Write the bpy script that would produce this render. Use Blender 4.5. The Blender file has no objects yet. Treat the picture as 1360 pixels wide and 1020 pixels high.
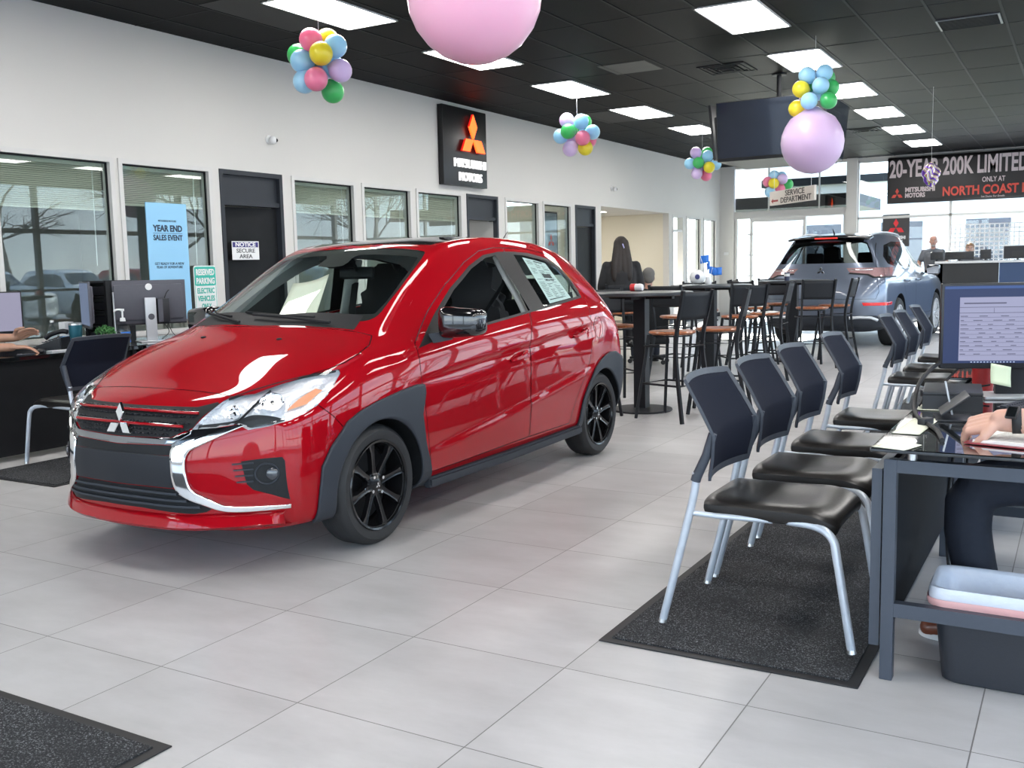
import bpy, bmesh, math, random
import numpy as np
from mathutils import Vector as V, Matrix as M
from mathutils.bvhtree import BVHTree
random.seed(7)
PI = math.pi
C = bpy.context.scene.collection
R = math.radians

# ---------------------------------------------------------------- materials
MATS = {}
def pm(name, col, rough=0.5, metal=0.0, coat=0.0, spec=0.5, emis=None, es=0.0, noise=None, bump=0.0, scale=20.0, trans=0.0, ior=1.5, aniso=0.0, sheen=0.0):
    """principled material; noise = second colour mixed in by a noise texture"""
    if name in MATS: return MATS[name]
    m = bpy.data.materials.new(name); m.use_nodes = True
    nt = m.node_tree; b = nt.nodes['Principled BSDF']
    c4 = (*col, 1.0)
    b.inputs['Base Color'].default_value = c4
    b.inputs['Roughness'].default_value = rough
    b.inputs['Metallic'].default_value = metal
    b.inputs['Coat Weight'].default_value = coat
    b.inputs['Coat Roughness'].default_value = 0.02
    b.inputs['Specular IOR Level'].default_value = spec
    b.inputs['Transmission Weight'].default_value = trans
    b.inputs['IOR'].default_value = ior
    b.inputs['Sheen Weight'].default_value = sheen
    if emis:
        b.inputs['Emission Color'].default_value = (*emis, 1); b.inputs['Emission Strength'].default_value = es
    if noise or bump:
        tc = nt.nodes.new('ShaderNodeTexCoord'); n = nt.nodes.new('ShaderNodeTexNoise')
        n.inputs['Scale'].default_value = scale; n.inputs['Detail'].default_value = 4
        nt.links.new(tc.outputs['Object'], n.inputs['Vector'])
        if noise:
            mx = nt.nodes.new('ShaderNodeMix'); mx.data_type = 'RGBA'
            mx.inputs[6].default_value = c4; mx.inputs[7].default_value = (*noise, 1)
            nt.links.new(n.outputs['Fac'], mx.inputs[0]); nt.links.new(mx.outputs[2], b.inputs['Base Color'])
        if bump:
            bp = nt.nodes.new('ShaderNodeBump'); bp.inputs['Strength'].default_value = bump; bp.inputs['Distance'].default_value = 0.01
            nt.links.new(n.outputs['Fac'], bp.inputs['Height']); nt.links.new(bp.outputs['Normal'], b.inputs['Normal'])
    MATS[name] = m
    return m

def glass_mat(name, tint=(1, 1, 1), ior=1.5, rough=0.0, refl=(1, 1, 1)):
    """thin pane: clear view mixed with a mirror by Fresnel"""
    if name in MATS: return MATS[name]
    m = bpy.data.materials.new(name); m.use_nodes = True
    nt = m.node_tree; nt.nodes.clear()
    out = nt.nodes.new('ShaderNodeOutputMaterial'); mix = nt.nodes.new('ShaderNodeMixShader')
    t = nt.nodes.new('ShaderNodeBsdfTransparent'); g = nt.nodes.new('ShaderNodeBsdfGlossy')
    t.inputs['Color'].default_value = (*tint, 1); g.inputs['Roughness'].default_value = rough
    g.inputs['Color'].default_value = (*refl, 1)
    # Schlick reflectance that is the same from both sides of the pane
    geo = nt.nodes.new('ShaderNodeNewGeometry'); dp = nt.nodes.new('ShaderNodeVectorMath'); dp.operation = 'DOT_PRODUCT'
    nt.links.new(geo.outputs['Incoming'], dp.inputs[0]); nt.links.new(geo.outputs['Normal'], dp.inputs[1])
    def mth(op, a, v=None, rev=False):
        n = nt.nodes.new('ShaderNodeMath'); n.operation = op; n.use_clamp = op == 'SUBTRACT'
        nt.links.new(a, n.inputs[1 if rev else 0])
        if v is not None: n.inputs[0 if rev else 1].default_value = v
        return n.outputs[0]
    f0 = ((ior - 1) / (ior + 1)) ** 2
    fac = mth('ADD', mth('MULTIPLY', mth('POWER', mth('SUBTRACT', mth('ABSOLUTE', dp.outputs['Value']), 1.0, True), 5.0), 1 - f0), f0)
    nt.links.new(fac, mix.inputs[0]); nt.links.new(t.outputs[0], mix.inputs[1]); nt.links.new(g.outputs[0], mix.inputs[2])
    nt.links.new(mix.outputs[0], out.inputs[0])
    MATS[name] = m
    return m

def emit_mat(name, col, s):
    return pm(name, (0.0, 0.0, 0.0), 0.6, emis=col, es=s)

# ---------------------------------------------------------------- geometry
def nb(): return bmesh.new()
def box(bm, c, s, bev=0.0, rot=None, seg=2):
    mt = M.Translation(c) @ (rot.to_4x4() if rot is not None else M()) @ M.Diagonal((s[0], s[1], s[2], 1))
    r = bmesh.ops.create_cube(bm, size=1.0, matrix=mt)
    if bev:
        es = list({e for v in r['verts'] for e in v.link_edges})
        bmesh.ops.bevel(bm, geom=es, offset=min(bev, min(s) * .45), segments=seg, affect='EDGES', profile=0.6)
    return r['verts']
def box2(bm, a, b, bev=0.0, seg=2):
    return box(bm, [(a[i] + b[i]) / 2 for i in range(3)], [abs(b[i] - a[i]) for i in range(3)], bev, None, seg)
def frame_of(d):
    d = V(d).normalized(); u = d.orthogonal().normalized() if abs(d.z) > .99 else d.cross(V((0, 0, 1))).normalized()
    return d, u, u.cross(d).normalized()
def cyl(bm, a, b, r, r2=None, n=16, cap=True):
    a, b = V(a), V(b); r2 = r if r2 is None else r2
    d, u, w = frame_of(b - a)
    A = [bm.verts.new(a + r * (math.cos(t) * u + math.sin(t) * w)) for t in [2 * PI * i / n for i in range(n)]]
    B = [bm.verts.new(b + r2 * (math.cos(t) * u + math.sin(t) * w)) for t in [2 * PI * i / n for i in range(n)]]
    for i in range(n):
        bm.faces.new((A[i], A[(i + 1) % n], B[(i + 1) % n], B[i]))
    if cap:
        bm.faces.new(A[::-1]); bm.faces.new(B)
def smooth_path(pts, k=6, closed=False):
    """Catmull-Rom through the points"""
    P = [V(p) for p in pts]; n = len(P); out = []
    rng = n if closed else n - 1
    for i in range(rng):
        p0 = P[(i - 1) % n] if closed or i > 0 else 2 * P[0] - P[1]
        p1, p2 = P[i % n], P[(i + 1) % n]
        p3 = P[(i + 2) % n] if closed or i + 2 < n else 2 * P[-1] - P[-2]
        for j in range(k):
            t = j / k
            out.append(0.5 * ((2 * p1) + (p2 - p0) * t + (2 * p0 - 5 * p1 + 4 * p2 - p3) * t * t + (3 * p1 - p0 - 3 * p2 + p3) * t ** 3))
    if not closed: out.append(P[-1])
    return out
def tube(bm, pts, r, n=10, closed=False, cap=True, sq=None):
    """round (or sq=(w,h) rectangular) tube along points"""
    P = [V(p) for p in pts]; rings = []
    m = len(P); prev = None
    for i, p in enumerate(P):
        if closed: d = P[(i + 1) % m] - P[i - 1]
        else: d = P[min(i + 1, m - 1)] - P[max(i - 1, 0)]
        d.normalize()
        if prev is None:
            _, u, w = frame_of(d)
        else:
            u = prev - d * prev.dot(d)
            u.normalize(); w = u.cross(d).normalized()
        prev = u
        rr = r[i] if isinstance(r, (list, tuple)) else r
        if sq:
            offs = [(sq[0] / 2, sq[1] / 2), (-sq[0] / 2, sq[1] / 2), (-sq[0] / 2, -sq[1] / 2), (sq[0] / 2, -sq[1] / 2)]
            rings.append([bm.verts.new(p + a * u + b * w) for a, b in offs])
        else:
            rings.append([bm.verts.new(p + rr * (math.cos(t) * u + math.sin(t) * w)) for t in [2 * PI * k / n for k in range(n)]])
    q = len(rings[0])
    for i in range(m if closed else m - 1):
        A, B = rings[i], rings[(i + 1) % m]
        for k in range(q):
            bm.faces.new((A[k], A[(k + 1) % q], B[(k + 1) % q], B[k]))
    if cap and not closed:
        bm.faces.new(rings[0][::-1]); bm.faces.new(rings[-1])
def lathe(bm, prof, n=24, c=(0, 0, 0), axis='z', close=True):
    """profile [(r,h)...] turned about the axis"""
    c = V(c); rings = []
    def pt(r, h, t):
        a, b = r * math.cos(t), r * math.sin(t)
        return c + (V((a, b, h)) if axis == 'z' else V((h, a, b)) if axis == 'x' else V((b, h, a)))
    for r, h in prof:
        if r < 1e-5: rings.append([bm.verts.new(pt(0, h, 0))])
        else: rings.append([bm.verts.new(pt(r, h, 2 * PI * k / n)) for k in range(n)])
    for A, B in zip(rings, rings[1:]):
        for k in range(n):
            a, b = A[k % len(A)], A[(k + 1) % len(A)]; c2, d = B[(k + 1) % len(B)], B[k % len(B)]
            f = []
            for v in (a, b, c2, d):
                if v not in f: f.append(v)
            if len(f) > 2: bm.faces.new(f)
    if close:
        if len(rings[0]) > 1: bm.faces.new(rings[0][::-1])
        if len(rings[-1]) > 1: bm.faces.new(rings[-1])
def prism(bm, poly, d0, d1, plane='xy', bev=0.0):
    """polygon extruded between d0 and d1 along the third axis"""
    def pt(a, b, d): return {'xy': V((a, b, d)), 'xz': V((a, d, b)), 'yz': V((d, a, b))}[plane]
    A = [bm.verts.new(pt(a, b, d0)) for a, b in poly]; B = [bm.verts.new(pt(a, b, d1)) for a, b in poly]
    n = len(poly); fs = []
    for i in range(n): fs.append(bm.faces.new((A[i], A[(i + 1) % n], B[(i + 1) % n], B[i])))
    fs.append(bm.faces.new(A[::-1])); fs.append(bm.faces.new(B))
    if bev:
        es = list(set(list(fs[-1].edges) + list(fs[-2].edges)))
        bmesh.ops.bevel(bm, geom=es, offset=bev, segments=2, affect='EDGES')
    return fs
def grid(bm, f, nu, nv, closed_u=False):
    """surface from f(u,v), u,v in 0..1"""
    vs = [[bm.verts.new(f(i / nu, j / nv)) for j in range(nv + 1)] for i in range(nu + (0 if closed_u else 1))]
    n = len(vs)
    for i in range(nu):
        for j in range(nv):
            bm.faces.new((vs[i][j], vs[(i + 1) % n][j], vs[(i + 1) % n][j + 1], vs[i][j + 1]))
    return vs
def ball(bm, c, r, n=16, sc=(1, 1, 1), rot=None):
    mt = M.Translation(c) @ (rot.to_4x4() if rot is not None else M()) @ M.Diagonal((r * sc[0], r * sc[1], r * sc[2], 1))
    bmesh.ops.create_uvsphere(bm, u_segments=n, v_segments=max(6, n // 2), radius=1.0, matrix=mt)
def rrect(x0, y0, x1, y1, r, k=4):
    o = []
    for cx, cy, a in ((x1 - r, y1 - r, 0), (x0 + r, y1 - r, 90), (x0 + r, y0 + r, 180), (x1 - r, y0 + r, 270)):
        for i in range(k + 1):
            t = R(a + 90 * i / k); o.append((cx + r * math.cos(t), cy + r * math.sin(t)))
    return o

# ---------------------------------------------------------------- objects
def obj(name, bm, mat, parent=None, smooth=None, loc=None, solid=0.0, sub=0, label=None):
    """one mesh object; smooth = angle in degrees"""
    me = bpy.data.meshes.new(name)
    if isinstance(bm, bmesh.types.BMesh):
        bmesh.ops.recalc_face_normals(bm, faces=bm.faces)
        bm.to_mesh(me); bm.free()
    else: me = bm
    o = bpy.data.objects.new(name, me); C.objects.link(o)
    for m in (mat if isinstance(mat, (list, tuple)) else [mat]):
        me.materials.append(m)
    if smooth:
        me.polygons.foreach_set('use_smooth', [True] * len(me.polygons))
        if smooth < 170: me.set_sharp_from_angle(angle=R(smooth))
    if parent is not None: o.parent = parent
    if loc is not None: o.location = loc
    if solid:
        md = o.modifiers.new('solid', 'SOLIDIFY'); md.thickness = solid; md.offset = 0
    if sub:
        md = o.modifiers.new('sub', 'SUBSURF'); md.levels = md.render_levels = sub
    if label: o['label'] = label
    return o
def thing(name, label, cat, loc=(0, 0, 0), rz=0.0, group=None):
    o = bpy.data.objects.new(name, None); C.objects.link(o)
    o.empty_display_size = .1
    o.location = loc; o.rotation_euler = (0, 0, rz); o['label'] = label; o['category'] = cat
    if group: o['group'] = group
    return o
def tag(o, label, cat, group=None, kind=None):
    o['label'] = label; o['category'] = cat
    if group: o['group'] = group
    if kind: o['kind'] = kind
    return o
def struct(name, bm, mat, parent=None, smooth=None, label=None):
    o = obj(name, bm, mat, parent, smooth)
    if parent is None: o['kind'] = 'structure'
    if label: o['label'] = label
    return o
def dup(root, loc, rz=None, label=None, group=None):
    r = root.copy(); C.objects.link(r); r.location = loc
    if rz is not None: r.rotation_euler = (0, 0, rz)
    if label: r['label'] = label
    if group: r['group'] = group
    for ch in root.children:
        c = ch.copy(); C.objects.link(c); c.parent = r
        for g in ch.children:
            d = g.copy(); C.objects.link(d); d.parent = c
    return r
def text_bm(s, size, depth=0.002, bold=0.0, width=None, mt=None, align='CENTER', shear=0.0, sx=1.0, line=0.95):
    """lettering as a bmesh in the xz plane facing -y, centred"""
    cu = bpy.data.curves.new('txt', 'FONT'); cu.body = s; cu.size = size; cu.extrude = depth / 2; cu.offset = bold; cu.align_x = align
    cu.align_y = 'CENTER'; cu.space_line = line; cu.resolution_u = 3; cu.shear = shear
    o = bpy.data.objects.new('txt', cu); C.objects.link(o)
    dg = bpy.context.evaluated_depsgraph_get(); me = bpy.data.meshes.new_from_object(o.evaluated_get(dg))
    bpy.data.objects.remove(o); bpy.data.curves.remove(cu)
    bm = bmesh.new(); bm.from_mesh(me); bpy.data.meshes.remove(me)
    if width and bm.verts:
        xs = [v.co.x for v in bm.verts]; sx = width / (max(xs) - min(xs)); cx = (max(xs) + min(xs)) / 2 if align == 'CENTER' else min(xs)
        for v in bm.verts: v.co.x = (v.co.x - cx)
    for v in bm.verts: v.co.x *= sx
    bm.transform(M.Rotation(PI / 2, 4, 'X'))
    if mt is not None: bm.transform(mt)
    return bm
def join_bm(dst, src):
    me = bpy.data.meshes.new('t'); src.to_mesh(me); src.free(); dst.from_mesh(me); bpy.data.meshes.remove(me)
def diamonds(bm, s, d, mt):
    """three diamond emblem of overall height ~1.73 s in the xz plane, thickness d"""
    b2 = bmesh.new()
    def rh(ang):
        t = V((math.cos(ang), math.sin(ang))); n = V((-t.y, t.x))
        return [(0, 0), tuple(t * s * .5 + n * s * .288), tuple(t * s), tuple(t * s * .5 - n * s * .288)]
    for a in (90, 210, 330):
        p = rh(R(a)); o = V((math.cos(R(a)), math.sin(R(a)))) * s * .02
        prism(b2, [(q[0] + o.x, q[1] + o.y) for q in p], -d, 0, 'xz')
    b2.transform(mt); join_bm(bm, b2)
def xf(loc, rz=0.0, rx=0.0, ry=0.0):
    return M.Translation(loc) @ M.Rotation(rz, 4, 'Z') @ M.Rotation(ry, 4, 'Y') @ M.Rotation(rx, 4, 'X')
# ---------------------------------------------------------------- camera, world, render look
SC = bpy.context.scene
def make_camera():
    yaw, pitch, roll = -.5268, -.1165, -.0213
    fw = V((math.sin(yaw) * math.cos(pitch), math.cos(yaw) * math.cos(pitch), math.sin(pitch)))
    r0 = V((math.cos(yaw), -math.sin(yaw), 0)); u0 = r0.cross(fw)
    r = r0 * math.cos(roll) + u0 * math.sin(roll); u = r.cross(fw)
    cd = bpy.data.cameras.new('camera'); cd.sensor_width = 36; cd.lens = 1307.006 / 1360 * 36; cd.clip_start = .05; cd.clip_end = 500
    o = bpy.data.objects.new('camera', cd); C.objects.link(o)
    o.matrix_world = M(((r.x, u.x, -fw.x, 3.2108), (r.y, u.y, -fw.y, -2.1248), (r.z, u.z, -fw.z, 1.2902), (0, 0, 0, 1)))
    cd.dof.use_dof = True; cd.dof.focus_distance = 5.0; cd.dof.aperture_fstop = 22
    SC.camera = o
make_camera()
SC.view_settings.view_transform = 'Standard'; SC.view_settings.look = 'None'; SC.view_settings.gamma = 1; SC.view_settings.use_curve_mapping = False
SC.view_settings.exposure = 0.5
SC.cycles.use_denoising = True
SC.cycles.max_bounces = 10; SC.cycles.transparent_max_bounces = 24; SC.cycles.diffuse_bounces = 5; SC.cycles.glossy_bounces = 5
SC.cycles.sample_clamp_indirect = 6.0
SC.cycles.caustics_reflective = False; SC.cycles.caustics_refractive = False
def make_world():
    w = bpy.data.worlds.new('sky'); SC.world = w; w.use_nodes = True
    nt = w.node_tree; nt.nodes.clear()
    out = nt.nodes.new('ShaderNodeOutputWorld'); bg = nt.nodes.new('ShaderNodeBackground')
    tc = nt.nodes.new('ShaderNodeTexCoord'); sep = nt.nodes.new('ShaderNodeSeparateXYZ'); rp = nt.nodes.new('ShaderNodeValToRGB')
    nt.links.new(tc.outputs['Generated'], sep.inputs[0]); nt.links.new(sep.outputs['Z'], rp.inputs['Fac'])
    e = rp.color_ramp.elements
    e[0].position = 0.0; e[0].color = (.75, .82, .90, 1); e[1].position = .5; e[1].color = (.28, .48, .85, 1)
    x = e.new(.12); x.color = (.60, .74, .92, 1)
    # thin cloud
    nz = nt.nodes.new('ShaderNodeTexNoise'); nz.inputs['Scale'].default_value = 3.0; nz.inputs['Detail'].default_value = 6
    mp = nt.nodes.new('ShaderNodeMapping'); mp.inputs['Scale'].default_value = (1, 1, 3)
    nt.links.new(tc.outputs['Generated'], mp.inputs[0]); nt.links.new(mp.outputs[0], nz.inputs['Vector'])
    cr = nt.nodes.new('ShaderNodeValToRGB'); cr.color_ramp.elements[0].position = .45; cr.color_ramp.elements[1].position = .7
    nt.links.new(nz.outputs['Fac'], cr.inputs[0])
    mx = nt.nodes.new('ShaderNodeMix'); mx.data_type = 'RGBA'; mx.inputs[7].default_value = (.95, .97, 1, 1)
    nt.links.new(cr.outputs[0], mx.inputs[0]); nt.links.new(rp.outputs[0], mx.inputs[6]); nt.links.new(mx.outputs[2], bg.inputs[0])
    bg.inputs[1].default_value = 4.6
    nt.links.new(bg.outputs[0], out.inputs[0])
make_world()
def make_sun():
    l = bpy.data.lights.new('sun', 'SUN'); l.energy = 20; l.angle = R(.6); l.color = (1, .95, .86)
    o = bpy.data.objects.new('sun', l); C.objects.link(o)
    d = V((.28, -1, -.47))      # travel direction: in through the back storefront
    o.rotation_euler = d.to_track_quat('-Z', 'Y').to_euler()
make_sun()
# ---------------------------------------------------------------- shared materials
M_RED = pm('red_car_paint', (.34, .003, .009), .42, metal=.15, coat=.85, spec=.0, noise=(.31, .003, .008), scale=400)
M_BLKGLOSS = pm('black_gloss_paint', (.006, .006, .007), .12, coat=1.0, noise=(.008, .008, .009), scale=50)
M_PLASTIC = pm('grey_black_plastic', (.024, .029, .038), .55, spec=.35, noise=(.029, .034, .044), bump=.05, scale=180)
M_BLACK = pm('matt_black_plastic', (.008, .009, .011), .55, spec=.25, noise=(.014, .015, .017), scale=90)
M_CHROME = pm('chrome', (.86, .87, .88), .06, 1.0, noise=(.84, .85, .86), scale=40)
M_TYRE = pm('tyre_rubber', (.014, .015, .017), .62, noise=(.02, .021, .023), bump=.1, scale=120)
M_SEAT = pm('black_seat_cloth', (.010, .010, .012), .9, noise=(.016, .016, .018), bump=.2, scale=220, sheen=.15)
M_LINER = pm('grey_headliner', (.52, .53, .51), .85, noise=(.48, .49, .47), scale=60)
M_DASH = pm('dark_dashboard', (.014, .017, .018), .6, noise=(.018, .021, .022), bump=.1, scale=200)
M_CARGLASS = glass_mat('car_window_glass', (.88, .95, .92), 1.52)
M_LENS = glass_mat('lamp_lens', (.97, .98, 1.0), 1.5)
M_REFL = pm('lamp_reflector', (.93, .95, .97), .26, .55, noise=(.97, .98, 1.0), scale=45, bump=.5)
M_AMBER = pm('amber_lens', (.88, .42, .26), .15, coat=1, noise=(.85, .34, .16), scale=90)
M_TAIL = pm('red_lens', (.45, .008, .01), .12, coat=1, noise=(.55, .01, .015), scale=60)
M_PAPER = pm('white_paper', (.82, .82, .80), .7, noise=(.78, .78, .76), scale=9)
M_INK = pm('printed_ink', (.05, .05, .055), .7, noise=(.07, .07, .075), scale=40)
M_RUBBER = pm('black_rubber_edge', (.010, .010, .012), .6, noise=(.015, .015, .017), scale=50)
M_STEEL = pm('steel_glide', (.6, .6, .6), .3, 1.0, noise=(.55, .55, .55), scale=40)
M_MONITOR = pm('black_monitor_plastic', (.012, .013, .017), .4, noise=(.016, .017, .022), scale=60)
M_SILVER = pm('silver_plastic', (.60, .62, .65), .35, .3, noise=(.56, .58, .61), scale=30)
M_BLACKTRIM = pm('black_window_trim', (.010, .010, .011), .4, spec=.3, noise=(.014, .013, .013), scale=60)
M_ALLOY = pm('black_alloy', (.005, .005, .006), .22, spec=.35, coat=.25, noise=(.007, .007, .008), scale=50)
# ---------------------------------------------------------------- room shell
XL, YB, XR, YF, H = -4.69, 22.0, 7.6, -6.5, 3.66
def floor_mat():
    m = bpy.data.materials.new('porcelain_tile'); m.use_nodes = True
    nt = m.node_tree; b = nt.nodes['Principled BSDF']; L = nt.links.new
    tc = nt.nodes.new('ShaderNodeTexCoord'); sep = nt.nodes.new('ShaderNodeSeparateXYZ'); L(tc.outputs['Object'], sep.inputs[0])
    def mth(op, a, bb=None, v=None):
        n = nt.nodes.new('ShaderNodeMath'); n.operation = op
        L(a, n.inputs[0])
        if bb is not None: L(bb, n.inputs[1])
        if v is not None: n.inputs[1].default_value = v
        return n.outputs[0]
    fx = mth('DIVIDE', sep.outputs[0], v=.6); fy = mth('DIVIDE', sep.outputs[1], v=.6)
    gx = mth('ABSOLUTE', mth('SUBTRACT', mth('FRACT', mth('ADD', fx, v=.5)), v=.5)); gy = mth('ABSOLUTE', mth('SUBTRACT', mth('FRACT', mth('ADD', fy, v=.5)), v=.5))
    g = mth('LESS_THAN', mth('MINIMUM', gx, gy), v=.0032)
    cell = nt.nodes.new('ShaderNodeCombineXYZ'); L(mth('FLOOR', fx), cell.inputs[0]); L(mth('FLOOR', fy), cell.inputs[1])
    wn = nt.nodes.new('ShaderNodeTexWhiteNoise'); wn.noise_dimensions = '3D'; L(cell.outputs[0], wn.inputs[0])
    off = nt.nodes.new('ShaderNodeVectorMath'); off.operation = 'MULTIPLY_ADD'; L(wn.outputs[1], off.inputs[0]); off.inputs[1].default_value = (40, 40, 40); L(tc.outputs['Object'], off.inputs[2])
    mp = nt.nodes.new('ShaderNodeMapping'); mp.inputs['Scale'].default_value = (1.0, 2.2, 1); L(off.outputs[0], mp.inputs[0])
    n1 = nt.nodes.new('ShaderNodeTexNoise'); n1.inputs['Scale'].default_value = 2.2; n1.inputs['Detail'].default_value = 8; n1.inputs['Roughness'].default_value = .6; L(mp.outputs[0], n1.inputs['Vector'])
    cr = nt.nodes.new('ShaderNodeValToRGB'); L(n1.outputs['Fac'], cr.inputs[0])
    cr.color_ramp.elements[0].position = .3; cr.color_ramp.elements[0].color = (.385, .380, .382, 1)
    cr.color_ramp.elements[1].position = .7; cr.color_ramp.elements[1].color = (.505, .498, .502, 1)
    hv = nt.nodes.new('ShaderNodeHueSaturation'); L(cr.outputs[0], hv.inputs['Color'])
    vv = mth('ADD', mth('MULTIPLY', wn.outputs[0], v=.12), v=.94); L(vv, hv.inputs['Value'])
    mx = nt.nodes.new('ShaderNodeMix'); mx.data_type = 'RGBA'; L(g, mx.inputs[0]); L(hv.outputs[0], mx.inputs[6]); mx.inputs[7].default_value = (.13, .125, .12, 1)
    L(mx.outputs[2], b.inputs['Base Color'])
    rr = mth('ADD', mth('MULTIPLY', n1.outputs['Fac'], v=.16), v=.26); L(rr, b.inputs['Roughness'])
    bp = nt.nodes.new('ShaderNodeBump'); bp.inputs['Strength'].default_value = .25; bp.inputs['Distance'].default_value = .002; bp.invert = True
    L(g, bp.inputs['Height']); L(bp.outputs[0], b.inputs['Normal'])
    return m
def ceil_mat():
    m = bpy.data.materials.new('black_ceiling_tile'); m.use_nodes = True
    nt = m.node_tree; b = nt.nodes['Principled BSDF']; L = nt.links.new
    b.inputs['Roughness'].default_value = .55; b.inputs['Specular IOR Level'].default_value = .05
    tc = nt.nodes.new('ShaderNodeTexCoord'); n = nt.nodes.new('ShaderNodeTexNoise'); n.inputs['Scale'].default_value = 60; L(tc.outputs['Object'], n.inputs['Vector'])
    cr = nt.nodes.new('ShaderNodeValToRGB'); cr.color_ramp.elements[0].color = (.006, .0066, .0076, 1); cr.color_ramp.elements[1].color = (.011, .0118, .0132, 1)
    L(n.outputs['Fac'], cr.inputs[0]); L(cr.outputs[0], b.inputs['Base Color'])
    return m
M_FLOOR = floor_mat(); M_CEIL = ceil_mat()
M_WALL = pm('warm_white_paint', (.64, .625, .60), .75, noise=(.61, .595, .57), scale=1.2)
M_FRAME = pm('pale_grey_frame', (.62, .61, .59), .45, noise=(.58, .57, .56), scale=6)
M_DARKPAINT = pm('charcoal_paint', (.022, .026, .034), .5, spec=.3, noise=(.028, .032, .040), scale=8)
M_BLACKDOOR = pm('black_door_paint', (.006, .0065, .008), .55, spec=.2, noise=(.013, .014, .016), scale=8)
M_GLASS = glass_mat('office_glass', (.84, .90, .88), 1.5)
M_OUTGLASS = glass_mat('storefront_glass', (.95, .98, .97), 1.5)
M_OFFICE = pm('office_paint', (.42, .425, .42), .8, noise=(.33, .33, .32), scale=2)
M_CREAM = pm('cream_paint', (.76, .71, .60), .8, noise=(.72, .67, .56), scale=2)
M_TBAR = pm('ceiling_grid_bar', (.015, .0165, .019), .55, spec=.1, noise=(.02, .022, .025), scale=30)
M_SIGNWHITE = pm('white_plastic', (.8, .8, .8), .4, noise=(.76, .76, .76), scale=10)

def wall_cells(bm, u0, u1, z0, z1, holes, place):
    us = sorted({u0, u1, *[h[0] for h in holes], *[h[1] for h in holes]}); us = [u for u in us if u0 <= u <= u1]
    for a, b in zip(us, us[1:]):
        hs = sorted([(h[2], h[3]) for h in holes if h[0] <= a + 1e-6 and h[1] >= b - 1e-6]); z = z0
        for h in hs:
            if h[0] > z + 1e-6: place(bm, a, b, z, h[0])
            z = max(z, h[1])
        if z < z1 - 1e-6: place(bm, a, b, z, z1)

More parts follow.
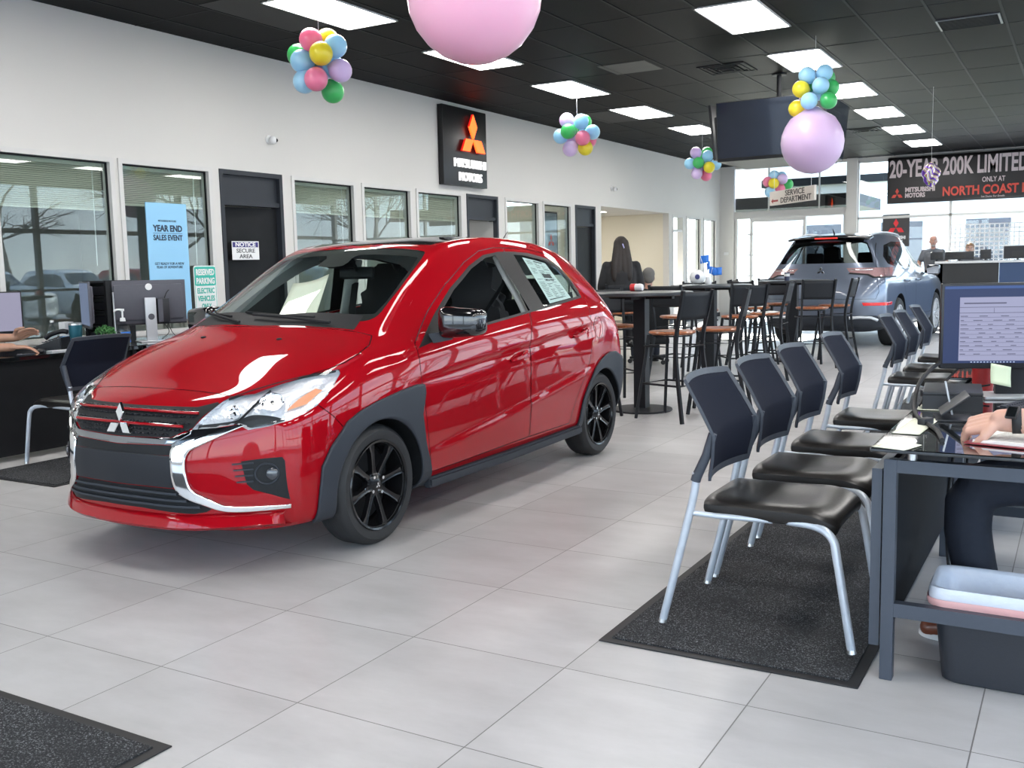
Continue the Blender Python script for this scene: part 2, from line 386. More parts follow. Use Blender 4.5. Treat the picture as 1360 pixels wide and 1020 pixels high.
# openings of the left wall: y0, y1, z0, z1
WINS = [(2.92, 4.13, .72, 2.40), (4.18, 5.33, .72, 2.40), (6.53, 7.68, .72, 2.40), (7.80, 8.87, .72, 2.40), (8.97, 10.12, .72, 2.40),
        (11.35, 12.48, .72, 2.40), (12.60, 13.67, .72, 2.40), (19.50, 20.50, .72, 2.40), (20.66, 21.62, .72, 2.40), (1.70, 2.86, .72, 2.40), (.45, 1.62, .72, 2.40)]
DOORS = [(5.44, 6.38, 0, 2.40), (10.24, 11.14, 0, 2.40), (13.82, 14.66, 0, 2.40), (18.62, 19.32, 0, 2.40)]
OPEN = (14.92, 18.42, 0, 2.42)
def build_room():
    bm = nb(); box2(bm, (-9.5, YF, -.1), (XR + .1, YB + .1, 0)); struct('floor', bm, M_FLOOR)
    # ceiling slab with its grid bars
    bm = nb(); box2(bm, (XL - .2, YF - .1, H), (XR + .2, YB + .1, H + .1)); struct('ceiling', bm, M_CEIL)
    bm = nb()
    y0 = YF
    for i in range(-9, 14):
        x = -.02 - .605 * 1 + i * .61
        if XL < x < XR: box2(bm, (x - .012, YF, H - .006), (x + .012, YB, H + .002))
    k = 0; y = 8.17 - .02
    while y > YF: y -= 1.22
    while y < YB:
        if y > YF + .1: box2(bm, (XL, y - .008, H - .003), (XR, y + .008, H + .002))
        y += 1.22
    struct('trim_1', bm, M_TBAR)
    bm = nb()
    wall_cells(bm, YF, YB, 0, H, WINS + DOORS + [OPEN], lambda b, a, c, z0, z1: box2(b, (XL - .14, a, z0), (XL, c, z1)))
    struct('wall_left', bm, M_WALL)
    # narrow metal trims that run round the glazing: heads and posts
    for i, (a, b, z0, z1) in enumerate(WINS):
        bm = nb(); t = .045
        for (p, q) in (((XL - .10, a, z0 + t), (XL + .014, a + t, z1 - t)), ((XL - .10, b - t, z0 + t), (XL + .014, b, z1 - t)), ((XL - .10, a, z1 - t), (XL + .014, b, z1)), ((XL - .10, a, z0), (XL + .018, b, z0 + t))):
            box2(bm, p, q)
        w = struct('window_%d' % (i + 1), bm, M_FRAME)
        g = nb(); box2(g, (XL - .045, a + t, z0 + t), (XL - .039, b - t, z1 - t)); obj('pane', g, M_OUTGLASS if i in (7, 8) else M_GLASS, w)
        g = nb(); s = .012
        for (p, q) in (((a + t, z0 + t), (a + t + s, z1 - t - s)), ((b - t - s, z0 + t), (b - t, z1 - t - s)), ((a + t, z1 - t - s), (b - t, z1 - t))):
            box2(g, (XL - .05, p[0], p[1]), (XL - .03, q[0], q[1]))
        obj('gasket', g, M_BLACKDOOR, w)
    for i, (a, b, z0, z1) in enumerate(DOORS):
        bm = nb(); t = .05; mat = M_FRAME if i == 3 else M_DARKPAINT
        box2(bm, (XL - .135, a + .001, 0), (XL + .01, a + t, z1 - t)); box2(bm, (XL - .135, b - t, 0), (XL + .01, b - .001, z1 - t)); box2(bm, (XL - .135, a + .001, z1 - t), (XL + .01, b - .001, z1 - .001))
        box2(bm, (XL - .12, a + t, 2.03), (XL - .01, b - t, 2.08))
        d = struct('door_%d' % (i + 1), bm, mat)
        if i < 3:
            bm = nb(); box2(bm, (XL - .09, a + t, 2.08), (XL - .04, b - t, z1 - t)); obj('transom_panel', bm, M_DARKPAINT, d)
        else:
            bm = nb(); box2(bm, (XL - .07, a + t, 2.08), (XL - .064, b - t, z1 - t)); obj('transom_pane', bm, M_OUTGLASS, d)
        w = b - a - 2 * t
        if i == 3: continue
        ang = (R(9), R(82), 0)[i]
        bm = nb(); box2(bm, (-.045, -w, .01), (0, 0, 2.02), .003)
        mt = M.Translation((XL - .06, b - t, 0)) @ M.Rotation(-ang, 4, 'Z')
        bm.transform(mt); leaf = obj('door_leaf', bm, M_BLACKDOOR if i != 1 else M_OFFICE, d)
        bm = nb(); cyl(bm, (0, -w + .07, .98), (.05, -w + .07, .98), .012); cyl(bm, (.05, -w + .07, .98), (.05, -w + .19, .98), .010); cyl(bm, (-.002, -w + .07, .98), (.006, -w + .07, .98), .028)
        bm.transform(mt); obj('door_handle', bm, pm('brushed_steel', (.55, .55, .56), .3, 1.0, noise=(.5, .5, .5), scale=60), leaf, 40)
    # offices behind the left wall
    bm = nb(); box2(bm, (-8.4, YF, 0), (-8.3, 14.8, 2.9)); struct('wall_office_back', bm, M_OFFICE)
    for n, y in (('wall_office_a', 6.45), ('wall_office_b', 11.24), ('wall_office_c', .3)):
        bm = nb(); box2(bm, (-8.3, y - .05, 0), (XL - .14, y + .05, 2.9)); struct(n, bm, M_OFFICE)
    bm = nb(); box2(bm, (-8.4, YF, 2.75), (XL - .14, 14.75, 2.85)); struct('ceiling_office', bm, M_OFFICE)
    # alcove behind the wide opening
    bm = nb(); box2(bm, (-7.5, 14.75, 0), (-7.4, 18.6, 2.5)); box2(bm, (-7.4, 14.70, 0), (XL - .14, 14.80, 2.5)); box2(bm, (-7.4, 18.46, 0), (XL - .14, 18.56, 2.5)); struct('wall_alcove', bm, M_CREAM)
    bm = nb(); box2(bm, (-7.5, 14.75, 2.42), (XL - .14, 18.56, 2.5)); struct('ceiling_alcove', bm, M_WALL)
    bm = nb(); box2(bm, (-7.40, 15.9, 0), (-7.36, 16.0, 2.42)); box2(bm, (-7.40, 17.9, .0), (-7.37, 17.96, 2.42)); struct('trim_2', bm, M_SIGNWHITE)
    # entry office beyond the alcove, glazed to the outside
    bm = nb(); box2(bm, (-7.5, 18.56, 2.5), (XL - .14, YB, 2.6)); struct('ceiling_entry', bm, M_WALL)
    bm = nb(); box2(bm, (-7.5, 18.6, 0), (-7.4, YB, .9)); box2(bm, (-7.5, YB - .1, 0), (XL - .14, YB, .9)); struct('wall_entry', bm, M_WALL)
    # back wall: corner pier, storefront, post, shop windows
    bm = nb(); box2(bm, (XL - .14, YB - .10, 0), (-4.34, YB + .05, H)); box2(bm, (-1.66, YB - .12, 0), (-1.42, YB + .05, H)); box2(bm, (-4.34, YB - .05, H - .06), (XR, YB + .05, H)); box2(bm, (-1.42, YB - .05, 0), (XR, YB + .05, .45)); struct('wall_back', bm, M_WALL)
    bm = nb(); box2(bm, (-4.34, YB - .06, 2.38), (-1.66, YB + .06, 2.56), .004)
    for i in range(5): box2(bm, (-4.3, YB - .075, 2.40 + i * .032), (-1.70, YB - .055, 2.415 + i * .032))
    struct('trim_3', bm, M_FRAME)
    bm = nb()
    for x in (-4.30, -3.92, -2.63, -1.70): box2(bm, (x - .03, YB - .05, 0), (x + .03, YB + .05, 2.38), .003)
    for x in (-3.5, -2.3): box2(bm, (x - .015, YB - .03, 2.56), (x + .015, YB + .03, H - .06), .003)
    box2(bm, (-4.3, YB - .04, 0), (-3.92, YB + .04, .12)); box2(bm, (-2.63, YB - .04, 0), (-1.7, YB + .04, .12)); box2(bm, (-3.92, YB - .04, 0), (-2.63, YB + .04, .12)); box2(bm, (-3.92, YB - .04, 2.3), (-2.63, YB + .04, 2.38))
    for z in (.5, 1.0, 1.5, 2.0): box2(bm, (-4.0, YB - .07, z - .02), (-3.86, YB - .03, z + .02))
    w = struct('door_5', bm, M_FRAME)
    bm = nb(); box2(bm, (-4.27, YB - .004, .12), (-1.73, YB + .004, 2.38)); obj('pane', bm, M_OUTGLASS, w)
    bm = nb(); box2(bm, (-4.32, YB - .004, 2.56), (-1.68, YB + .004, H - .06)); obj('transom_pane', bm, glass_mat('transom_glass', (.55, .57, .56), 1.7), w)
    n = 12; xs = [-1.42, .57, 2.4, 4.2, 6.0, XR]
    for a, b in zip(xs, xs[1:]):
        bm = nb(); t = .03
        box2(bm, (a, YB - .05, .45), (a + t, YB + .05, H - .06), .003); box2(bm, (b - t, YB - .05, .45), (b, YB + .05, H - .06), .003); box2(bm, (a, YB - .05, 2.25), (b, YB + .05, 2.31), .003); box2(bm, (a, YB - .05, .45), (b, YB + .05, .5)); box2(bm, (a, YB - .05, H - .12), (b, YB + .05, H - .06))
        w = struct('window_%d' % n, bm, M_FRAME); n += 1
        for z0, z1 in ((.5, 2.25), (2.31, H - .12)):
            bm = nb(); box2(bm, (a + t, YB - .004, z0), (b - t, YB + .004, z1)); obj('pane', bm, M_OUTGLASS, w)
    # glazed front on the right and behind the camera
    bm = nb(); box2(bm, (XR, YF, 0), (XR + .15, YB, .25)); box2(bm, (XR, YF, 3.35), (XR + .15, YB, H)); struct('wall_right', bm, M_WALL)
    ys = [YF + i * (YB - YF) / 14 for i in range(15)]
    for a, b in zip(ys, ys[1:]):
        bm = nb(); t = .05
        box2(bm, (XR, a, .25), (XR + .12, a + t, 3.35)); box2(bm, (XR, b - t, .25), (XR + .12, b, 3.35)); box2(bm, (XR, a, 2.3), (XR + .12, b, 2.4)); box2(bm, (XR, a, 1.0), (XR + .10, b, 1.06))
        w = struct('window_%d' % n, bm, pm('bronze_mullion', (.20, .20, .20), .45, noise=(.22, .22, .22), scale=9)); n += 1
        bm = nb(); box2(bm, (XR + .05, a + t, .25), (XR + .056, b - t, 3.35)); obj('pane', bm, M_OUTGLASS, w)
    bm = nb(); box2(bm, (XL - .14, YF - .1, 0), (XR + .15, YF, .3)); box2(bm, (XL - .14, YF - .1, 3.3), (XR + .15, YF, H)); struct('wall_front', bm, M_WALL)
    xs = [XL - .14 + i * (XR + .29 - XL) / 7 for i in range(8)]
    for a, b in zip(xs, xs[1:]):
        bm = nb(); box2(bm, (a, YF - .1, .3), (a + .06, YF, 3.3)); box2(bm, (b - .06, YF - .1, .3), (b, YF, 3.3)); box2(bm, (a, YF - .1, 2.3), (b, YF, 2.38))
        w = struct('window_%d' % n, bm, M_FRAME); n += 1
        bm = nb(); box2(bm, (a + .06, YF - .05, .3), (b - .06, YF - .044, 3.3)); obj('pane', bm, M_OUTGLASS, w)
    bm = nb(); wall_cells(bm, YF, YB, 0, .1, [(d[0], d[1], 0, .1) for d in DOORS] + [(OPEN[0], OPEN[1], 0, .1)], lambda b, a, c, z0, z1: box2(b, (XL, a, z0), (XL + .012, c, z1)))
    struct('baseboard_left', bm, M_DARKPAINT)
build_room()
# blinds drawn up under the window heads, one per pane
M_BLIND = pm('cream_blind', (.70, .66, .58), .6, noise=(.64, .60, .52), scale=12)
def build_blinds():
    drop = [.42, .36, .34, .34, .34, 0, 0, 0, 0, .4, .4]
    which = {0: 'nearest pane left of the blue poster', 1: 'pane behind the blue poster', 2: 'first pane past the black door', 3: 'middle pane of three past the black door', 4: 'pane below the black wall sign', 9: 'pane beside the left desk end', 10: 'pane farthest from the doors'}
    for i, d in enumerate(drop):
        if not d: continue
        a, b, z0, z1 = WINS[i]
        t = thing('window_blind', 'cream slatted blind pulled up inside the ' + which[i].replace('lit brand', 'lit black wall'), 'blind', (XL - .10, (a + b) / 2, z1 - .05), 0, 'office window blinds')
        w = b - a - .12
        bm = nb(); box(bm, (0, 0, -.02), (.045, w, .04), .004); obj('head_rail', bm, M_BLIND, t)
        bm = nb(); z = -.05
        while z > -d:
            box(bm, (0, 0, z), (.024, w - .01, .0016), 0, M.Rotation(R(38), 3, 'Y')); z -= .018
        obj('slats', bm, M_BLIND, t)
        bm = nb(); box(bm, (0, 0, -d - .01), (.025, w, .018), .003); obj('bottom_rail', bm, M_BLIND, t)
        bm = nb(); cyl(bm, (.03, w / 2 - .12, -.04), (.03, w / 2 - .13, -.95), .004, n=6); obj('tilt_wand', bm, M_SIGNWHITE, t)
build_blinds()
# ---------------------------------------------------------------- ceiling fittings
def build_ceiling():
    M_LED = emit_mat('led_panel', (1.0, .975, .94), 13.0)
    def troffer(x, y, label):
        t = thing('ceiling_light', label, 'ceiling light', (x, y, H), 0, 'led ceiling panels')
        bm = nb(); w, l = .605, 1.21
        for (p, q) in (((-w / 2, -l / 2, -.012), (-w / 2 + .018, l / 2, .0)), ((w / 2 - .018, -l / 2, -.012), (w / 2, l / 2, 0)), ((-w / 2, -l / 2, -.012), (w / 2, -l / 2 + .018, 0)), ((-w / 2, l / 2 - .018, -.012), (w / 2, l / 2, 0))): box2(bm, p, q)
        obj('frame', bm, M_SIGNWHITE, t)
        bm = nb(); box2(bm, (-w / 2 + .018, -l / 2 + .018, -.008), (w / 2 - .018, l / 2 - .018, 0)); obj('diffuser', bm, M_LED, t)
    ry = [2.9 + 2.44 * i for i in range(-3, 8)]
    words = ['first', 'second', 'third', 'fourth', 'fifth', 'sixth', 'seventh', 'eighth', 'ninth', 'tenth', 'eleventh', 'twelfth']
    seen = 0
    for i in range(-3, 6):
        y = 7.57 + 2.44 * i - 4.88 + .02
        if y < YF + .7 or y > 16: continue
        troffer(-2.84, y, 'lit white panel, %s from the near end of the row over the red car' % words[i + 3])
    for i in range(-3, 6):
        y = 7.57 + 2.44 * i
        if y > 21: continue
        troffer(.255, y, 'lit white panel, %s from the near end of the row over the aisle' % words[i + 3])
    for i in range(0, 9):
        troffer(3.3, 7.57 + 2.44 * (i - 5), 'lit white panel, %s from the near end of the row over the desks' % words[i])
        troffer(6.1, 7.57 + 2.44 * (i - 5), 'lit white panel, %s from the near end of the row by the glass front' % words[i])
build_ceiling()

for i, (x, y, l) in enumerate(((-6.4, 2.6, 'added fill light panel inside the office behind the blue poster'), (-6.4, 8.3, 'added fill light panel inside the office behind the red car'), (-6.4, 9.6, 'second added fill light panel inside the office behind the red car'), (-6.4, 12.8, 'added fill light panel inside the office behind the wall picture'))):  # fill panels added to brighten the offices behind the glass
    t = thing('office_fill_light', l, 'ceiling light', (x, y, 2.75)); b = nb(); box2(b, (-.3, -.6, -.010), (.3, .6, -.001)); obj('diffuser', b, emit_mat('office_fill_glow', (1, .96, .9), 9.0), t)
    b = nb(); box2(b, (-.32, -.62, -.006), (.32, .62, 0)); obj('frame', b, M_SIGNWHITE, t)
# ---------------------------------------------------------------- car bodies: smooth cage + solid cuts
def fit_cage(stations, cap0, cap1, level=4, creases=(), iters=6, lcrease=()):
    """half rings (12 points: 0-3 bottom, 3-8 side, 8-11 top) -> full dense mesh through all points.
    cap0/cap1: 4 rows x 3 columns of interior points (rows low->high, columns centre->out)"""
    n = len(stations)
    co = []; idx = {}
    def add(p, key, mirror=True):
        idx[key + (1,)] = len(co); co.append(V(p))
        if mirror and abs(p[0]) > 1e-6: idx[key + (-1,)] = len(co); co.append(V((-p[0], p[1], p[2])))
        else: idx[key + (-1,)] = idx[key + (1,)]
    for i, st in enumerate(stations):
        for j, p in enumerate(st): add(p, ('r', i, j))
    for c, cap in ((0, cap0), (1, cap1)):
        for r in range(4):
            for k in range(3): add(cap[r][k], ('c%d' % c, r, k))
    faces = []
    for s in (1, -1):
        g = lambda i, j: idx[('r', i, j, s)]
        for i in range(n - 1):
            for j in range(11):
                f = [g(i, j), g(i + 1, j), g(i + 1, j + 1), g(i, j + 1)]
                faces.append(f if s == 1 else f[::-1])
        for c, i in ((0, 0), (1, n - 1)):
            def node(row, col):      # row 0..5, col 0..3
                if row == 0: return g(i, col)
                if row == 5: return g(i, 11 - col)
                if col == 3: return g(i, 3 + row)
                return idx[('c%d' % c, row - 1, col, s)]
            for row in range(5):
                for col in range(3):
                    f = [node(row, col), node(row, col + 1), node(row + 1, col + 1), node(row + 1, col)]
                    faces.append(f if (s == 1) == (c == 0) else f[::-1])
    target = np.array([tuple(p) for p in co]); cur = target.copy()
    me = bpy.data.meshes.new('cage'); me.from_pydata([tuple(p) for p in co], [], faces); me.update()
    at = me.attributes.new('crease_edge', 'FLOAT', 'EDGE')
    cr = {}
    for (j, i0, i1, w) in creases:
        for s in (1, -1):
            for i in range(i0, i1): cr[frozenset((idx[('r', i, j, s)], idx[('r', i + 1, j, s)]))] = w
    for (i, j0, j1, w) in lcrease:
        for s in (1, -1):
            for j in range(j0, j1): cr[frozenset((idx[('r', i, j, s)], idx[('r', i, j + 1, s)]))] = w
    for e in me.edges:
        w = cr.get(frozenset(e.vertices))
        if w: at.data[e.index].value = w
    o = bpy.data.objects.new('cage', me); C.objects.link(o)
    md = o.modifiers.new('s', 'SUBSURF'); md.levels = 3; md.use_limit_surface = False
    for _ in range(iters):
        ev = o.evaluated_get(bpy.context.evaluated_depsgraph_get()).to_mesh()
        lim = np.empty(len(ev.vertices) * 3); ev.vertices.foreach_get('co', lim); lim = lim.reshape(-1, 3)[:len(co)]
        cur = cur + 0.8 * (target - lim)
        me.vertices.foreach_set('co', cur.ravel()); me.update()
    md.levels = level
    out = bpy.data.meshes.new_from_object(o.evaluated_get(bpy.context.evaluated_depsgraph_get()))
    bpy.data.objects.remove(o); bpy.data.meshes.remove(me)
    for a in list(out.attributes):
        if a.name == 'crease_edge': out.attributes.remove(a)
    return out

def split_liner(B, parent):
    src = B.skin(B.solid, 1)
    for sx in (1, -1):
        for sy in (1, -1):
            b = src.copy(); bmesh.ops.delete(b, geom=[f for f in b.faces if f.calc_center_median().x * sx < 0 or (f.calc_center_median().y - 1.3) * sy < 0], context='FACES')
            if b.faces: obj('wheel_arch_liner', b, M_BLACK, parent, 60)
            else: b.free()
    src.free()
M_CUT = pm('cut_face', (0, 0, 0), .8)
class Body:
    def __init__(s, dense):
        s.dense = dense
        bm = bmesh.new(); bm.from_mesh(dense); bm.normal_update()
        s.vn = [v.normal.copy() for v in bm.verts]; s.vc = [v.co.copy() for v in bm.verts]
        bmesh.ops.triangulate(bm, faces=bm.faces)
        s.tris = [[v.index for v in f.verts] for f in bm.faces]
        s.bvh = BVHTree.FromPolygons([tuple(c) for c in s.vc], s.tris)
        bm.free()
        s.solid = dense.copy(); s._mats(s.solid)
    def _mats(s, me):
        
        while len(me.materials) < 2: me.materials.append(M_CUT)
    def _bool(s, me, cutter, op):
        a = bpy.data.objects.new('a', me); C.objects.link(a)
        cm = bpy.data.meshes.new('c'); bmesh.ops.recalc_face_normals(cutter, faces=cutter.faces)
        for f in cutter.faces: f.material_index = 1
        cutter.to_mesh(cm); s._mats(cm)
        b = bpy.data.objects.new('b', cm); C.objects.link(b)
        md = a.modifiers.new('b', 'BOOLEAN'); md.solver = 'EXACT'; md.operation = op; md.object = b; md.material_mode = 'INDEX'
        r = bpy.data.meshes.new_from_object(a.evaluated_get(bpy.context.evaluated_depsgraph_get()))
        bpy.data.objects.remove(a); bpy.data.objects.remove(b); bpy.data.meshes.remove(cm)
        return r
    def inter(s, cutter, me=None): return s._bool(me or s.solid, cutter, 'INTERSECT')
    def minus(s, cutter): s.solid = s._bool(s.solid, cutter, 'DIFFERENCE')
    def skin(s, me, keep=0):
        """open surface of a solid: only faces that belong to the body (keep=0) or to the cuts (keep=1)"""
        bm = bmesh.new(); bm.from_mesh(me)
        bmesh.ops.delete(bm, geom=[f for f in bm.faces if f.material_index != keep], context='FACES')
        for f in bm.faces: f.material_index = 0
        return bm
    def normal(s, p):
        loc, n, i, d = s.bvh.find_nearest(p)
        if i is None: return V((0, 0, 1))
        t = s.tris[i]; a, b, c = (s.vc[k] for k in t)
        v0, v1, v2 = b - a, c - a, loc - a
        d00, d01, d11, d20, d21 = v0.dot(v0), v0.dot(v1), v1.dot(v1), v2.dot(v0), v2.dot(v1)
        den = d00 * d11 - d01 * d01
        if abs(den) < 1e-14: return s.vn[t[0]]
        v = (d11 * d20 - d01 * d21) / den; w = (d00 * d21 - d01 * d20) / den
        return (s.vn[t[0]] * (1 - v - w) + s.vn[t[1]] * v + s.vn[t[2]] * w).normalized()
    def part(s, name, bm, mat, parent, push=0.0, thick=0.0, mirror=False):
        """object from an open skin with the true smooth normals, optionally pushed out and given thickness"""
        for v in bm.verts:
            if push: v.co = v.co + s.normal(v.co) * push
        me = bpy.data.meshes.new(name)
        if mirror:
            for v in bm.verts: v.co.x = -v.co.x
            bmesh.ops.reverse_faces(bm, faces=bm.faces)
        bm.to_mesh(me); bm.free()
        me.materials.append(mat)
        o = bpy.data.objects.new(name, me); C.objects.link(o); o.parent = parent
        me.polygons.foreach_set('use_smooth', [True] * len(me.polygons))
        if thick:
            md = o.modifiers.new('t', 'SOLIDIFY'); md.thickness = abs(thick); md.offset = -1 if thick > 0 else 1; md.use_even_offset = False
            md.use_rim = True
            me.set_sharp_from_angle(angle=R(40))
        else:
            sx = -1 if mirror else 1
            ns = []
            for v in me.vertices:
                n = s.normal(V((v.co.x * sx, v.co.y, v.co.z))); ns.append((n.x * sx, n.y, n.z))
            me.normals_split_custom_set_from_vertices(ns)
        return o
    def hit(s, origin, d):
        loc, n, i, dist = s.bvh.ray_cast(V(origin), V(d).normalized())
        return loc
    def side(s, y, z, sgn=1):
        """point of the side surface seen along x"""
        p = s.hit((2 * sgn, y, z), (-sgn, 0, 0)); return p
    def front(s, x, z): return s.hit((x, -3, z), (0, 1, 0))
    def rear(s, x, z): return s.hit((x, 9, z), (0, -1, 0))
    def top(s, x, y): return s.hit((x, y, 3), (0, 0, -1))
def inset_poly(p, d):
    """polygon shrunk by d (grown when negative)"""
    n = len(p); A = sum(p[i][0] * p[(i + 1) % n][1] - p[(i + 1) % n][0] * p[i][1] for i in range(n)); sg = 1 if A > 0 else -1
    out = []
    for i in range(n):
        a, b, c = V(p[i - 1]), V(p[i]), V(p[(i + 1) % n])
        e1 = (b - a).normalized(); e2 = (c - b).normalized()
        n1 = V((-e1.y, e1.x)) * sg; n2 = V((-e2.y, e2.x)) * sg
        m = (n1 + n2); L = max(.5, m.length / 2 * m.length / 1.0 if False else (1 + n1.dot(n2)))
        out.append(tuple(b + m * (d / L)))
    return out
def curve2(pts, k=5, closed=True):
    return [(p.x, p.y) for p in smooth_path([(a, b, 0) for a, b in pts], k, closed)]
def polyprism(poly, d0, d1, plane):
    b = bmesh.new(); prism(b, poly, d0, d1, plane); return b
def resample(pts, n):
    P = [V((a, b)) for a, b in pts]; L = [0]
    for a, b in zip(P, P[1:]): L.append(L[-1] + (b - a).length)
    out = []; k = 0
    for i in range(n + 1):
        t = L[-1] * i / n
        while k < len(P) - 2 and L[k + 1] < t: k += 1
        out.append(P[k].lerp(P[k + 1], (t - L[k]) / max(1e-9, L[k + 1] - L[k])))
    return out
def strip_bm(B, outer, inner, hit, push, n=90, m=8, sg=1):
    """smooth band on the body between two outlines given in a projection plane"""
    A, D = resample(outer, n), resample(inner, n); b = bmesh.new(); rows = []; last = None
    for i in range(n + 1):
        r = []
        for j in range(m + 1):
            q = A[i].lerp(D[i], j / m); h = hit(q.x, q.y)
            if h is None: h = last
            last = h; p = h + B.normal(h) * push; r.append(b.verts.new((p.x * sg, p.y, p.z)))
        rows.append(r)
    for i in range(n):
        for j in range(m): b.faces.new((rows[i][j], rows[i + 1][j], rows[i + 1][j + 1], rows[i][j + 1]))
    return b
def circle2(c, r, n=48, a0=0, a1=360):
    return [(c[0] + r * math.cos(R(a0 + (a1 - a0) * i / n)), c[1] + r * math.sin(R(a0 + (a1 - a0) * i / n))) for i in range(n if a1 - a0 == 360 else n + 1)]

def hatch_body():
    def st(y, *pts): return [((p[0], p[2], p[1]) if len(p) == 3 else (p[0], y, p[1])) for p in pts]   # (x, z[, y])
    S = [
        st(-.60, (0, .20, -.72), (.2, .20, -.715), (.4, .20, -.685), (.575, .21, -.59), (.635, .32, -.57), (.645, .46, -.56), (.635, .585, -.555), (.60, .675, -.555), (.50, .735, -.565), (.34, .752, -.585), (.17, .757, -.595), (0, .758, -.60)),
        st(-.44, (0, .18), (.25, .18), (.52, .18), (.71, .20), (.755, .32), (.765, .47), (.755, .605), (.71, .715), (.565, .785), (.37, .806), (.18, .813), (0, .814)),
        st(-.20, (0, .17), (.26, .17), (.54, .17), (.755, .205), (.80, .33), (.808, .48), (.80, .625), (.755, .79), (.635, .868), (.42, .902), (.21, .913), (0, .915)),
        st(.03, (0, .17), (.26, .17), (.54, .17), (.765, .21), (.812, .33), (.820, .50), (.812, .67), (.765, .86), (.665, .935), (.44, .978), (.22, .99), (0, .993)),
        st(.24, (0, .17), (.26, .17), (.54, .17), (.765, .215), (.814, .33), (.822, .50), (.814, .705), (.772, .885), (.66, .995, .24), (.46, 1.04, .20), (.23, 1.055, .175), (0, 1.057, .17)),
        st(.52, (0, .17), (.26, .17), (.54, .17), (.765, .22), (.813, .33), (.820, .50), (.817, .725), (.780, .920), (.610, 1.155, .53), (.45, 1.175, .46), (.23, 1.186, .425), (0, 1.190, .415)),
        st(.85, (0, .17), (.26, .17), (.54, .17), (.765, .22), (.812, .33), (.818, .50), (.820, .745), (.786, .955), (.585, 1.325, .84), (.42, 1.355, .79), (.22, 1.368, .77), (0, 1.372, .765)),
        st(1.15, (0, .17), (.26, .17), (.54, .17), (.765, .22), (.811, .33), (.816, .50), (.822, .758), (.788, .980), (.570, 1.425, 1.14), (.42, 1.450, 1.07), (.22, 1.462, 1.05), (0, 1.465, 1.045)),
        st(1.60, (0, .17), (.26, .17), (.54, .17), (.765, .22), (.811, .33), (.816, .51), (.824, .775), (.788, 1.012), (.565, 1.450), (.41, 1.485), (.21, 1.500), (0, 1.503)),
        st(2.10, (0, .17), (.26, .17), (.54, .17), (.765, .225), (.811, .34), (.818, .52), (.824, .795), (.782, 1.040), (.558, 1.422), (.41, 1.462), (.21, 1.480), (0, 1.484)),
        st(2.45, (0, .18), (.25, .18), (.52, .18), (.762, .235), (.808, .35), (.818, .53), (.820, .815), (.765, 1.058), (.540, 1.365), (.40, 1.415), (.2, 1.435), (0, 1.440)),
        st(2.74, (0, .20), (.23, .20), (.48, .20), (.742, .245), (.790, .36), (.803, .54), (.800, .82), (.728, 1.045), (.510, 1.290, 2.72), (.38, 1.355, 2.76), (.19, 1.378, 2.78), (0, 1.383, 2.785)),
        st(2.94, (0, .25, 2.97), (.22, .25, 2.96), (.45, .25, 2.94), (.665, .26, 2.87), (.735, .38, 2.90), (.755, .55, 2.92), (.742, .80, 2.90), (.655, 1.00, 2.87), (.480, 1.215, 2.80), (.34, 1.27, 2.83), (.17, 1.290, 2.845), (0, 1.295, 2.85)),
    ]
    c0 = [[(x, yy + dy, z) for x, dy in ((0, 0), (.2, .012), (.4, .055))] for z, yy in ((.30, -.775), (.42, -.785), (.55, -.778), (.68, -.725))]
    c1 = [[(x, yy - dy, z) for x, dy in ((0, 0), (.2, .01), (.42, .04))] for z, yy in ((.42, 3.045), (.62, 3.06), (.85, 3.02), (1.06, 2.95))]
    return fit_cage(S, c0, c1, 4, creases=[(8, 4, 12, .35), (6, 4, 11, .25), (7, 4, 11, .3)])
# ---------------------------------------------------------------- the red hatchback

def sculpt_hatch(me):
    for v in me.vertices:
        x, y, z = v.co
        if abs(x) < .69: continue
        s = 1 if x > 0 else -1
        fade = min(1, max(0, (y - .25) / .5)) * min(1, max(0, (2.62 - y) / .35))
        zc = .735 + .078 * y
        d = zc - z
        off = 0.0
        if d > 0: off -= .014 * math.exp(-d / .10) * min(1, d / .02)
        zl = .335 + .075 * y + .02 * y * y
        e = zl - z
        if e > -.03 and z > .27: off += .010 * min(1, (e + .03) / .04) * math.exp(-max(0, e) / .16)
        v.co.x += s * off * fade
    me.update()

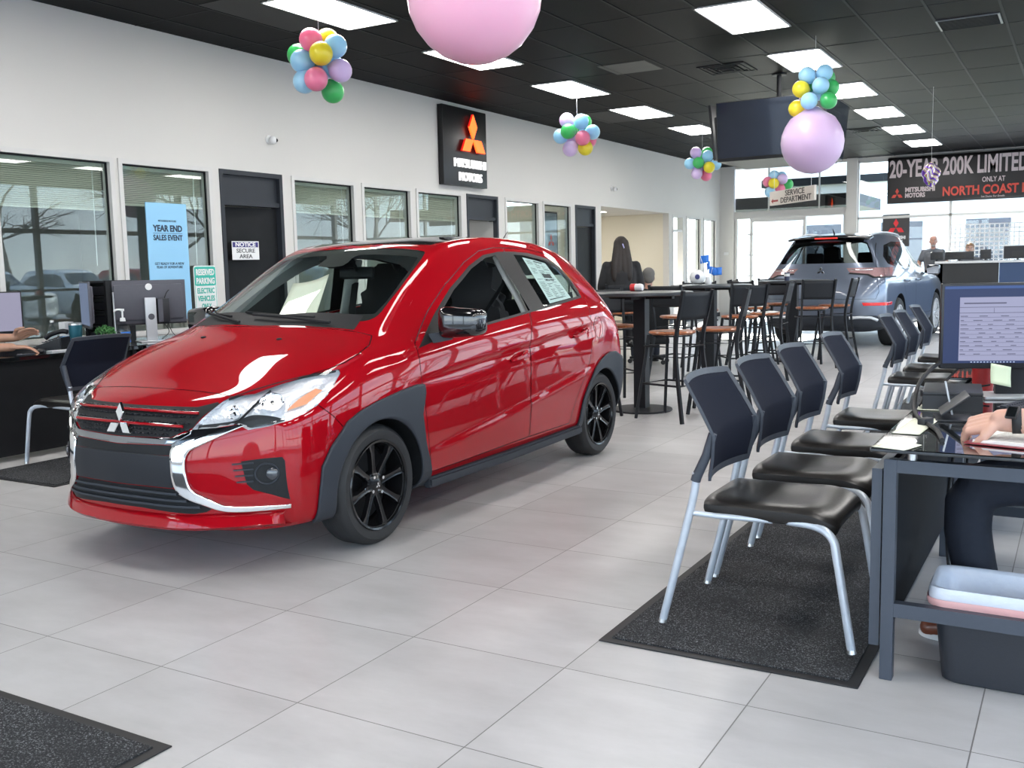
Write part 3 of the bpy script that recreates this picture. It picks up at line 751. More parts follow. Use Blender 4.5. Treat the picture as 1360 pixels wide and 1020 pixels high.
def wheel_parts(parent, x, y, sgn, rad=.287, width=.175, rim=.212, spokes=8, mat=None):
    """tyre and alloy wheel; outer face towards sgn*x"""
    t = bmesh.new()
    def prof():
        w = width / 2
        return [(rim - .012, -w + .012), (rim + .02, -w), (rad - .030, -w - .002), (rad - .010, -w + .014), (rad, -w + .034), (rad, w - .034), (rad - .010, w - .014), (rad - .030, w + .002), (rim + .02, w), (rim - .012, w - .012), (rim - .012, -w + .012)]
    lathe(t, prof(), 56, axis='x', close=False)
    # tread grooves
    for gx in (-.045, -.015, .015, .045):
        lathe(t, [(rad + .0006, gx - .003), (rad + .0012, gx), (rad + .0006, gx + .003)], 56, axis='x', close=False)
    mt = M.Translation((x, y, rad)) @ M.Rotation(0 if sgn > 0 else PI, 4, 'Z')
    t.transform(mt); tyre = obj('tyre', t, M_TYRE, parent, 35)
    b = bmesh.new(); w = width / 2
    lathe(b, [(rim, w - .012), (rim + .006, w - .004), (rim + .002, w + .002), (rim - .008, w - .002), (rim - .016, w - .03), (rim - .02, -w + .02)], 56, axis='x', close=False)
    lathe(b, [(0, w - .016), (.03, w - .016), (.034, w - .02), (.06, w - .03), (.068, w - .06)], 28, axis='x', close=False)
    for k in range(spokes):
        a = 2 * PI * k / spokes + .2
        def P(r, ta, xx):
            return V((xx, r * math.cos(a) - ta * math.sin(a), r * math.sin(a) + ta * math.cos(a)))
        sec = [(.045, .019, w - .026), (.10, .015, w - .020), (.16, .016, w - .012), (rim - .012, .026, w - .010)]
        rows = []
        for r, hw, xx in sec:
            rows.append([b.verts.new(P(r, -hw, xx - .022)), b.verts.new(P(r, -hw * .8, xx)), b.verts.new(P(r, -hw * .25, xx - .004)), b.verts.new(P(r, hw * .25, xx - .004)), b.verts.new(P(r, hw * .8, xx)), b.verts.new(P(r, hw, xx - .022))])
        for A, B in zip(rows, rows[1:]):
            for q in range(5): b.faces.new((A[q], A[q + 1], B[q + 1], B[q]))
    b.transform(mt); r = obj('alloy_wheel', b, mat or M_ALLOY, parent, 50)
    b = bmesh.new(); lathe(b, [(0, -.03), (rim - .03, -.03), (rim - .03, -.02), (0, -.02)], 40, axis='x', close=False); b.transform(mt); obj('brake_disc', b, M_BLACK, r, 40)
    for k in range(4):
        a = 2 * PI * k / 4 + .6; b = bmesh.new()
        c = (w - .030, .048 * math.cos(a), .048 * math.sin(a))
        cyl(b, c, (c[0] + .020, c[1], c[2]), .0095, .008, 8); b.transform(mt); obj('lug_nut', b, M_CHROME, r, 40)
    b = bmesh.new(); diamonds(b, .016, .002, M.Translation((w - .014, 0, -.004)) @ M.Rotation(PI / 2, 4, 'Z')); b.transform(mt); obj('hub_emblem', b, M_CHROME, r)

def seat_bm(c, w=.46, h=.62, tilt=14, headw=.26):
    """high-backed car seat: cushion and backrest with head restraint in one upholstered shell each"""
    b = bmesh.new(); x, y, z = c
    box(b, (x, y, z), (w, .50, .15), .05, M.Rotation(R(4), 3, 'X'), 3)
    k = bmesh.new()
    prof = [(-w * .46, 0), (-w * .5, h * .25), (-w * .48, h * .62), (-w * .40, h * .82), (-headw * .5, h * .93), (-headw * .48, h * 1.15), (-headw * .36, h * 1.25), (headw * .36, h * 1.25), (headw * .48, h * 1.15), (headw * .5, h * .93), (w * .40, h * .82), (w * .48, h * .62), (w * .5, h * .25), (w * .46, 0)]
    prism(k, curve2(prof, 4), -.06, .06, 'xz', .035)
    k.transform(M.Translation((x, y + .27, z + .05)) @ M.Rotation(R(-tilt), 4, 'X'))
    return b, k

def build_hatch():
    dense = hatch_body(); sculpt_hatch(dense); B = Body(dense)
    T = thing('hatchback_car', 'glossy red hatchback with black wheels parked on the tiled showroom floor', 'car', (-.44, 1.475, 0))
    SIDEX = (.45, 1.3)
    def side_part(name, poly, mat, gap=.0045, both=True, cut=True, push=0, thick=0, x=SIDEX, src=None):
        out = []
        for sg in ((1, -1) if both else (1,)):
            me = B.inter(polyprism(inset_poly(poly, gap) if gap else poly, x[0], x[1], 'yz'), src)
            out.append(B.part(name, B.skin(me), mat, T, push, thick, sg < 0))
        if cut:
            B.minus(polyprism(poly, x[0], x[1], 'yz')); B.minus(polyprism(poly, -x[1], -x[0], 'yz'))
        return out
    W0 = B.solid.copy()
    # wheel wells
    for cy in (.04, 2.505):
        for sg in (1, -1): B.minus(polyprism(circle2((cy, .287), .330, 64), min(sg * .5, sg * 1.2), max(sg * .5, sg * 1.2), 'yz'))
    split_liner(B, T)
    # glazing
    ws = curve2([(0, 1.05), (.30, 1.045), (.50, 1.045), (.585, 1.06), (.575, 1.14), (.545, 1.28), (.515, 1.375), (.47, 1.40), (.3, 1.418), (0, 1.424), (-.3, 1.418), (-.47, 1.40), (-.515, 1.375), (-.545, 1.28), (-.575, 1.14), (-.585, 1.06), (-.50, 1.045), (-.30, 1.045)], 4)
    c = polyprism(ws, -1.2, 1.5, 'xz'); me = B.inter(c.copy()); B.minus(c)
    B.part('windshield', B.skin(me), M_CARGLASS, T)
    # black ceramic band round the windshield glass
    c = polyprism(ws, -1.2, 1.5, 'xz'); ring = B.inter(c, W0)
    S2 = Body.__new__(Body); S2.__dict__ = dict(B.__dict__); S2.solid = ring
    S2.minus(polyprism(curve2([(0, 1.085), (.50, 1.082), (.565, 1.10), (.535, 1.24), (.505, 1.345), (.45, 1.372), (.12, 1.388), (.09, 1.33), (-.09, 1.33), (-.12, 1.388), (-.45, 1.372), (-.505, 1.345), (-.535, 1.24), (-.565, 1.10), (-.50, 1.082)], 3), -1.2, 1.5, 'xz'))
    B.part('windshield_band', B.skin(S2.solid), M_BLACK, T, -.003)
    rw = rrect(-.47, .98, .47, 1.25, .08); me = B.inter(polyprism(rw, 2.2, 4, 'xz')); B.minus(polyprism(rw, 2.2, 4, 'xz')); B.part('rear_window', B.skin(me), M_CARGLASS, T)
    dlo = [(.415, .905), (.56, .930), (1.10, .985), (1.60, 1.030), (2.0, 1.063), (2.325, 1.090), (2.335, 1.15), (2.315, 1.22), (2.25, 1.30), (2.12, 1.352), (1.88, 1.386), (1.67, 1.394), (1.50, 1.392), (1.32, 1.372), (1.13, 1.312), (.88, 1.195), (.66, 1.062)]
    win1 = [(.66, .955), (1.10, .998), (1.575, 1.041), (1.52, 1.2), (1.455, 1.370), (1.33, 1.355), (1.14, 1.295), (.90, 1.182), (.71, 1.065)]
    win2 = [(1.755, 1.056), (2.0, 1.078), (2.295, 1.102), (2.30, 1.15), (2.285, 1.21), (2.225, 1.285), (2.11, 1.333), (1.88, 1.367), (1.68, 1.376), (1.70, 1.25)]
    # the black surround (sail corner, pillars, seals) is the side-window outline minus the two panes
    ring = B.inter(polyprism(dlo, .45, 1.3, 'yz'))
    S2 = Body.__new__(Body); S2.__dict__ = dict(B.__dict__); S2.solid = ring
    S2.minus(polyprism(win1, .4, 1.35, 'yz')); S2.minus(polyprism(win2, .4, 1.35, 'yz'))
    for sg in (1, -1): B.part('window_surround', B.skin(S2.solid), M_BLACKTRIM, T, .002, 0, sg < 0)
    me1 = B.inter(polyprism(win1, .45, 1.3, 'yz')); me2 = B.inter(polyprism(win2, .45, 1.3, 'yz'))
    B.part('front_door_glass', B.skin(me1), M_CARGLASS, T, -.004, 0, True)
    for sg in (1, -1): B.part('rear_door_glass', B.skin(me2), M_CARGLASS, T, -.004, 0, sg < 0)
    B.minus(polyprism(dlo, .45, 1.3, 'yz')); B.minus(polyprism(dlo, -1.3, -.45, 'yz'))
    # inner lining
    W1 = B.skin(B.solid)
    up = W1.copy(); bmesh.ops.delete(up, geom=[f for f in up.faces if f.calc_center_median().z < .95 or f.calc_center_median().y < .1], context='FACES')
    for v in up.verts: v.co -= B.normal(v.co) * .028
    bmesh.ops.reverse_faces(up, faces=up.faces)
    me = bpy.data.meshes.new('headliner'); up.to_mesh(me); up.free(); me.materials.append(M_LINER); o = bpy.data.objects.new('headliner', me); C.objects.link(o); o.parent = T
    bmesh.ops.delete(W1, geom=[f for f in W1.faces if f.calc_center_median().z >= .95 and f.calc_center_median().y > .1], context='FACES')
    for v in W1.verts: v.co -= B.normal(v.co) * .03
    bmesh.ops.reverse_faces(W1, faces=W1.faces)
    me = bpy.data.meshes.new('cabin_trim'); W1.to_mesh(me); W1.free(); me.materials.append(M_DASH); o = bpy.data.objects.new('cabin_trim', me); C.objects.link(o); o.parent = T
    # roof panel
    rf = [(-.47, 1.0), (0, .93), (.47, 1.0), (.505, 1.15), (.50, 1.6), (.49, 2.1), (.47, 2.45), (.44, 2.70), (0, 2.74), (-.44, 2.70), (-.47, 2.45), (-.49, 2.1), (-.50, 1.6), (-.505, 1.15)]
    me = B.inter(polyprism(inset_poly(rf, .003), 1.2, 2, 'xy')); B.part('roof_panel', B.skin(me), M_BLKGLOSS, T); B.minus(polyprism(rf, 1.2, 2, 'xy'))
    # hood
    hd = [(-.46, -.535), (0, -.537), (.46, -.535), (.54, -.485), (.63, -.33), (.70, -.17), (.722, -.08), (.722, .02), (.705, .12), (.66, .20), (.57, .175), (.40, .13), (.2, .11), (0, .105), (-.2, .11), (-.40, .13), (-.57, .175), (-.66, .20), (-.705, .12), (-.722, .02), (-.722, -.08), (-.70, -.17), (-.63, -.33), (-.54, -.485)]
    me = B.inter(polyprism(inset_poly(hd, .005), .6, 1.3, 'xy')); B.part('hood', B.skin(me), M_RED, T); B.minus(polyprism(hd, .6, 1.3, 'xy'))
    # cowl under the glass
    cw = [(-.56, .185), (-.55, .180), (-.40, .137), (0, .112), (.40, .137), (.55, .180), (.56, .185), (.53, .30), (.40, .27), (0, .20), (-.40, .27), (-.53, .30)]
    me = B.inter(polyprism(cw, .8, 1.1, 'xy'), W0); B.part('cowl', B.skin(me), M_BLACK, T, .001)
    # headlamps
    hl = [(.38, .634), (.411, .693), (.437, .747), (.459, .766), (.51, .787), (.573, .812), (.644, .835), (.70, .849), (.728, .852), (.741, .834), (.753, .791), (.760, .751), (.759, .713), (.748, .685), (.725, .664), (.653, .642), (.589, .631), (.547, .656), (.494, .648), (.433, .637)]
    hlc = polyprism(hl, -1.2, .1, 'xz')
    meL = B.inter(hlc.copy(), W0)
    for sg in (1, -1):
        b = B.skin(meL); back = b.copy()
        lamp = B.part('headlight', b, M_LENS, T, .004, 0, sg < 0)
        # bright bowl behind the lens
        for v in back.verts: v.co -= B.normal(v.co) * .002
        inner = bmesh.new(); me = bpy.data.meshes.new('t'); back.to_mesh(me); back.free(); inner.from_mesh(me); bpy.data.meshes.remove(me)
        # housing: the same outline pressed back
        for v in inner.verts: v.co += V((-.012, .03, 0)) if not v.is_boundary else V((0, 0, 0))
        if sg < 0:
            for v in inner.verts: v.co.x = -v.co.x
            bmesh.ops.reverse_faces(inner, faces=inner.faces)
        obj('reflector', inner, M_REFL, lamp, 30)
        def P(x, z, d):
            p = B.front(x, z); n = B.normal(p); q = p - n * d
            return V((q.x * sg, q.y, q.z))
        b = bmesh.new()
        for (x, z, r) in ((.63, .745, .055), (.515, .705, .036)):
            c = P(x, z, .028); f = (P(x, z, -.02) - c)
            d, u, w = frame_of(f)
            prev = None
            for rr, hh in ((r, .022), (r * .9, .012), (r * .6, 0), (r * .25, -.004), (.001, .004)):
                ring_ = [b.verts.new(c + d * hh + rr * (math.cos(2 * PI * i / 24) * u + math.sin(2 * PI * i / 24) * w)) for i in range(24)]
                if prev:
                    for i in range(24): b.faces.new((prev[i], prev[(i + 1) % 24], ring_[(i + 1) % 24], ring_[i]))
                prev = ring_
            cyl(b, c, c + d * .02, r * .22, r * .16, 12)
        obj('lamp_bowl', b, M_CHROME, lamp, 40)
        b = bmesh.new(); tube(b, [P(.575, .79, .012), P(.572, .75, .014), P(.555, .69, .012), P(.535, .655, .008)], .005, 6)
        tube(b, [P(.45, .755, .003), P(.51, .785, .003), P(.573, .809, .003), P(.644, .832, .003), P(.722, .848, .003)], .006, 6)
        obj('lamp_divider', b, M_BLACK, lamp, 60)
        am = B.skin(B.inter(polyprism([(.700, .705), (.738, .725), (.742, .775), (.722, .785), (.708, .75)], -1.2, .1, 'xz'), W0))
        B.part('turn_signal', am, M_AMBER, lamp, -.004, 0, sg < 0)
    B.minus(hlc); B.minus(polyprism([(-a, b) for a, b in hl][::-1], -1.2, .1, 'xz'))
    # doors
    fd = [(.445, .268), (1.47, .290), (1.493, .56), (1.501, .853), (1.565, 1.036), (1.575, 1.20), (1.59, 1.42), (1.48, 1.42), (1.30, 1.40), (1.10, 1.335), (.86, 1.22), (.63, 1.085), (.40, .93), (.385, .77), (.41, .537)]
    rd = [(1.474, .290), (2.003, .291), (2.133, .485), (2.30, .66), (2.355, .82), (2.365, .97), (2.375, 1.12), (2.35, 1.24), (2.28, 1.33), (2.13, 1.385), (1.88, 1.415), (1.594, 1.42), (1.579, 1.20), (1.569, 1.036), (1.505, .853), (1.497, .56)]
    F = side_part('front_door', fd, M_RED); Rr = side_part('rear_door', rd, M_RED)
    # front bumper skin
    fb = [(-1.2, .1), (-.30, .1), (-.30, .50), (-.165, .552), (-.26, .66), (-.33, .72), (-.33, .80), (-1.2, .80)]
    me = B.inter(polyprism(inset_poly(fb, .004), -1.2, 1.2, 'yz')); B.part('front_bumper', B.skin(me), M_RED, T); B.minus(polyprism(fb, -1.2, 1.2, 'yz'))
    tl = [(2.574, 1.041), (2.66, 1.05), (2.76, 1.03), (3.1, 1.0), (3.1, .80), (2.76, .825), (2.66, .815), (2.60, .93)]
    for L in side_part('tail_light', tl, M_TAIL, .001): pass
    B.part('body_shell', B.skin(B.solid), M_RED, T)
    # spoiler lip over the rear glass
    b = bmesh.new()
    def spo(u, v):
        x = (u - .5) * .98; y = 2.66 + .20 * v - .10 * abs(2 * u - 1) ** 2.5; z = B.top(max(-.5, min(.5, x)), 2.6).z - .012 - .075 * v + .02
        return V((x, y, z - .02 * abs(2 * u - 1) ** 3))
    grid(b, spo, 24, 5); o = obj('roof_spoiler', b, M_BLKGLOSS, T, 60, solid=.018)
    # wheel arch cladding
    ci = circle2((.04, .287), .316, 30, 195, -15); 
    arcF = [(.455, .20), (.43, .30), (.382, .438), (.36, .583), (.40, .69), (.395, .728), (.34, .733), (.215, .72), (.02, .689), (-.10, .66), (-.19, .623), (-.30, .528), (-.355, .448), (-.373, .294), (-.375, .205)]
    for sg in (1, -1): obj('fender_cladding', strip_bm(B, arcF, ci[::-1], B.side, .009, 120, 10, sg), M_PLASTIC, T, 40, solid=.012)
    ci2 = [(a + 2.465, z) for a, z in ci]
    arcR = [(2.93, .27), (2.935, .40), (2.90, .55), (2.84, .655), (2.735, .70), (2.64, .705), (2.552, .691), (2.45, .66), (2.356, .612), (2.275, .53), (2.191, .428), (2.14, .30), (2.11, .22)]
    for sg in (1, -1): obj('rear_cladding', strip_bm(B, arcR, ci2[::-1], B.side, .009, 120, 10, sg), M_PLASTIC, T, 40, solid=.012)
    for sg in (1, -1):
        b = bmesh.new(); tube(b, [(sg * .79, .43, .216), (sg * .81, 1.2, .222), (sg * .81, 2.15, .235)], 0, sq=(.055, .055)); bmesh.ops.bevel(b, geom=b.edges[:], offset=.012, segments=2, affect='EDGES'); obj('side_skirt', b, M_PLASTIC, T, 50)
    # ---- nose
    def fpath(pts, push, n=8):
        out = []
        P = smooth_path([(a, 0, c) for a, c in pts], n)
        for p in P:
            h = B.front(p.x, p.z); out.append(h + B.normal(h) * push)
        return out
    def front_patch(name, poly, mat, push, thick, mirror=False, parent=None, both=False):
        r = []
        for sg in ((1, -1) if both else (1,)):
            me = B.inter(polyprism(poly, -1.2, .0, 'xz'), W0)
            o = B.part(name, B.skin(me), mat, T, push, thick, sg < 0)
            if parent: o.parent = parent
            r.append(o)
        return r
    gr = [(-.42, .742), (-.353, .724), (0, .722), (.353, .724), (.42, .742), (.437, .735), (.405, .69), (.385, .645), (.295, .604), (.0, .597), (-.295, .604), (-.385, .645), (-.405, .69), (-.437, .735)]
    g = front_patch('grille', gr, M_BLACK, .002, 0)[0]
    b = bmesh.new()
    for k, z in enumerate((.712, .690, .664, .636, .617)):
        for i in range(-18, 19):
            x = i * .021 + (.0105 if k % 2 else 0)
            if abs(x) > .37 - (.08 if z < .63 else 0): continue
            p = B.front(x, z); box(b, p + V((0, -.006, 0)), (.017, .012, .006), .002, M.Rotation(R(20 if (i + k) % 2 else -20), 3, 'Y'), 1)
    obj('grille_mesh', b, pm('grille_plastic', (.008, .009, .013), .4, spec=.25, noise=(.024, .026, .032), scale=60), g, 40)
    for z in (.700, .650):
        e = .385 if z > .67 else .345
        b = bmesh.new(); tube(b, fpath([(-e, z - .004), (-.2, z - .001), (0, z), (.2, z - .001), (e, z - .004)], .012), .0065, 8); obj('grille_bar', b, M_RED, g, 60, label='red grille bar')
        b = bmesh.new(); tube(b, [p + V((0, 0, .007)) for p in fpath([(-e, z - .004), (-.2, z - .001), (0, z), (.2, z - .001), (e, z - .004)], .008)], .0025, 8); obj('grille_bar_rim', b, M_CHROME, g, 60)
    b = bmesh.new(); p = B.front(0, .668); diamonds(b, .090, .014, M.Translation((p.x, p.y - .022, .655)) @ M.Rotation(R(-8), 4, 'X'))
    bmesh.ops.bevel(b, geom=b.edges[:], offset=.003, segments=1, affect='EDGES'); obj('emblem', b, M_CHROME, T)
    # chrome bar and the two C-shaped chrome blades
    bar = [(-.385, .632), (-.30, .602), (0, .594), (.30, .602), (.385, .632), (.385, .618), (.31, .575), (.0, .566), (-.31, .575), (-.385, .618)]
    front_patch('grille_trim', bar, pm('chrome_mirroring_dark', (.30, .31, .33), .07, 1.0, noise=(.28, .29, .31), scale=30), .008, .008)  # ordinary chrome; the dark it mirrors is painted into the base colour
    slot = [(-.31, .572), (.0, .563), (.31, .572), (.318, .53), (0, .526), (-.318, .53)]
    front_patch('air_slot', slot, M_BLACK, .003, 0)
    cC = [(.312, .556), (.313, .489), (.321, .402), (.355, .352), (.44, .313), (.486, .292), (.539, .282), (.637, .284), (.723, .290), (.725, .306), (.639, .306), (.534, .309), (.473, .334), (.395, .384), (.379, .442), (.375, .51), (.389, .546), (.432, .579), (.52, .628), (.575, .651), (.56, .653), (.50, .632), (.42, .594), (.345, .563)]
    cin = [(.723, .290), (.637, .284), (.539, .282), (.486, .292), (.44, .313), (.355, .352), (.321, .402), (.313, .489), (.312, .556), (.345, .574), (.42, .604), (.50, .640), (.56, .655)]
    cout = [(.725, .306), (.639, .304), (.534, .307), (.49, .322), (.455, .345), (.395, .384), (.379, .442), (.375, .51), (.389, .546), (.40, .556), (.45, .583), (.52, .620), (.575, .648)]
    for sg in (1, -1): obj('chrome_blade', strip_bm(B, curve2(cin, 4, False), curve2(cout, 4, False), B.front, .008, 90, 6, sg), M_CHROME, T, 40, solid=.010)
    wing = [(.383, .636), (.31, .60), (.308, .56), (.345, .563), (.42, .594), (.50, .632), (.55, .651), (.50, .645)]
    front_patch('grille_wing', wing, M_BLKGLOSS, .006, .006, both=True)
    pl = [(-.312, .528), (.312, .528), (.322, .46), (.312, .392), (-.312, .392), (-.322, .46)]
    front_patch('number_plate_panel', pl, pm('plate_panel_plastic', (.014, .016, .021), .5, spec=.3, noise=(.017, .019, .025), scale=120), .010, .012)
    lg = [(-.312, .386), (.312, .386), (.36, .345), (.47, .304), (.44, .285), (.39, .276), (.12, .288), (-.12, .288), (-.39, .276), (-.44, .285), (-.47, .304), (-.36, .345)]
    lgo = front_patch('lower_grille', lg, M_BLACK, .002, 0)[0]
    for z, e in ((.365, .33), (.335, .37), (.308, .42)):
        b = bmesh.new(); tube(b, fpath([(-e, z), (0, z + .004), (e, z)], .008), 0, sq=(.014, .010)); obj('grille_slat', b, M_PLASTIC, lgo, 50)
    # fog lamps
    fg = [(.570, .500), (.64, .508), (.709, .512), (.718, .495), (.722, .40), (.726, .325), (.672, .351), (.61, .375), (.589, .40)]
    for i, o in enumerate(front_patch('fog_lamp', fg, M_BLACK, .002, 0, both=True)):
        sg = 1 if i == 0 else -1
        def Q(x, z, d=0):
            p = B.front(x, z); q = p + B.normal(p) * d; return V((q.x * sg, q.y, q.z))
        c = Q(.658, .443, .004); nrm = (Q(.658, .443, .05) - c).normalized()
        b = bmesh.new(); d, u, w = frame_of(nrm)
        tube(b, [c + .050 * math.cos(2 * PI * k / 28) * u + .044 * math.sin(2 * PI * k / 28) * w for k in range(28)], .0045, 6, True); obj('bezel', b, M_PLASTIC, o, 60)
        b = bmesh.new(); c2 = Q(.676, .443, .003); lathe(b, [(.028, 0), (.026, .010), (.018, .014), (0, .016)], 20); b.transform(M.Translation(c2) @ nrm.to_track_quat('Z', 'Y').to_matrix().to_4x4()); obj('lens', b, pm('fog_glass', (.03, .035, .045), .06, coat=1, noise=(.04, .045, .055), scale=20), o, 60)
        b = bmesh.new()
        for z in (.488, .462, .436, .41):
            tube(b, [Q(.540 + (.488 - z) * .2, z, .001), Q(.575, z + .002, .004), Q(.612, z + .003, .004)], 0, sq=(.010, .006))
        obj('vent_slat', b, M_PLASTIC, o, 50)
    # front lip
    b = bmesh.new()
    def lip(u, v):
        a = (u - .5) * 2; x = a * .705; hp = B.front(x * .985, .27); yb = hp.y - .004 + .014 * max(0, abs(a) - .7) / .3
        prof = [(.004, .268), (-.008, .248), (-.016, .216), (-.004, .204), (.06, .20)]
        dy, z = prof[v]; return V((x * (1 + .02 * (v == 2)), yb + dy, z + .012 * abs(a) ** 2))
    vs = [[b.verts.new(lip(i / 32, j)) for j in range(5)] for i in range(33)]
    for i in range(32):
        for j in range(4): b.faces.new((vs[i][j], vs[i + 1][j], vs[i + 1][j + 1], vs[i][j + 1]))
    obj('front_lip', b, M_RED, T, 35, solid=.006)
    # mirrors
    for sg in (1, -1):
        b = bmesh.new()
        box(b, (0, 0, 0), (.24, .14, .15), .05, None, 4)
        for v in b.verts:
            v.co.z *= 1 - .12 * (v.co.x / .11); v.co.y -= .25 * v.co.x * (1 if v.co.y < 0 else .2) * -1 if v.co.x > 0 else 0
        b.transform(M.Translation((sg * .925, .60, 1.025)) @ M.Scale(sg, 4, V((1, 0, 0)))); cap = obj('side_mirror', b, M_BLKGLOSS, T, 60)
        b = bmesh.new(); box(b, (sg * .925, .664, 1.025), (.18, .004, .10), .0015); obj('mirror_glass', b, M_CHROME, cap)
        b = bmesh.new(); tube(b, [(sg * .755, .55, .945), (sg * .80, .57, .950), (sg * .86, .59, .962)], 0, sq=(.035, .05)); obj('mirror_arm', b, M_PLASTIC, cap, 50)
    # door handles
    for k, (y, z, doors) in enumerate(((1.335, .775, F), (2.15, .855, Rr))):
        for i, dr in enumerate(doors):
            sg = 1 if i == 0 else -1
            p0 = B.side(y, z, 1); x = p0.x
            b = bmesh.new()
            tube(b, [(sg * (x + .004), y - .075, z - .010), (sg * (x + .030), y - .05, z), (sg * (x + .036), y + .02, z + .012), (sg * (x + .022), y + .085, z + .024), (sg * (x + .004), y + .105, z + .028)], 0, sq=(.030, .016)); bmesh.ops.bevel(b, geom=b.edges[:], offset=.004, segments=2, affect='EDGES')
            obj('door_handle', b, M_RED, dr, 60)
            b = bmesh.new(); lathe(b, [(.0, -.006), (.03, -.004), (.043, .0015), (.046, .001)], 24, close=False); b.transform(M.Translation((sg * x, y - .005, z - .012)) @ M.Rotation(sg * PI / 2, 4, 'Y') @ M.Diagonal((.8, 1.1, 1, 1))); obj('handle_cup', b, M_RED, dr, 60)
    # fuel flap is on this side as a fine line
    for sg in (1,):
        pts = [B.side(2.47 + .07 * math.cos(2 * PI * i / 28), .885 + .075 * math.sin(2 * PI * i / 28)) for i in range(28)]
        b = bmesh.new(); tube(b, [p + B.normal(p) * .0002 for p in pts], .0016, 5, True); obj('fuel_flap_seam', b, M_BLACK, T)
    # wheels
    for y in (.04, 2.505):
        for sg in (1, -1):
            wr = bpy.data.objects.new('wheel', None); C.objects.link(wr); wr.parent = T; wr.empty_display_size = .1
            wheel_parts(wr, sg * .712, y, sg)
    # wipers
    for x0, x1 in ((.42, -.20), (-.15, -.62)):
        b = bmesh.new(); 
        def W(x, k, up): 
            p = B.front(x, k); return p + B.normal(p) * up
        tube(b, [W(x0, 1.035, .012), W((x0 + x1) / 2, 1.055, .022), W(x1 + .1, 1.065, .020)], .008, 6); tube(b, [W(x0 - .12, 1.062, .010), W((x0 + x1) / 2 - .05, 1.070, .010), W(x1 if x1 > -.5 else -.53, 1.085, .008)], .006, 6)
        obj('wiper', b, M_BLACK, T, 60)
    for x in (.26, -.26):
        p = B.top(x, -.02); b = bmesh.new(); ball(b, p, .014, 10, (1.2, 1, .5)); obj('washer_nozzle', b, M_BLACK, T, 60)
    # cabin
    for x in (.36, -.36):
        a, k = seat_bm((x, 1.25, .52)); s = obj('front_seat', k, M_SEAT, T, 60); obj('seat_cushion', a, M_SEAT, s, 60)
        b = bmesh.new(); tube(b, [(x * 1.62, 1.62, 1.22), (x * 1.45, 1.50, 1.05), (x * 1.2, 1.38, .8)], 0, sq=(.045, .003)); obj('seat_belt', b, M_BLACK, s)
    b = bmesh.new(); box(b, (0, 2.06, .50), (1.22, .48, .16), .05, None, 3); k = bmesh.new(); box(k, (0, 2.40, .80), (1.22, .13, .56), .05, M.Rotation(R(-16), 3, 'X'), 3)
    s = obj('rear_bench', k, M_SEAT, T, 60); obj('bench_cushion', b, M_SEAT, s, 60)
    for x in (.34, -.34, 0):
        b = bmesh.new(); box(b, (x, 2.47, 1.13), (.25, .10, .18), .045, M.Rotation(R(-10), 3, 'X'), 3); obj('head_restraint', b, M_SEAT, s, 60)
    b = bmesh.new()
    def dash(u, v):
        x = (u - .5) * 1.27; t = v
        prof = [(.16, .965), (.30, 1.005), (.48, 1.015), (.58, .985), (.62, .90), (.60, .74), (.55, .60)]
        f = t * 6; i = min(5, int(f)); q = f - i
        y = prof[i][0] * (1 - q) + prof[i + 1][0] * q; z = prof[i][1] * (1 - q) + prof[i + 1][1] * q
        z += .045 * math.exp(-((x - .36) / .17) ** 2) * (1 if .2 < t < .8 else .3)
        return V((x, y + .10 * abs(2 * u - 1) ** 2 * (1 - t), z))
    grid(b, dash, 30, 18); obj('dashboard', b, M_DASH, T, 60, solid=.01)
    b = bmesh.new(); mt = M.Translation((.36, .80, .965)) @ M.Rotation(R(66), 4, 'X')
    tube(b, [mt @ V((.175 * math.cos(2 * PI * i / 32), .175 * math.sin(2 * PI * i / 32), 0)) for i in range(32)], .014, 8, True)
    for a in (-90, 0, 180): tube(b, [mt @ V((0, 0, -.02)), mt @ V((.17 * math.cos(R(a)), .17 * math.sin(R(a)), 0))], .013, 6)
    ball(b, mt @ V((0, 0, -.015)), .055, 12, (1, 1, .5)); tube(b, [mt @ V((0, 0, -.02)), (.36, .55, .86)], .025, 8)
    obj('steering_wheel', b, M_BLACK, T, 60)
    b = bmesh.new(); box(b, (-.01, .93, 1.285), (.24, .035, .07), .014, M.Rotation(R(-8), 3, 'X'), 3); tube(b, [(0, .92, 1.30), (0, .86, 1.375)], .012, 6); obj('rear_view_mirror', b, M_BLACK, T, 60)
    b = bmesh.new(); box(b, (-.09, .855, 1.355), (.20, .10, .05), .015, M.Rotation(R(-28), 3, 'X'), 2); obj('camera_housing', b, M_BLACK, T, 60)
    b = bmesh.new(); box2(b, (-.68, .45, .26), (.68, 2.5, .30)); obj('cabin_floor', b, M_DASH, T)
    # white sheet standing against the windshield
    b = bmesh.new()
    def sheet(u, v): return V((-.165 + .25 * u - .10 * v, .42 + .25 * v + .02 * u, 1.042 + .19 * v + .05 * u * v - .012 * math.sin(u * PI)))
    grid(b, sheet, 8, 8); obj('dash_sheet', b, pm('cream_card', (.80, .77, .66), .6, noise=(.77, .74, .63), scale=12), T, 60, solid=.0015, label='cream card lying on the dashboard')
    # price sticker inside the rear door glass
    b = bmesh.new()
    P4 = [(1.79, 1.365), (2.075, 1.325), (2.185, 1.098), (1.865, 1.073)]
    def stick(u, v):
        a = V(P4[0]).lerp(V(P4[1]), u); c = V(P4[3]).lerp(V(P4[2]), u); q = a.lerp(c, v); h = B.side(q.x, q.y); n = B.normal(h); return h - n * .007
    grid(b, stick, 10, 10); st = obj('price_sticker', b, pm('sticker_paper', (.62, .70, .70), .6, noise=(.58, .66, .66), scale=12), T, 60, label='printed price sticker inside the rear door glass')
    b = bmesh.new(); rnd = random.Random(3)
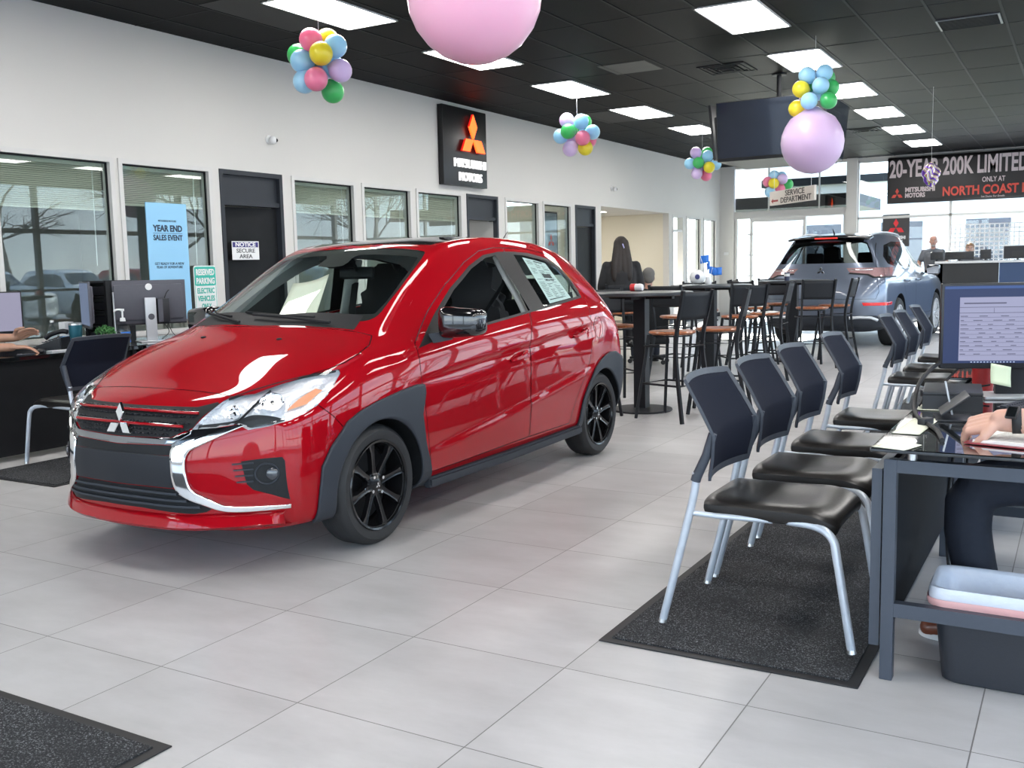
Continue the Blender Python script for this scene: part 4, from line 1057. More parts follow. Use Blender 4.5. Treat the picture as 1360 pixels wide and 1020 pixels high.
    def pr(u0, v0, u1, v1):
        q = [b.verts.new(stick(u, v) + B.normal(stick(u, v)) * .0015) for u, v in ((u0, v0), (u1, v0), (u1, v1), (u0, v1))]; b.faces.new(q)
    for r_ in range(26):
        v0 = .05 + r_ * .035
        for u0 in (.08, .38, .66):
            if rnd.random() < .75: pr(u0, v0, u0 + rnd.uniform(.1, .26), v0 + .010)
    pr(.42, .03, .78, .06); pr(.42, .34, .80, .44); pr(.08, .92, .7, .94); pr(.42, .48, .8, .50)
    obj('sticker_print', b, M_INK, st)
    for sg in (1, -1):
        b = bmesh.new(); tube(b, smooth_path([(sg * .715, 1.66, .98), (sg * .665, 1.64, 1.10), (sg * .60, 1.60, 1.24), (sg * .54, 1.58, 1.37)], 4), 0, sq=(.10, .03)); bmesh.ops.bevel(b, geom=b.edges[:], offset=.008, segments=1, affect='EDGES'); obj('pillar_trim', b, M_LINER, T, 50)
        b = bmesh.new(); tube(b, smooth_path([(sg * .655, .42, 1.02), (sg * .60, .62, 1.16), (sg * .555, .85, 1.30), (sg * .525, 1.02, 1.385)], 4), 0, sq=(.05, .03)); obj('pillar_trim', b, M_LINER, T, 50)
    # taut antenna
    b = bmesh.new(); tube(b, [(0, 2.5, 1.43), (0, 2.66, 1.56)], [.006, .002], 6); obj('antenna', b, M_BLACK, T)
    return T, B
HATCH, HB = build_hatch()
# ---------------------------------------------------------------- the grey vehicle at the back
def suv_body():
    def st(y, *pts): return [((p[0], p[2], p[1]) if len(p) == 3 else (p[0], y, p[1])) for p in pts]
    lo = [(0, .24), (.28, .24), (.58, .24)]
    S = [
        st(-.80, (0, .26, -.92), (.3, .26, -.91), (.55, .26, -.87), (.74, .27, -.76), (.82, .42, -.74), (.83, .62, -.73), (.82, .80, -.73), (.77, .93, -.74), (.62, 1.0, -.76), (.42, 1.02, -.80), (.2, 1.03, -.82), (0, 1.03, -.83)),
        st(-.45, *lo, (.84, .27), (.90, .42), (.915, .64), (.90, .84), (.85, .98), (.68, 1.06), (.45, 1.085), (.22, 1.095), (0, 1.10)),
        st(0, *lo, (.86, .27), (.92, .42), (.93, .66), (.92, .88), (.87, 1.03), (.72, 1.105), (.48, 1.135), (.24, 1.148), (0, 1.15)),
        st(.45, *lo, (.86, .27), (.92, .42), (.93, .66), (.925, .90), (.875, 1.06), (.74, 1.15), (.50, 1.19, .40), (.25, 1.205, .38), (0, 1.21, .37)),
        st(.85, *lo, (.86, .27), (.92, .42), (.928, .66), (.925, .91), (.875, 1.07), (.66, 1.37, .87), (.47, 1.41, .80), (.24, 1.42, .77), (0, 1.425, .76)),
        st(1.3, *lo, (.86, .27), (.918, .42), (.925, .66), (.925, .92), (.875, 1.08), (.61, 1.60, 1.28), (.45, 1.65, 1.18), (.22, 1.665, 1.15), (0, 1.67, 1.14)),
        st(1.8, *lo, (.86, .27), (.918, .42), (.925, .66), (.927, .925), (.874, 1.09), (.60, 1.675), (.43, 1.72), (.21, 1.735), (0, 1.74)),
        st(2.5, *lo, (.86, .28), (.918, .43), (.927, .67), (.928, .94), (.87, 1.105), (.595, 1.68), (.42, 1.725), (.21, 1.74), (0, 1.745)),
        st(3.0, *lo, (.85, .29), (.915, .44), (.925, .68), (.922, .95), (.86, 1.12), (.585, 1.65), (.41, 1.695), (.2, 1.71), (0, 1.715)),
        st(3.35, *lo, (.83, .31), (.90, .45), (.915, .69), (.905, .96), (.83, 1.14), (.57, 1.59, 3.26), (.40, 1.64, 3.30), (.2, 1.655, 3.32), (0, 1.66, 3.325)),
        st(3.62, (0, .32, 3.68), (.26, .32, 3.67), (.55, .32, 3.65), (.79, .33, 3.56), (.86, .47, 3.58), (.88, .70, 3.60), (.86, .96, 3.58), (.765, 1.15, 3.52), (.575, 1.42, 3.38), (.40, 1.50, 3.43), (.2, 1.52, 3.45), (0, 1.525, 3.455)),
    ]
    c0 = [[(x, yy + dy, z) for x, dy in ((0, 0), (.25, .01), (.52, .05))] for z, yy in ((.42, -.94), (.60, -.95), (.78, -.94), (.93, -.90))]
    c1 = [[(x, yy - dy, z) for x, dy in ((0, 0), (.28, .01), (.58, .04))] for z, yy in ((.47, 3.765), (.70, 3.78), (.95, 3.745), (1.16, 3.65))]
    return fit_cage(S, c0, c1, 4, creases=[(8, 4, 10, .3), (6, 3, 9, .3), (7, 3, 9, .35)])
SUV_ANG = R(4)
SUV_O = (.66 - .90 * math.cos(SUV_ANG) + 2.706 * math.sin(SUV_ANG), 13.90 + .90 * math.sin(SUV_ANG) + 2.706 * math.cos(SUV_ANG), 0)
SUV_RZ = PI - SUV_ANG
M_GREYPAINT = pm('grey_car_paint', (.16, .19, .25), .3, metal=.6, coat=1.0, noise=(.15, .18, .24), scale=300)
M_PRIVACY = glass_mat('privacy_glass', (.34, .36, .36), 1.55)
def build_suv():
    B = Body(suv_body())
    T = thing('sport_utility_vehicle', 'grey sport utility vehicle seen from behind near the back windows', 'car', (SUV_O[0] + .10, SUV_O[1], 0), SUV_RZ)
    W0 = B.solid.copy()
    for cy in (0, 2.706):
        for sg in (1, -1): B.minus(polyprism(circle2((cy, .365), .43, 56), min(sg * .55, sg * 1.3), max(sg * .55, sg * 1.3), 'yz'))
    split_liner(B, T)
    def cutp(name, poly, a, b, plane, mat, push=0, gap=0.0, keepcut=True):
        me = B.inter(polyprism(inset_poly(poly, gap) if gap else poly, a, b, plane)); o = B.part(name, B.skin(me), mat, T, push)
        if keepcut: B.minus(polyprism(poly, a, b, plane))
        return o
    gl = [(-.70, 1.27), (.70, 1.27), (.66, 1.38), (.57, 1.56), (.48, 1.595), (-.48, 1.595), (-.57, 1.56), (-.66, 1.38)]
    cutp('rear_window', gl, 2.9, 4.2, 'xz', M_PRIVACY)
    ws = [(-.70, 1.22), (.70, 1.22), (.62, 1.48), (.56, 1.60), (0, 1.645), (-.56, 1.60), (-.62, 1.48)]
    cutp('windshield', ws, -1, 1.6, 'xz', M_CARGLASS)
    sw = [(.62, 1.12), (1.6, 1.16), (2.55, 1.19), (3.0, 1.25), (3.05, 1.36), (2.75, 1.53), (2.2, 1.59), (1.5, 1.585), (1.15, 1.50)]
    w1 = [(.80, 1.15), (1.58, 1.185), (1.58, 1.55), (1.48, 1.555), (1.18, 1.47)]; w2 = [(1.68, 1.19), (2.38, 1.215), (2.38, 1.55), (1.68, 1.56)]; w3 = [(2.46, 1.22), (2.95, 1.27), (2.98, 1.34), (2.74, 1.49), (2.46, 1.54)]
    ring = B.inter(polyprism(sw, .4, 1.3, 'yz')); S2 = Body.__new__(Body); S2.__dict__ = dict(B.__dict__); S2.solid = ring
    for w in (w1, w2, w3): S2.minus(polyprism(w, .3, 1.4, 'yz'))
    for sg in (1, -1): B.part('window_surround', B.skin(S2.solid), M_BLKGLOSS, T, .001, 0, sg < 0)
    for n, w in (('front_door_glass', w1), ('rear_door_glass', w2), ('quarter_glass', w3)):
        me = B.inter(polyprism(w, .4, 1.3, 'yz'))
        for sg in (1, -1): B.part(n, B.skin(me), M_CARGLASS if n[0] == 'f' else M_PRIVACY, T, -.003, 0, sg < 0)
    B.minus(polyprism(sw, .4, 1.3, 'yz')); B.minus(polyprism(sw, -1.3, -.4, 'yz'))
    # dark cabin lining
    W1 = B.skin(B.solid)
    for v in W1.verts: v.co -= B.normal(v.co) * .03
    bmesh.ops.reverse_faces(W1, faces=W1.faces); me = bpy.data.meshes.new('cabin_trim'); W1.to_mesh(me); W1.free(); me.materials.append(M_DASH); o = bpy.data.objects.new('cabin_trim', me); C.objects.link(o); o.parent = T
    rf = [(-.62, .9), (.62, .9), (.585, 1.5), (.575, 2.5), (.55, 3.1), (.50, 3.40), (-.50, 3.40), (-.55, 3.1), (-.575, 2.5), (-.585, 1.5)]
    cutp('roof_panel', rf, 1.45, 2, 'xy', M_BLKGLOSS)
    up = [(-.66, 1.50), (.66, 1.50), (.66, 1.70), (-.66, 1.70)]
    tl = [(.36, 1.195), (1.1, 1.195), (1.1, 1.05), (.74, 1.05), (.66, 1.10), (.42, 1.125)]
    for sg in (1, -1):
        p = tl if sg > 0 else [(-a, b) for a, b in tl][::-1]
        l = cutp('tail_light', p, 2.80, 4.2, 'xz', pm('clear_tail_lens', (.42, .22, .22), .12, .3, coat=1, noise=(.55, .36, .36), scale=25), .002)
        b = nb(); pts = [B.rear(sg * (.42 + .06 * i), 1.165) for i in range(6)]; pts = [q + B.normal(q) * .006 for q in pts]; tube(b, pts, .008, 6); obj('light_bar', b, M_CHROME, l, 60)
        lo_ = [(.40, 1.105), (.66, 1.085), (.74, 1.045), (1.1, 1.045), (1.1, 1.065), (.76, 1.065), (.68, 1.105), (.42, 1.13)]
        me = B.inter(polyprism(lo_ if sg > 0 else [(-a, b) for a, b in lo_][::-1], 2.85, 4.2, 'xz'), W0); ob = B.part('lamp_edge', B.skin(me), M_BLACK, T, .004); ob.parent = l
    for sg in (1, -1):
        rfl = [(.64, .645), (.92, .645), (.92, .69), (.62, .69)]
        me = B.inter(polyprism(rfl if sg > 0 else [(-a, b) for a, b in rfl][::-1], 3.2, 4.2, 'xz'), W0); B.part('reflector', B.skin(me), pm('glowing_red_reflector', (.75, .02, .02), .2, coat=1, emis=(.8, .02, .02), es=.15, noise=(.7, .02, .02), scale=80), T, .006, .006)  # passive reflectors; their brightness is put in as a faint glow
    gate = [(-.80, .74), (.80, .74), (.835, .85), (.80, 1.05), (.74, 1.24), (.62, 1.62), (-.62, 1.62), (-.74, 1.24), (-.80, 1.05), (-.835, .85)]
    cutp('tailgate', gate, 3.05, 4.2, 'xz', M_GREYPAINT, 0, .005)
    lb = [(-.95, .24), (.95, .24), (.95, .42), (.80, .50), (-.80, .50), (-.95, .42)]
    cutp('lower_bumper', lb, 3.2, 4.2, 'xz', M_PLASTIC)
    for s_ in (1, -1):
        b = nb(); pts = [B.rear(s_ * x, z) for x, z in ((.45, .465), (.60, .475), (.74, .47), (.82, .43))]; tube(b, [q + V((0, .012, 0)) for q in pts], .022, 8); obj('exhaust_trim', b, M_SILVER, T, 60)
    fdr = [(.45, .42), (1.62, .42), (1.64, 1.14), (.62, 1.10), (.42, .95)]; rdr = [(1.63, .42), (2.25, .42), (2.32, .75), (2.50, .95), (2.52, 1.18), (1.65, 1.14)]
    for n, p in (('front_door', fdr), ('rear_door', rdr)):
        me = B.inter(polyprism(inset_poly(p, .005), .5, 1.3, 'yz'))
        for sg in (1, -1): B.part(n, B.skin(me), M_GREYPAINT, T, 0, 0, sg < 0)
        B.minus(polyprism(p, .5, 1.3, 'yz')); B.minus(polyprism(p, -1.3, -.5, 'yz'))
    B.part('body_shell', B.skin(B.solid), M_GREYPAINT, T)
    b = nb()
    grid(b, lambda u, v: V(((u - .5) * 1.22, 3.22 + .22 * v - .10 * abs(2 * u - 1) ** 3, 1.685 - .03 * v - .03 * abs(2 * u - 1) ** 3)), 20, 4); s = obj('roof_spoiler', b, M_BLKGLOSS, T, 60, solid=.03)
    b = nb(); box2(b, (-.17, 3.435, 1.635), (.17, 3.452, 1.655), .003); obj('brake_light', b, emit_mat('brake_red', (.9, .03, .02), .9), s)
    for sg in (1, -1):
        b = nb(); tube(b, smooth_path([(sg * .56, 1.3, 1.66), (sg * .575, 1.5, 1.715), (sg * .57, 2.3, 1.735), (sg * .55, 2.9, 1.705), (sg * .545, 3.05, 1.66)], 5), .015, 8); obj('roof_rail', b, M_SILVER, T, 60)
        b = nb(); box(b, (sg * 1.02, .80, 1.13), (.20, .13, .16), .045, None, 3); m_ = obj('side_mirror', b, M_BLKGLOSS, T, 60); b = nb(); tube(b, [(sg * .88, .76, 1.10), (sg * .96, .79, 1.09)], 0, sq=(.04, .05)); obj('mirror_arm', b, M_BLACK, m_)
        b = nb(); box2(b, (sg * .93, .866, 1.065), (sg * 1.11, .870, 1.195)); obj('mirror_glass', b, M_CHROME, m_)
        for y in (1.5, 2.3):
            b = nb(); p = B.side(y, .98, 1); tube(b, [(sg * (p.x + .002), y - .1, .97), (sg * (p.x + .03), y - .06, .98), (sg * (p.x + .03), y + .08, .99), (sg * (p.x + .002), y + .12, .99)], 0, sq=(.03, .015)); obj('door_handle', b, M_GREYPAINT, T, 50)
    b = nb(); p = B.rear(0, 1.15); diamonds(b, .062, .01, M.Translation((0, p.y + .012, 1.155)) @ M.Rotation(PI, 4, 'Z')); obj('emblem', b, M_CHROME, T)
    b = nb(); p = B.rear(0, .92); box(b, (0, p.y + .004, .93), (.34, .012, .17), .004); obj('number_plate', b, M_BLACK, T); 
    b = nb(); tube(b, [(0, 3.0, 1.71), (0, 3.10, 1.79)], [.012, .005], 6); obj('antenna', b, M_BLACK, T)
    for y in (0, 2.706):
        for sg in (1, -1):
            wr = bpy.data.objects.new('wheel', None); C.objects.link(wr); wr.parent = T; wheel_parts(wr, sg * .80, y, sg, .365, .25, .255, 10, M_SILVER)
    for x in (.38, -.38):
        a, k = seat_bm((x, 1.35, .68), .5, .66); s = obj('front_seat', k, M_SEAT, T, 60); obj('seat_cushion', a, M_SEAT, s, 60)
    b = nb(); box(b, (0, 2.55, .95), (1.2, .14, .62), .05, M.Rotation(R(-14), 3, 'X'), 3); s = obj('rear_bench', b, M_SEAT, T, 60)
    for x in (-.4, .4): b = nb(); box(b, (x, 2.66, 1.34), (.26, .10, .18), .04, None, 3); obj('head_restraint', b, M_SEAT, s, 60)
    b = nb(); box2(b, (-.75, .5, .38), (.75, 3.4, .42)); obj('cabin_floor', b, M_DASH, T)
    return T, B
SUV, SB = build_suv()
# ---------------------------------------------------------------- mats, guest chairs, desks
M_MAT = pm('speckled_mat', (.012, .013, .016), .95)
def speckle(m):
    nt = m.node_tree; b = nt.nodes['Principled BSDF']; L = nt.links.new
    tc = nt.nodes.new('ShaderNodeTexCoord'); n = nt.nodes.new('ShaderNodeTexNoise'); n.inputs['Scale'].default_value = 170; n.inputs['Detail'].default_value = 3; n.inputs['Roughness'].default_value = .8
    L(tc.outputs['Object'], n.inputs['Vector']); cr = nt.nodes.new('ShaderNodeValToRGB'); e = cr.color_ramp.elements
    e[0].position = .53; e[0].color = (.009, .010, .012, 1); e[1].position = .70; e[1].color = (.30, .31, .33, 1)
    n2 = nt.nodes.new('ShaderNodeTexNoise'); n2.inputs['Scale'].default_value = 5; L(tc.outputs['Object'], n2.inputs['Vector'])
    mx = nt.nodes.new('ShaderNodeMix'); mx.data_type = 'RGBA'; mx.inputs[7].default_value = (.014, .015, .018, 1); cr2 = nt.nodes.new('ShaderNodeValToRGB'); cr2.color_ramp.elements[0].position = .45; cr2.color_ramp.elements[1].position = .7; cr2.color_ramp.elements[1].color = (.6, .6, .6, 1)
    L(n2.outputs['Fac'], cr2.inputs[0]); L(cr2.outputs[0], mx.inputs[0])
    L(n.outputs['Fac'], cr.inputs[0]); L(cr.outputs[0], mx.inputs[6]); L(mx.outputs[2], b.inputs['Base Color'])
    bp = nt.nodes.new('ShaderNodeBump'); bp.inputs['Strength'].default_value = .6; bp.inputs['Distance'].default_value = .006; L(n.outputs['Fac'], bp.inputs['Height']); L(bp.outputs[0], b.inputs['Normal'])
speckle(M_MAT)
def floor_mat_obj(x0, y0, x1, y1, label):
    t = thing('floor_mat', label, 'floor mat', ((x0 + x1) / 2, (y0 + y1) / 2, 0))
    w, h = (x1 - x0) / 2, (y1 - y0) / 2
    b = nb(); box2(b, (-w, -h, 0.0005), (w, h, .005), .002); obj('rubber_border', b, M_RUBBER, t)
    b = nb(); box2(b, (-w + .035, -h + .035, .004), (w - .035, h - .035, .010), .003); obj('carpet_pile', b, M_MAT, t)
floor_mat_obj(1.80, .86, 2.665, 8.6, 'long black speckled mat under the row of guest chairs')
floor_mat_obj(-1.6, -1.6, 1.085, -.375, 'black speckled mat with one corner on the bare tiles in front of the red car')
floor_mat_obj(-3.14, 1.63, -2.28, 5.6, 'black speckled mat under the guest chair beside the red car')

M_LEG = pm('silver_blue_tube', (.60, .65, .73), .34, metal=.25, noise=(.50, .55, .62), scale=30)
M_MESHBACK = pm('navy_mesh_fabric', (.010, .012, .022), .85, spec=.12, noise=(.014, .017, .030), bump=.35, scale=500)
M_CHAIRFRAME = pm('grey_chair_plastic', (.036, .042, .056), .45, spec=.3, noise=(.062, .071, .09), scale=40)
M_LEATHER = pm('black_vinyl', (.012, .011, .011), .33, noise=(.018, .016, .015), bump=.06, scale=90)
def back_pt(u, v):
    """u across -1..1, v up 0..1 ; bent mesh back"""
    prof = [(-.166, .540), (-.152, .61), (-.143, .69), (-.195, .782), (-.252, .875)]
    f = v * 4; i = min(3, int(f)); q = f - i
    x = prof[i][0] * (1 - q) + prof[i + 1][0] * q; z = prof[i][1] * (1 - q) + prof[i + 1][1] * q
    hw = .222 + .026 * min(1, v / .48) - .020 * max(0, (v - .48) / .52)
    return V((x - .035 * (1 - u * u), u * hw, z + .008 * (1 - u * u) * v))
def make_chair():
    t = thing('guest_chair', 'x', 'chair', (0, 0, 0))
    b = nb()
    def cush(u, v): return None
    # seat cushion: rounded pad with a dropped front edge
    n1, n2 = 16, 14; top = []; bot = []
    for i in range(n1 + 1):
        s = i / n1; x = -.20 + .475 * s; rt = []; rb = []
        for j in range(n2 + 1):
            w = -1 + 2 * j / n2
            hw = .235 - .02 * (1 - s) - .03 * max(0, (s - .85) / .15) ** 2
            z = .468 - .018 * (1 - w * w) * math.sin(s * PI) + .006 * s - .045 * max(0, (s - .72) / .28) ** 2
            z -= .02 * abs(w) ** 6
            rt.append(b.verts.new((x, w * hw, z))); rb.append(b.verts.new((x + (.0 if s < 1 else -.012), w * (hw - .012), z - (.060 if 0 < s < 1 else .046))))
        top.append(rt); bot.append(rb)
    for i in range(n1):
        for j in range(n2):
            b.faces.new((top[i][j], top[i + 1][j], top[i + 1][j + 1], top[i][j + 1])); b.faces.new((bot[i][j], bot[i][j + 1], bot[i + 1][j + 1], bot[i + 1][j]))
        b.faces.new((top[i][0], bot[i][0], bot[i + 1][0], top[i + 1][0])); b.faces.new((top[i][n2], top[i + 1][n2], bot[i + 1][n2], bot[i][n2]))
    for j in range(n2):
        b.faces.new((top[0][j], top[0][j + 1], bot[0][j + 1], bot[0][j])); b.faces.new((top[n1][j], bot[n1][j], bot[n1][j + 1], top[n1][j + 1]))
    obj('seat', b, M_LEATHER, t, 50, sub=1)
    b = nb(); box2(b, (-.17, -.19, .400), (.20, .19, .425), .008); obj('seat_pan', b, M_BLACK, t, 40)
    b = nb(); grid(b, lambda u, v: back_pt(-.985 + 1.97 * u, .01 + .98 * v), 16, 16); obj('backrest', b, M_MESHBACK, t, 60, solid=.006)
    b = nb()
    edge = [back_pt(-1, v / 12) for v in range(13)] + [back_pt(-1 + 2 * u / 14, 1) for u in range(1, 14)] + [back_pt(1, 1 - v / 12) for v in range(13)] + [back_pt(1 - 2 * u / 14, 0) for u in range(1, 14)]
    tube(b, edge, 0, closed=True, sq=(.010, .024))
    obj('back_frame', b, M_CHAIRFRAME, t, 50)
    for s in (-1, 1):
        b = nb(); tube(b, [(-.150, s * .237, .70), (-.172, s * .24, .62), (-.205, s * .245, .545), (-.209, s * .245, .53)], [.015, .017, .018, .018], 10); obj('back_bracket', b, M_CHAIRFRAME, t, 50)
        b = nb(); tube(b, smooth_path([(-.206, s * .245, .56), (-.222, s * .245, .45), (-.33, s * .247, .013)], 6), .0142, 12)
        tube(b, [(-.235, s * .245, .415), (-.15, s * .215, .405), (.05, s * .20, .405)], .010, 10)
        l = obj('leg', b, M_LEG, t, 60); b = nb(); cyl(b, (-.333, s * .247, 0.0), (-.331, s * .247, .016), .016, .013, 12); obj('glide', b, M_STEEL, l, 40)
        b = nb(); tube(b, smooth_path([(.10, s * .20, .410), (.20, s * .215, .405), (.255, s * .232, .375), (.275, s * .238, .30), (.325, s * .245, .013)], 6), .0142, 12)
        l = obj('leg', b, M_LEG, t, 60); b = nb(); cyl(b, (.327, s * .245, 0.0), (.325, s * .245, .016), .016, .013, 12); obj('glide', b, M_STEEL, l, 40)
    return t
chair0 = make_chair()
CH = [(1.12, 2.27, 'navy mesh guest chair at the near end of the row facing the desks'), (1.71, 2.27, 'second navy mesh guest chair from the near end of the row'), (2.36, 2.26, 'third navy mesh guest chair from the near end of the row'), (3.20, 2.27, 'fourth navy mesh guest chair, last of the near four in the row'),
      (5.20, 2.22, 'navy mesh guest chair beside the big screen, first after the gap in the row'), (5.86, 2.22, 'middle one of the three far navy mesh guest chairs'), (6.80, 2.20, 'navy mesh guest chair at the far end of the row near the grey vehicle')]
for i, (y, x, lab) in enumerate(CH):
    c = chair0 if i == 0 else dup(chair0, (0, 0, 0))
    c.location = (x, y + .24, .010); c['label'] = lab; c['group'] = 'guest chairs along the desks'
c = dup(chair0, (-2.83, 2.28, .010), PI, 'black mesh guest chair half hidden behind the nose of the red car', 'guest chairs at the left desk')

M_DESKMETAL = pm('slate_desk_metal', (.060, .070, .092), .42, metal=.3, noise=(.066, .077, .10), scale=60)
M_BLKGLASS = pm('black_glass_top', (.006, .007, .008), .04, coat=1, noise=(.008, .009, .010), scale=20)
def desk(name, x0, x1, y0, y1, label, group=None):
    """glass-topped desk; sitter on the x1 side"""
    t = thing('office_desk', label, 'desk', ((x0 + x1) / 2, (y0 + y1) / 2, 0), 0, group)
    w, h = (x1 - x0) / 2, (y1 - y0) / 2; s = .038
    b = nb(); box2(b, (-w - .04, -h - .13, .735), (w + .04, h + .13, .747), .003); obj('glass_top', b, M_BLKGLASS, t)
    for sx in (-1, 1):
        for sy in (-1, 1):
            b = nb(); box2(b, (sx * w - s / 2, sy * h - s / 2, 0), (sx * w + s / 2, sy * h + s / 2, .695), .003); obj('leg', b, M_DESKMETAL, t)
            b = nb(); cyl(b, (sx * (w - .06), sy * h, .695), (sx * (w - .06), sy * h, .735), .014, n=16); obj('standoff', b, M_STEEL, t, 40)
    for sy in (-1, 1):
        b = nb(); box2(b, (-w + s / 2, sy * h - s / 2 + .001, .655), (w - s / 2, sy * h + s / 2 - .001, .694)); obj('top_rail', b, M_DESKMETAL, t)
        b = nb(); box2(b, (-w + s / 2, sy * h - s / 2 + .001, .205), (w - s / 2, sy * h + s / 2 - .001, .248)); obj('foot_rail', b, M_DESKMETAL, t)
    b = nb(); box2(b, (-w - .006, -h + .02, .16), (-w + .006, h - .02, .66)); obj('modesty_panel', b, pm('dark_desk_panel', (.012, .014, .018), .7, spec=.12, noise=(.02, .022, .027), scale=20), t)
    b = nb(); box2(b, (-w - .055, -h, .10), (-w - .025, -h + .04, .66)); box2(b, (-w - .055, h - .04, .10), (-w - .025, h, .66)); box2(b, (-w - .055, -h + .04, .62), (-w - .025, h - .04, .66)); box2(b, (-w - .05, -h + .04, .16), (-w - .03, h - .04, .20)); obj('panel_frame', b, M_DESKMETAL, t)
    return t
D1 = desk('d', 2.725, 3.55, .99, 2.45, 'black glass desk at the right edge with bin and papers', 'glass desks along the guest chairs')
desk('d', 2.725, 3.55, 2.95, 4.40, 'black glass desk in the middle of the row behind the big screen', 'glass desks along the guest chairs')
desk('d', 2.725, 3.55, 5.0, 6.5, 'black glass desk farthest along the row of guest chairs', 'glass desks along the guest chairs')
for a, c_, lab in ((1.25, 3.20, 'black desk in front of the left window where a worker types'), (3.23, 4.75, 'black desk holding the screen seen from behind by the left window')):
    t = thing('office_desk', lab, 'desk', (-3.72, (a + c_) / 2, 0), 0, 'black desks along the left wall'); h = (c_ - a) / 2
    b = nb(); box2(b, (-.42, -h, .715), (.42, h, .745), .004); obj('desk_top', b, M_BLKGLASS, t)
    b = nb(); box2(b, (.34, -h + .03, .04), (.36, h - .03, .71), .003); obj('front_panel', b, M_BLACKDOOR, t)
    for s in (-1, 1):
        b = nb(); box2(b, (-.38, s * (h - .05) - .02, 0), (.38, s * (h - .05) + .02, .715), .003); obj('side_panel', b, M_BLACKDOOR, t)

# ---------------------------------------------------------------- bar tables and stools
M_TBLTOP = pm('dark_laminate', (.030, .033, .038), .28, noise=(.04, .043, .048), scale=30)
M_IRON = pm('black_powder_coat', (.009, .010, .013), .5, spec=.25, noise=(.02, .022, .026), bump=.05, scale=200)
def wood_mat():
    m = pm('cherry_wood', (.33, .10, .035), .3, coat=.4)
    nt = m.node_tree; b = nt.nodes['Principled BSDF']; L = nt.links.new
    tc = nt.nodes.new('ShaderNodeTexCoord'); mp = nt.nodes.new('ShaderNodeMapping'); mp.inputs['Scale'].default_value = (3, 30, 3); L(tc.outputs['Object'], mp.inputs[0])
    n = nt.nodes.new('ShaderNodeTexNoise'); n.inputs['Scale'].default_value = 3; n.inputs['Detail'].default_value = 6; L(mp.outputs[0], n.inputs['Vector'])
    cr = nt.nodes.new('ShaderNodeValToRGB'); cr.color_ramp.elements[0].color = (.24, .060, .020, 1); cr.color_ramp.elements[1].color = (.46, .16, .06, 1); cr.color_ramp.elements[0].position = .3; cr.color_ramp.elements[1].position = .75
    L(n.outputs['Fac'], cr.inputs[0]); L(cr.outputs[0], b.inputs['Base Color']); return m
M_WOOD = wood_mat()
def bar_table(x, y, label):
    t = thing('bar_table', label, 'table', (x, y, 0), 0, 'round bar tables')
    b = nb(); lathe(b, [(0, 1.03), (.45, 1.03), (.458, 1.038), (.458, 1.055), (.45, 1.062), (0, 1.062)], 48); obj('tabletop', b, M_TBLTOP, t, 40)
    b = nb(); box2(b, (-.055, -.055, .02), (.055, .055, 1.03), .004); box2(b, (-.3, -.03, 1.0), (.3, .03, 1.03)); box2(b, (-.03, -.3, 1.0), (.03, .3, 1.03)); obj('post', b, M_IRON, t)
    b = nb(); lathe(b, [(0, .0), (.27, 0), (.275, .008), (.27, .018), (.10, .028), (0, .028)], 40); obj('base', b, M_IRON, t, 40)
T1, T2, T3 = (-.20, 6.06), (-.50, 8.85), (-.10, 11.0)
bar_table(*T1, 'round bar table right behind the red car with a red and white can on it')
bar_table(*T2, 'round bar table with the white helmet and blue flags on it')
bar_table(*T3, 'round bar table standing behind the grey vehicle')
def make_stool():
    t = thing('bar_stool', 'x', 'stool', (0, 0, 0))
    b = nb(); lathe(b, [(0, .715), (.17, .715), (.192, .722), (.198, .733), (.190, .745), (.150, .741), (.08, .736), (0, .735)], 36); obj('seat', b, M_WOOD, t, 60)
    for s in (-1, 1):
        b = nb(); tube(b, smooth_path([(-.265, s * .20, 1.085), (-.235, s * .195, .95), (-.185, s * .185, .72), (-.185, s * .19, .50), (-.27, s * .225, 0)], 5), 0, sq=(.022, .030)); obj('back_leg', b, M_IRON, t, 50)
        b = nb(); tube(b, [(.15, s * .13, .712), (.165, s * .145, .55), (.235, s * .20, 0)], 0, sq=(.024, .024)); obj('front_leg', b, M_IRON, t, 50)
    b = nb()
    grid(b, lambda u, v: V((-.212 - .045 * v - .022 * math.sin(u * PI), (-1 + 2 * u) * .195, .845 + .225 * v)), 12, 6); obj('backrest', b, M_IRON, t, 60, solid=.008)
    for z in (.62, .30):
        b = nb(); k = .02 if z < .5 else 0; f = .19 if z < .5 else .165
        tube(b, [(-.19 - k, -.19, z), (f, -.165, z), (f, .165, z), (-.19 - k, .19, z)], .009, 8, True); obj('foot_ring', b, M_IRON, t, 50)
    b = nb(); lathe(b, [(.155, .70), (.165, .70), (.165, .712), (.155, .712), (.155, .70)], 30, close=False); obj('seat_ring', b, M_IRON, t, 50)
    return t
stool0 = make_stool()
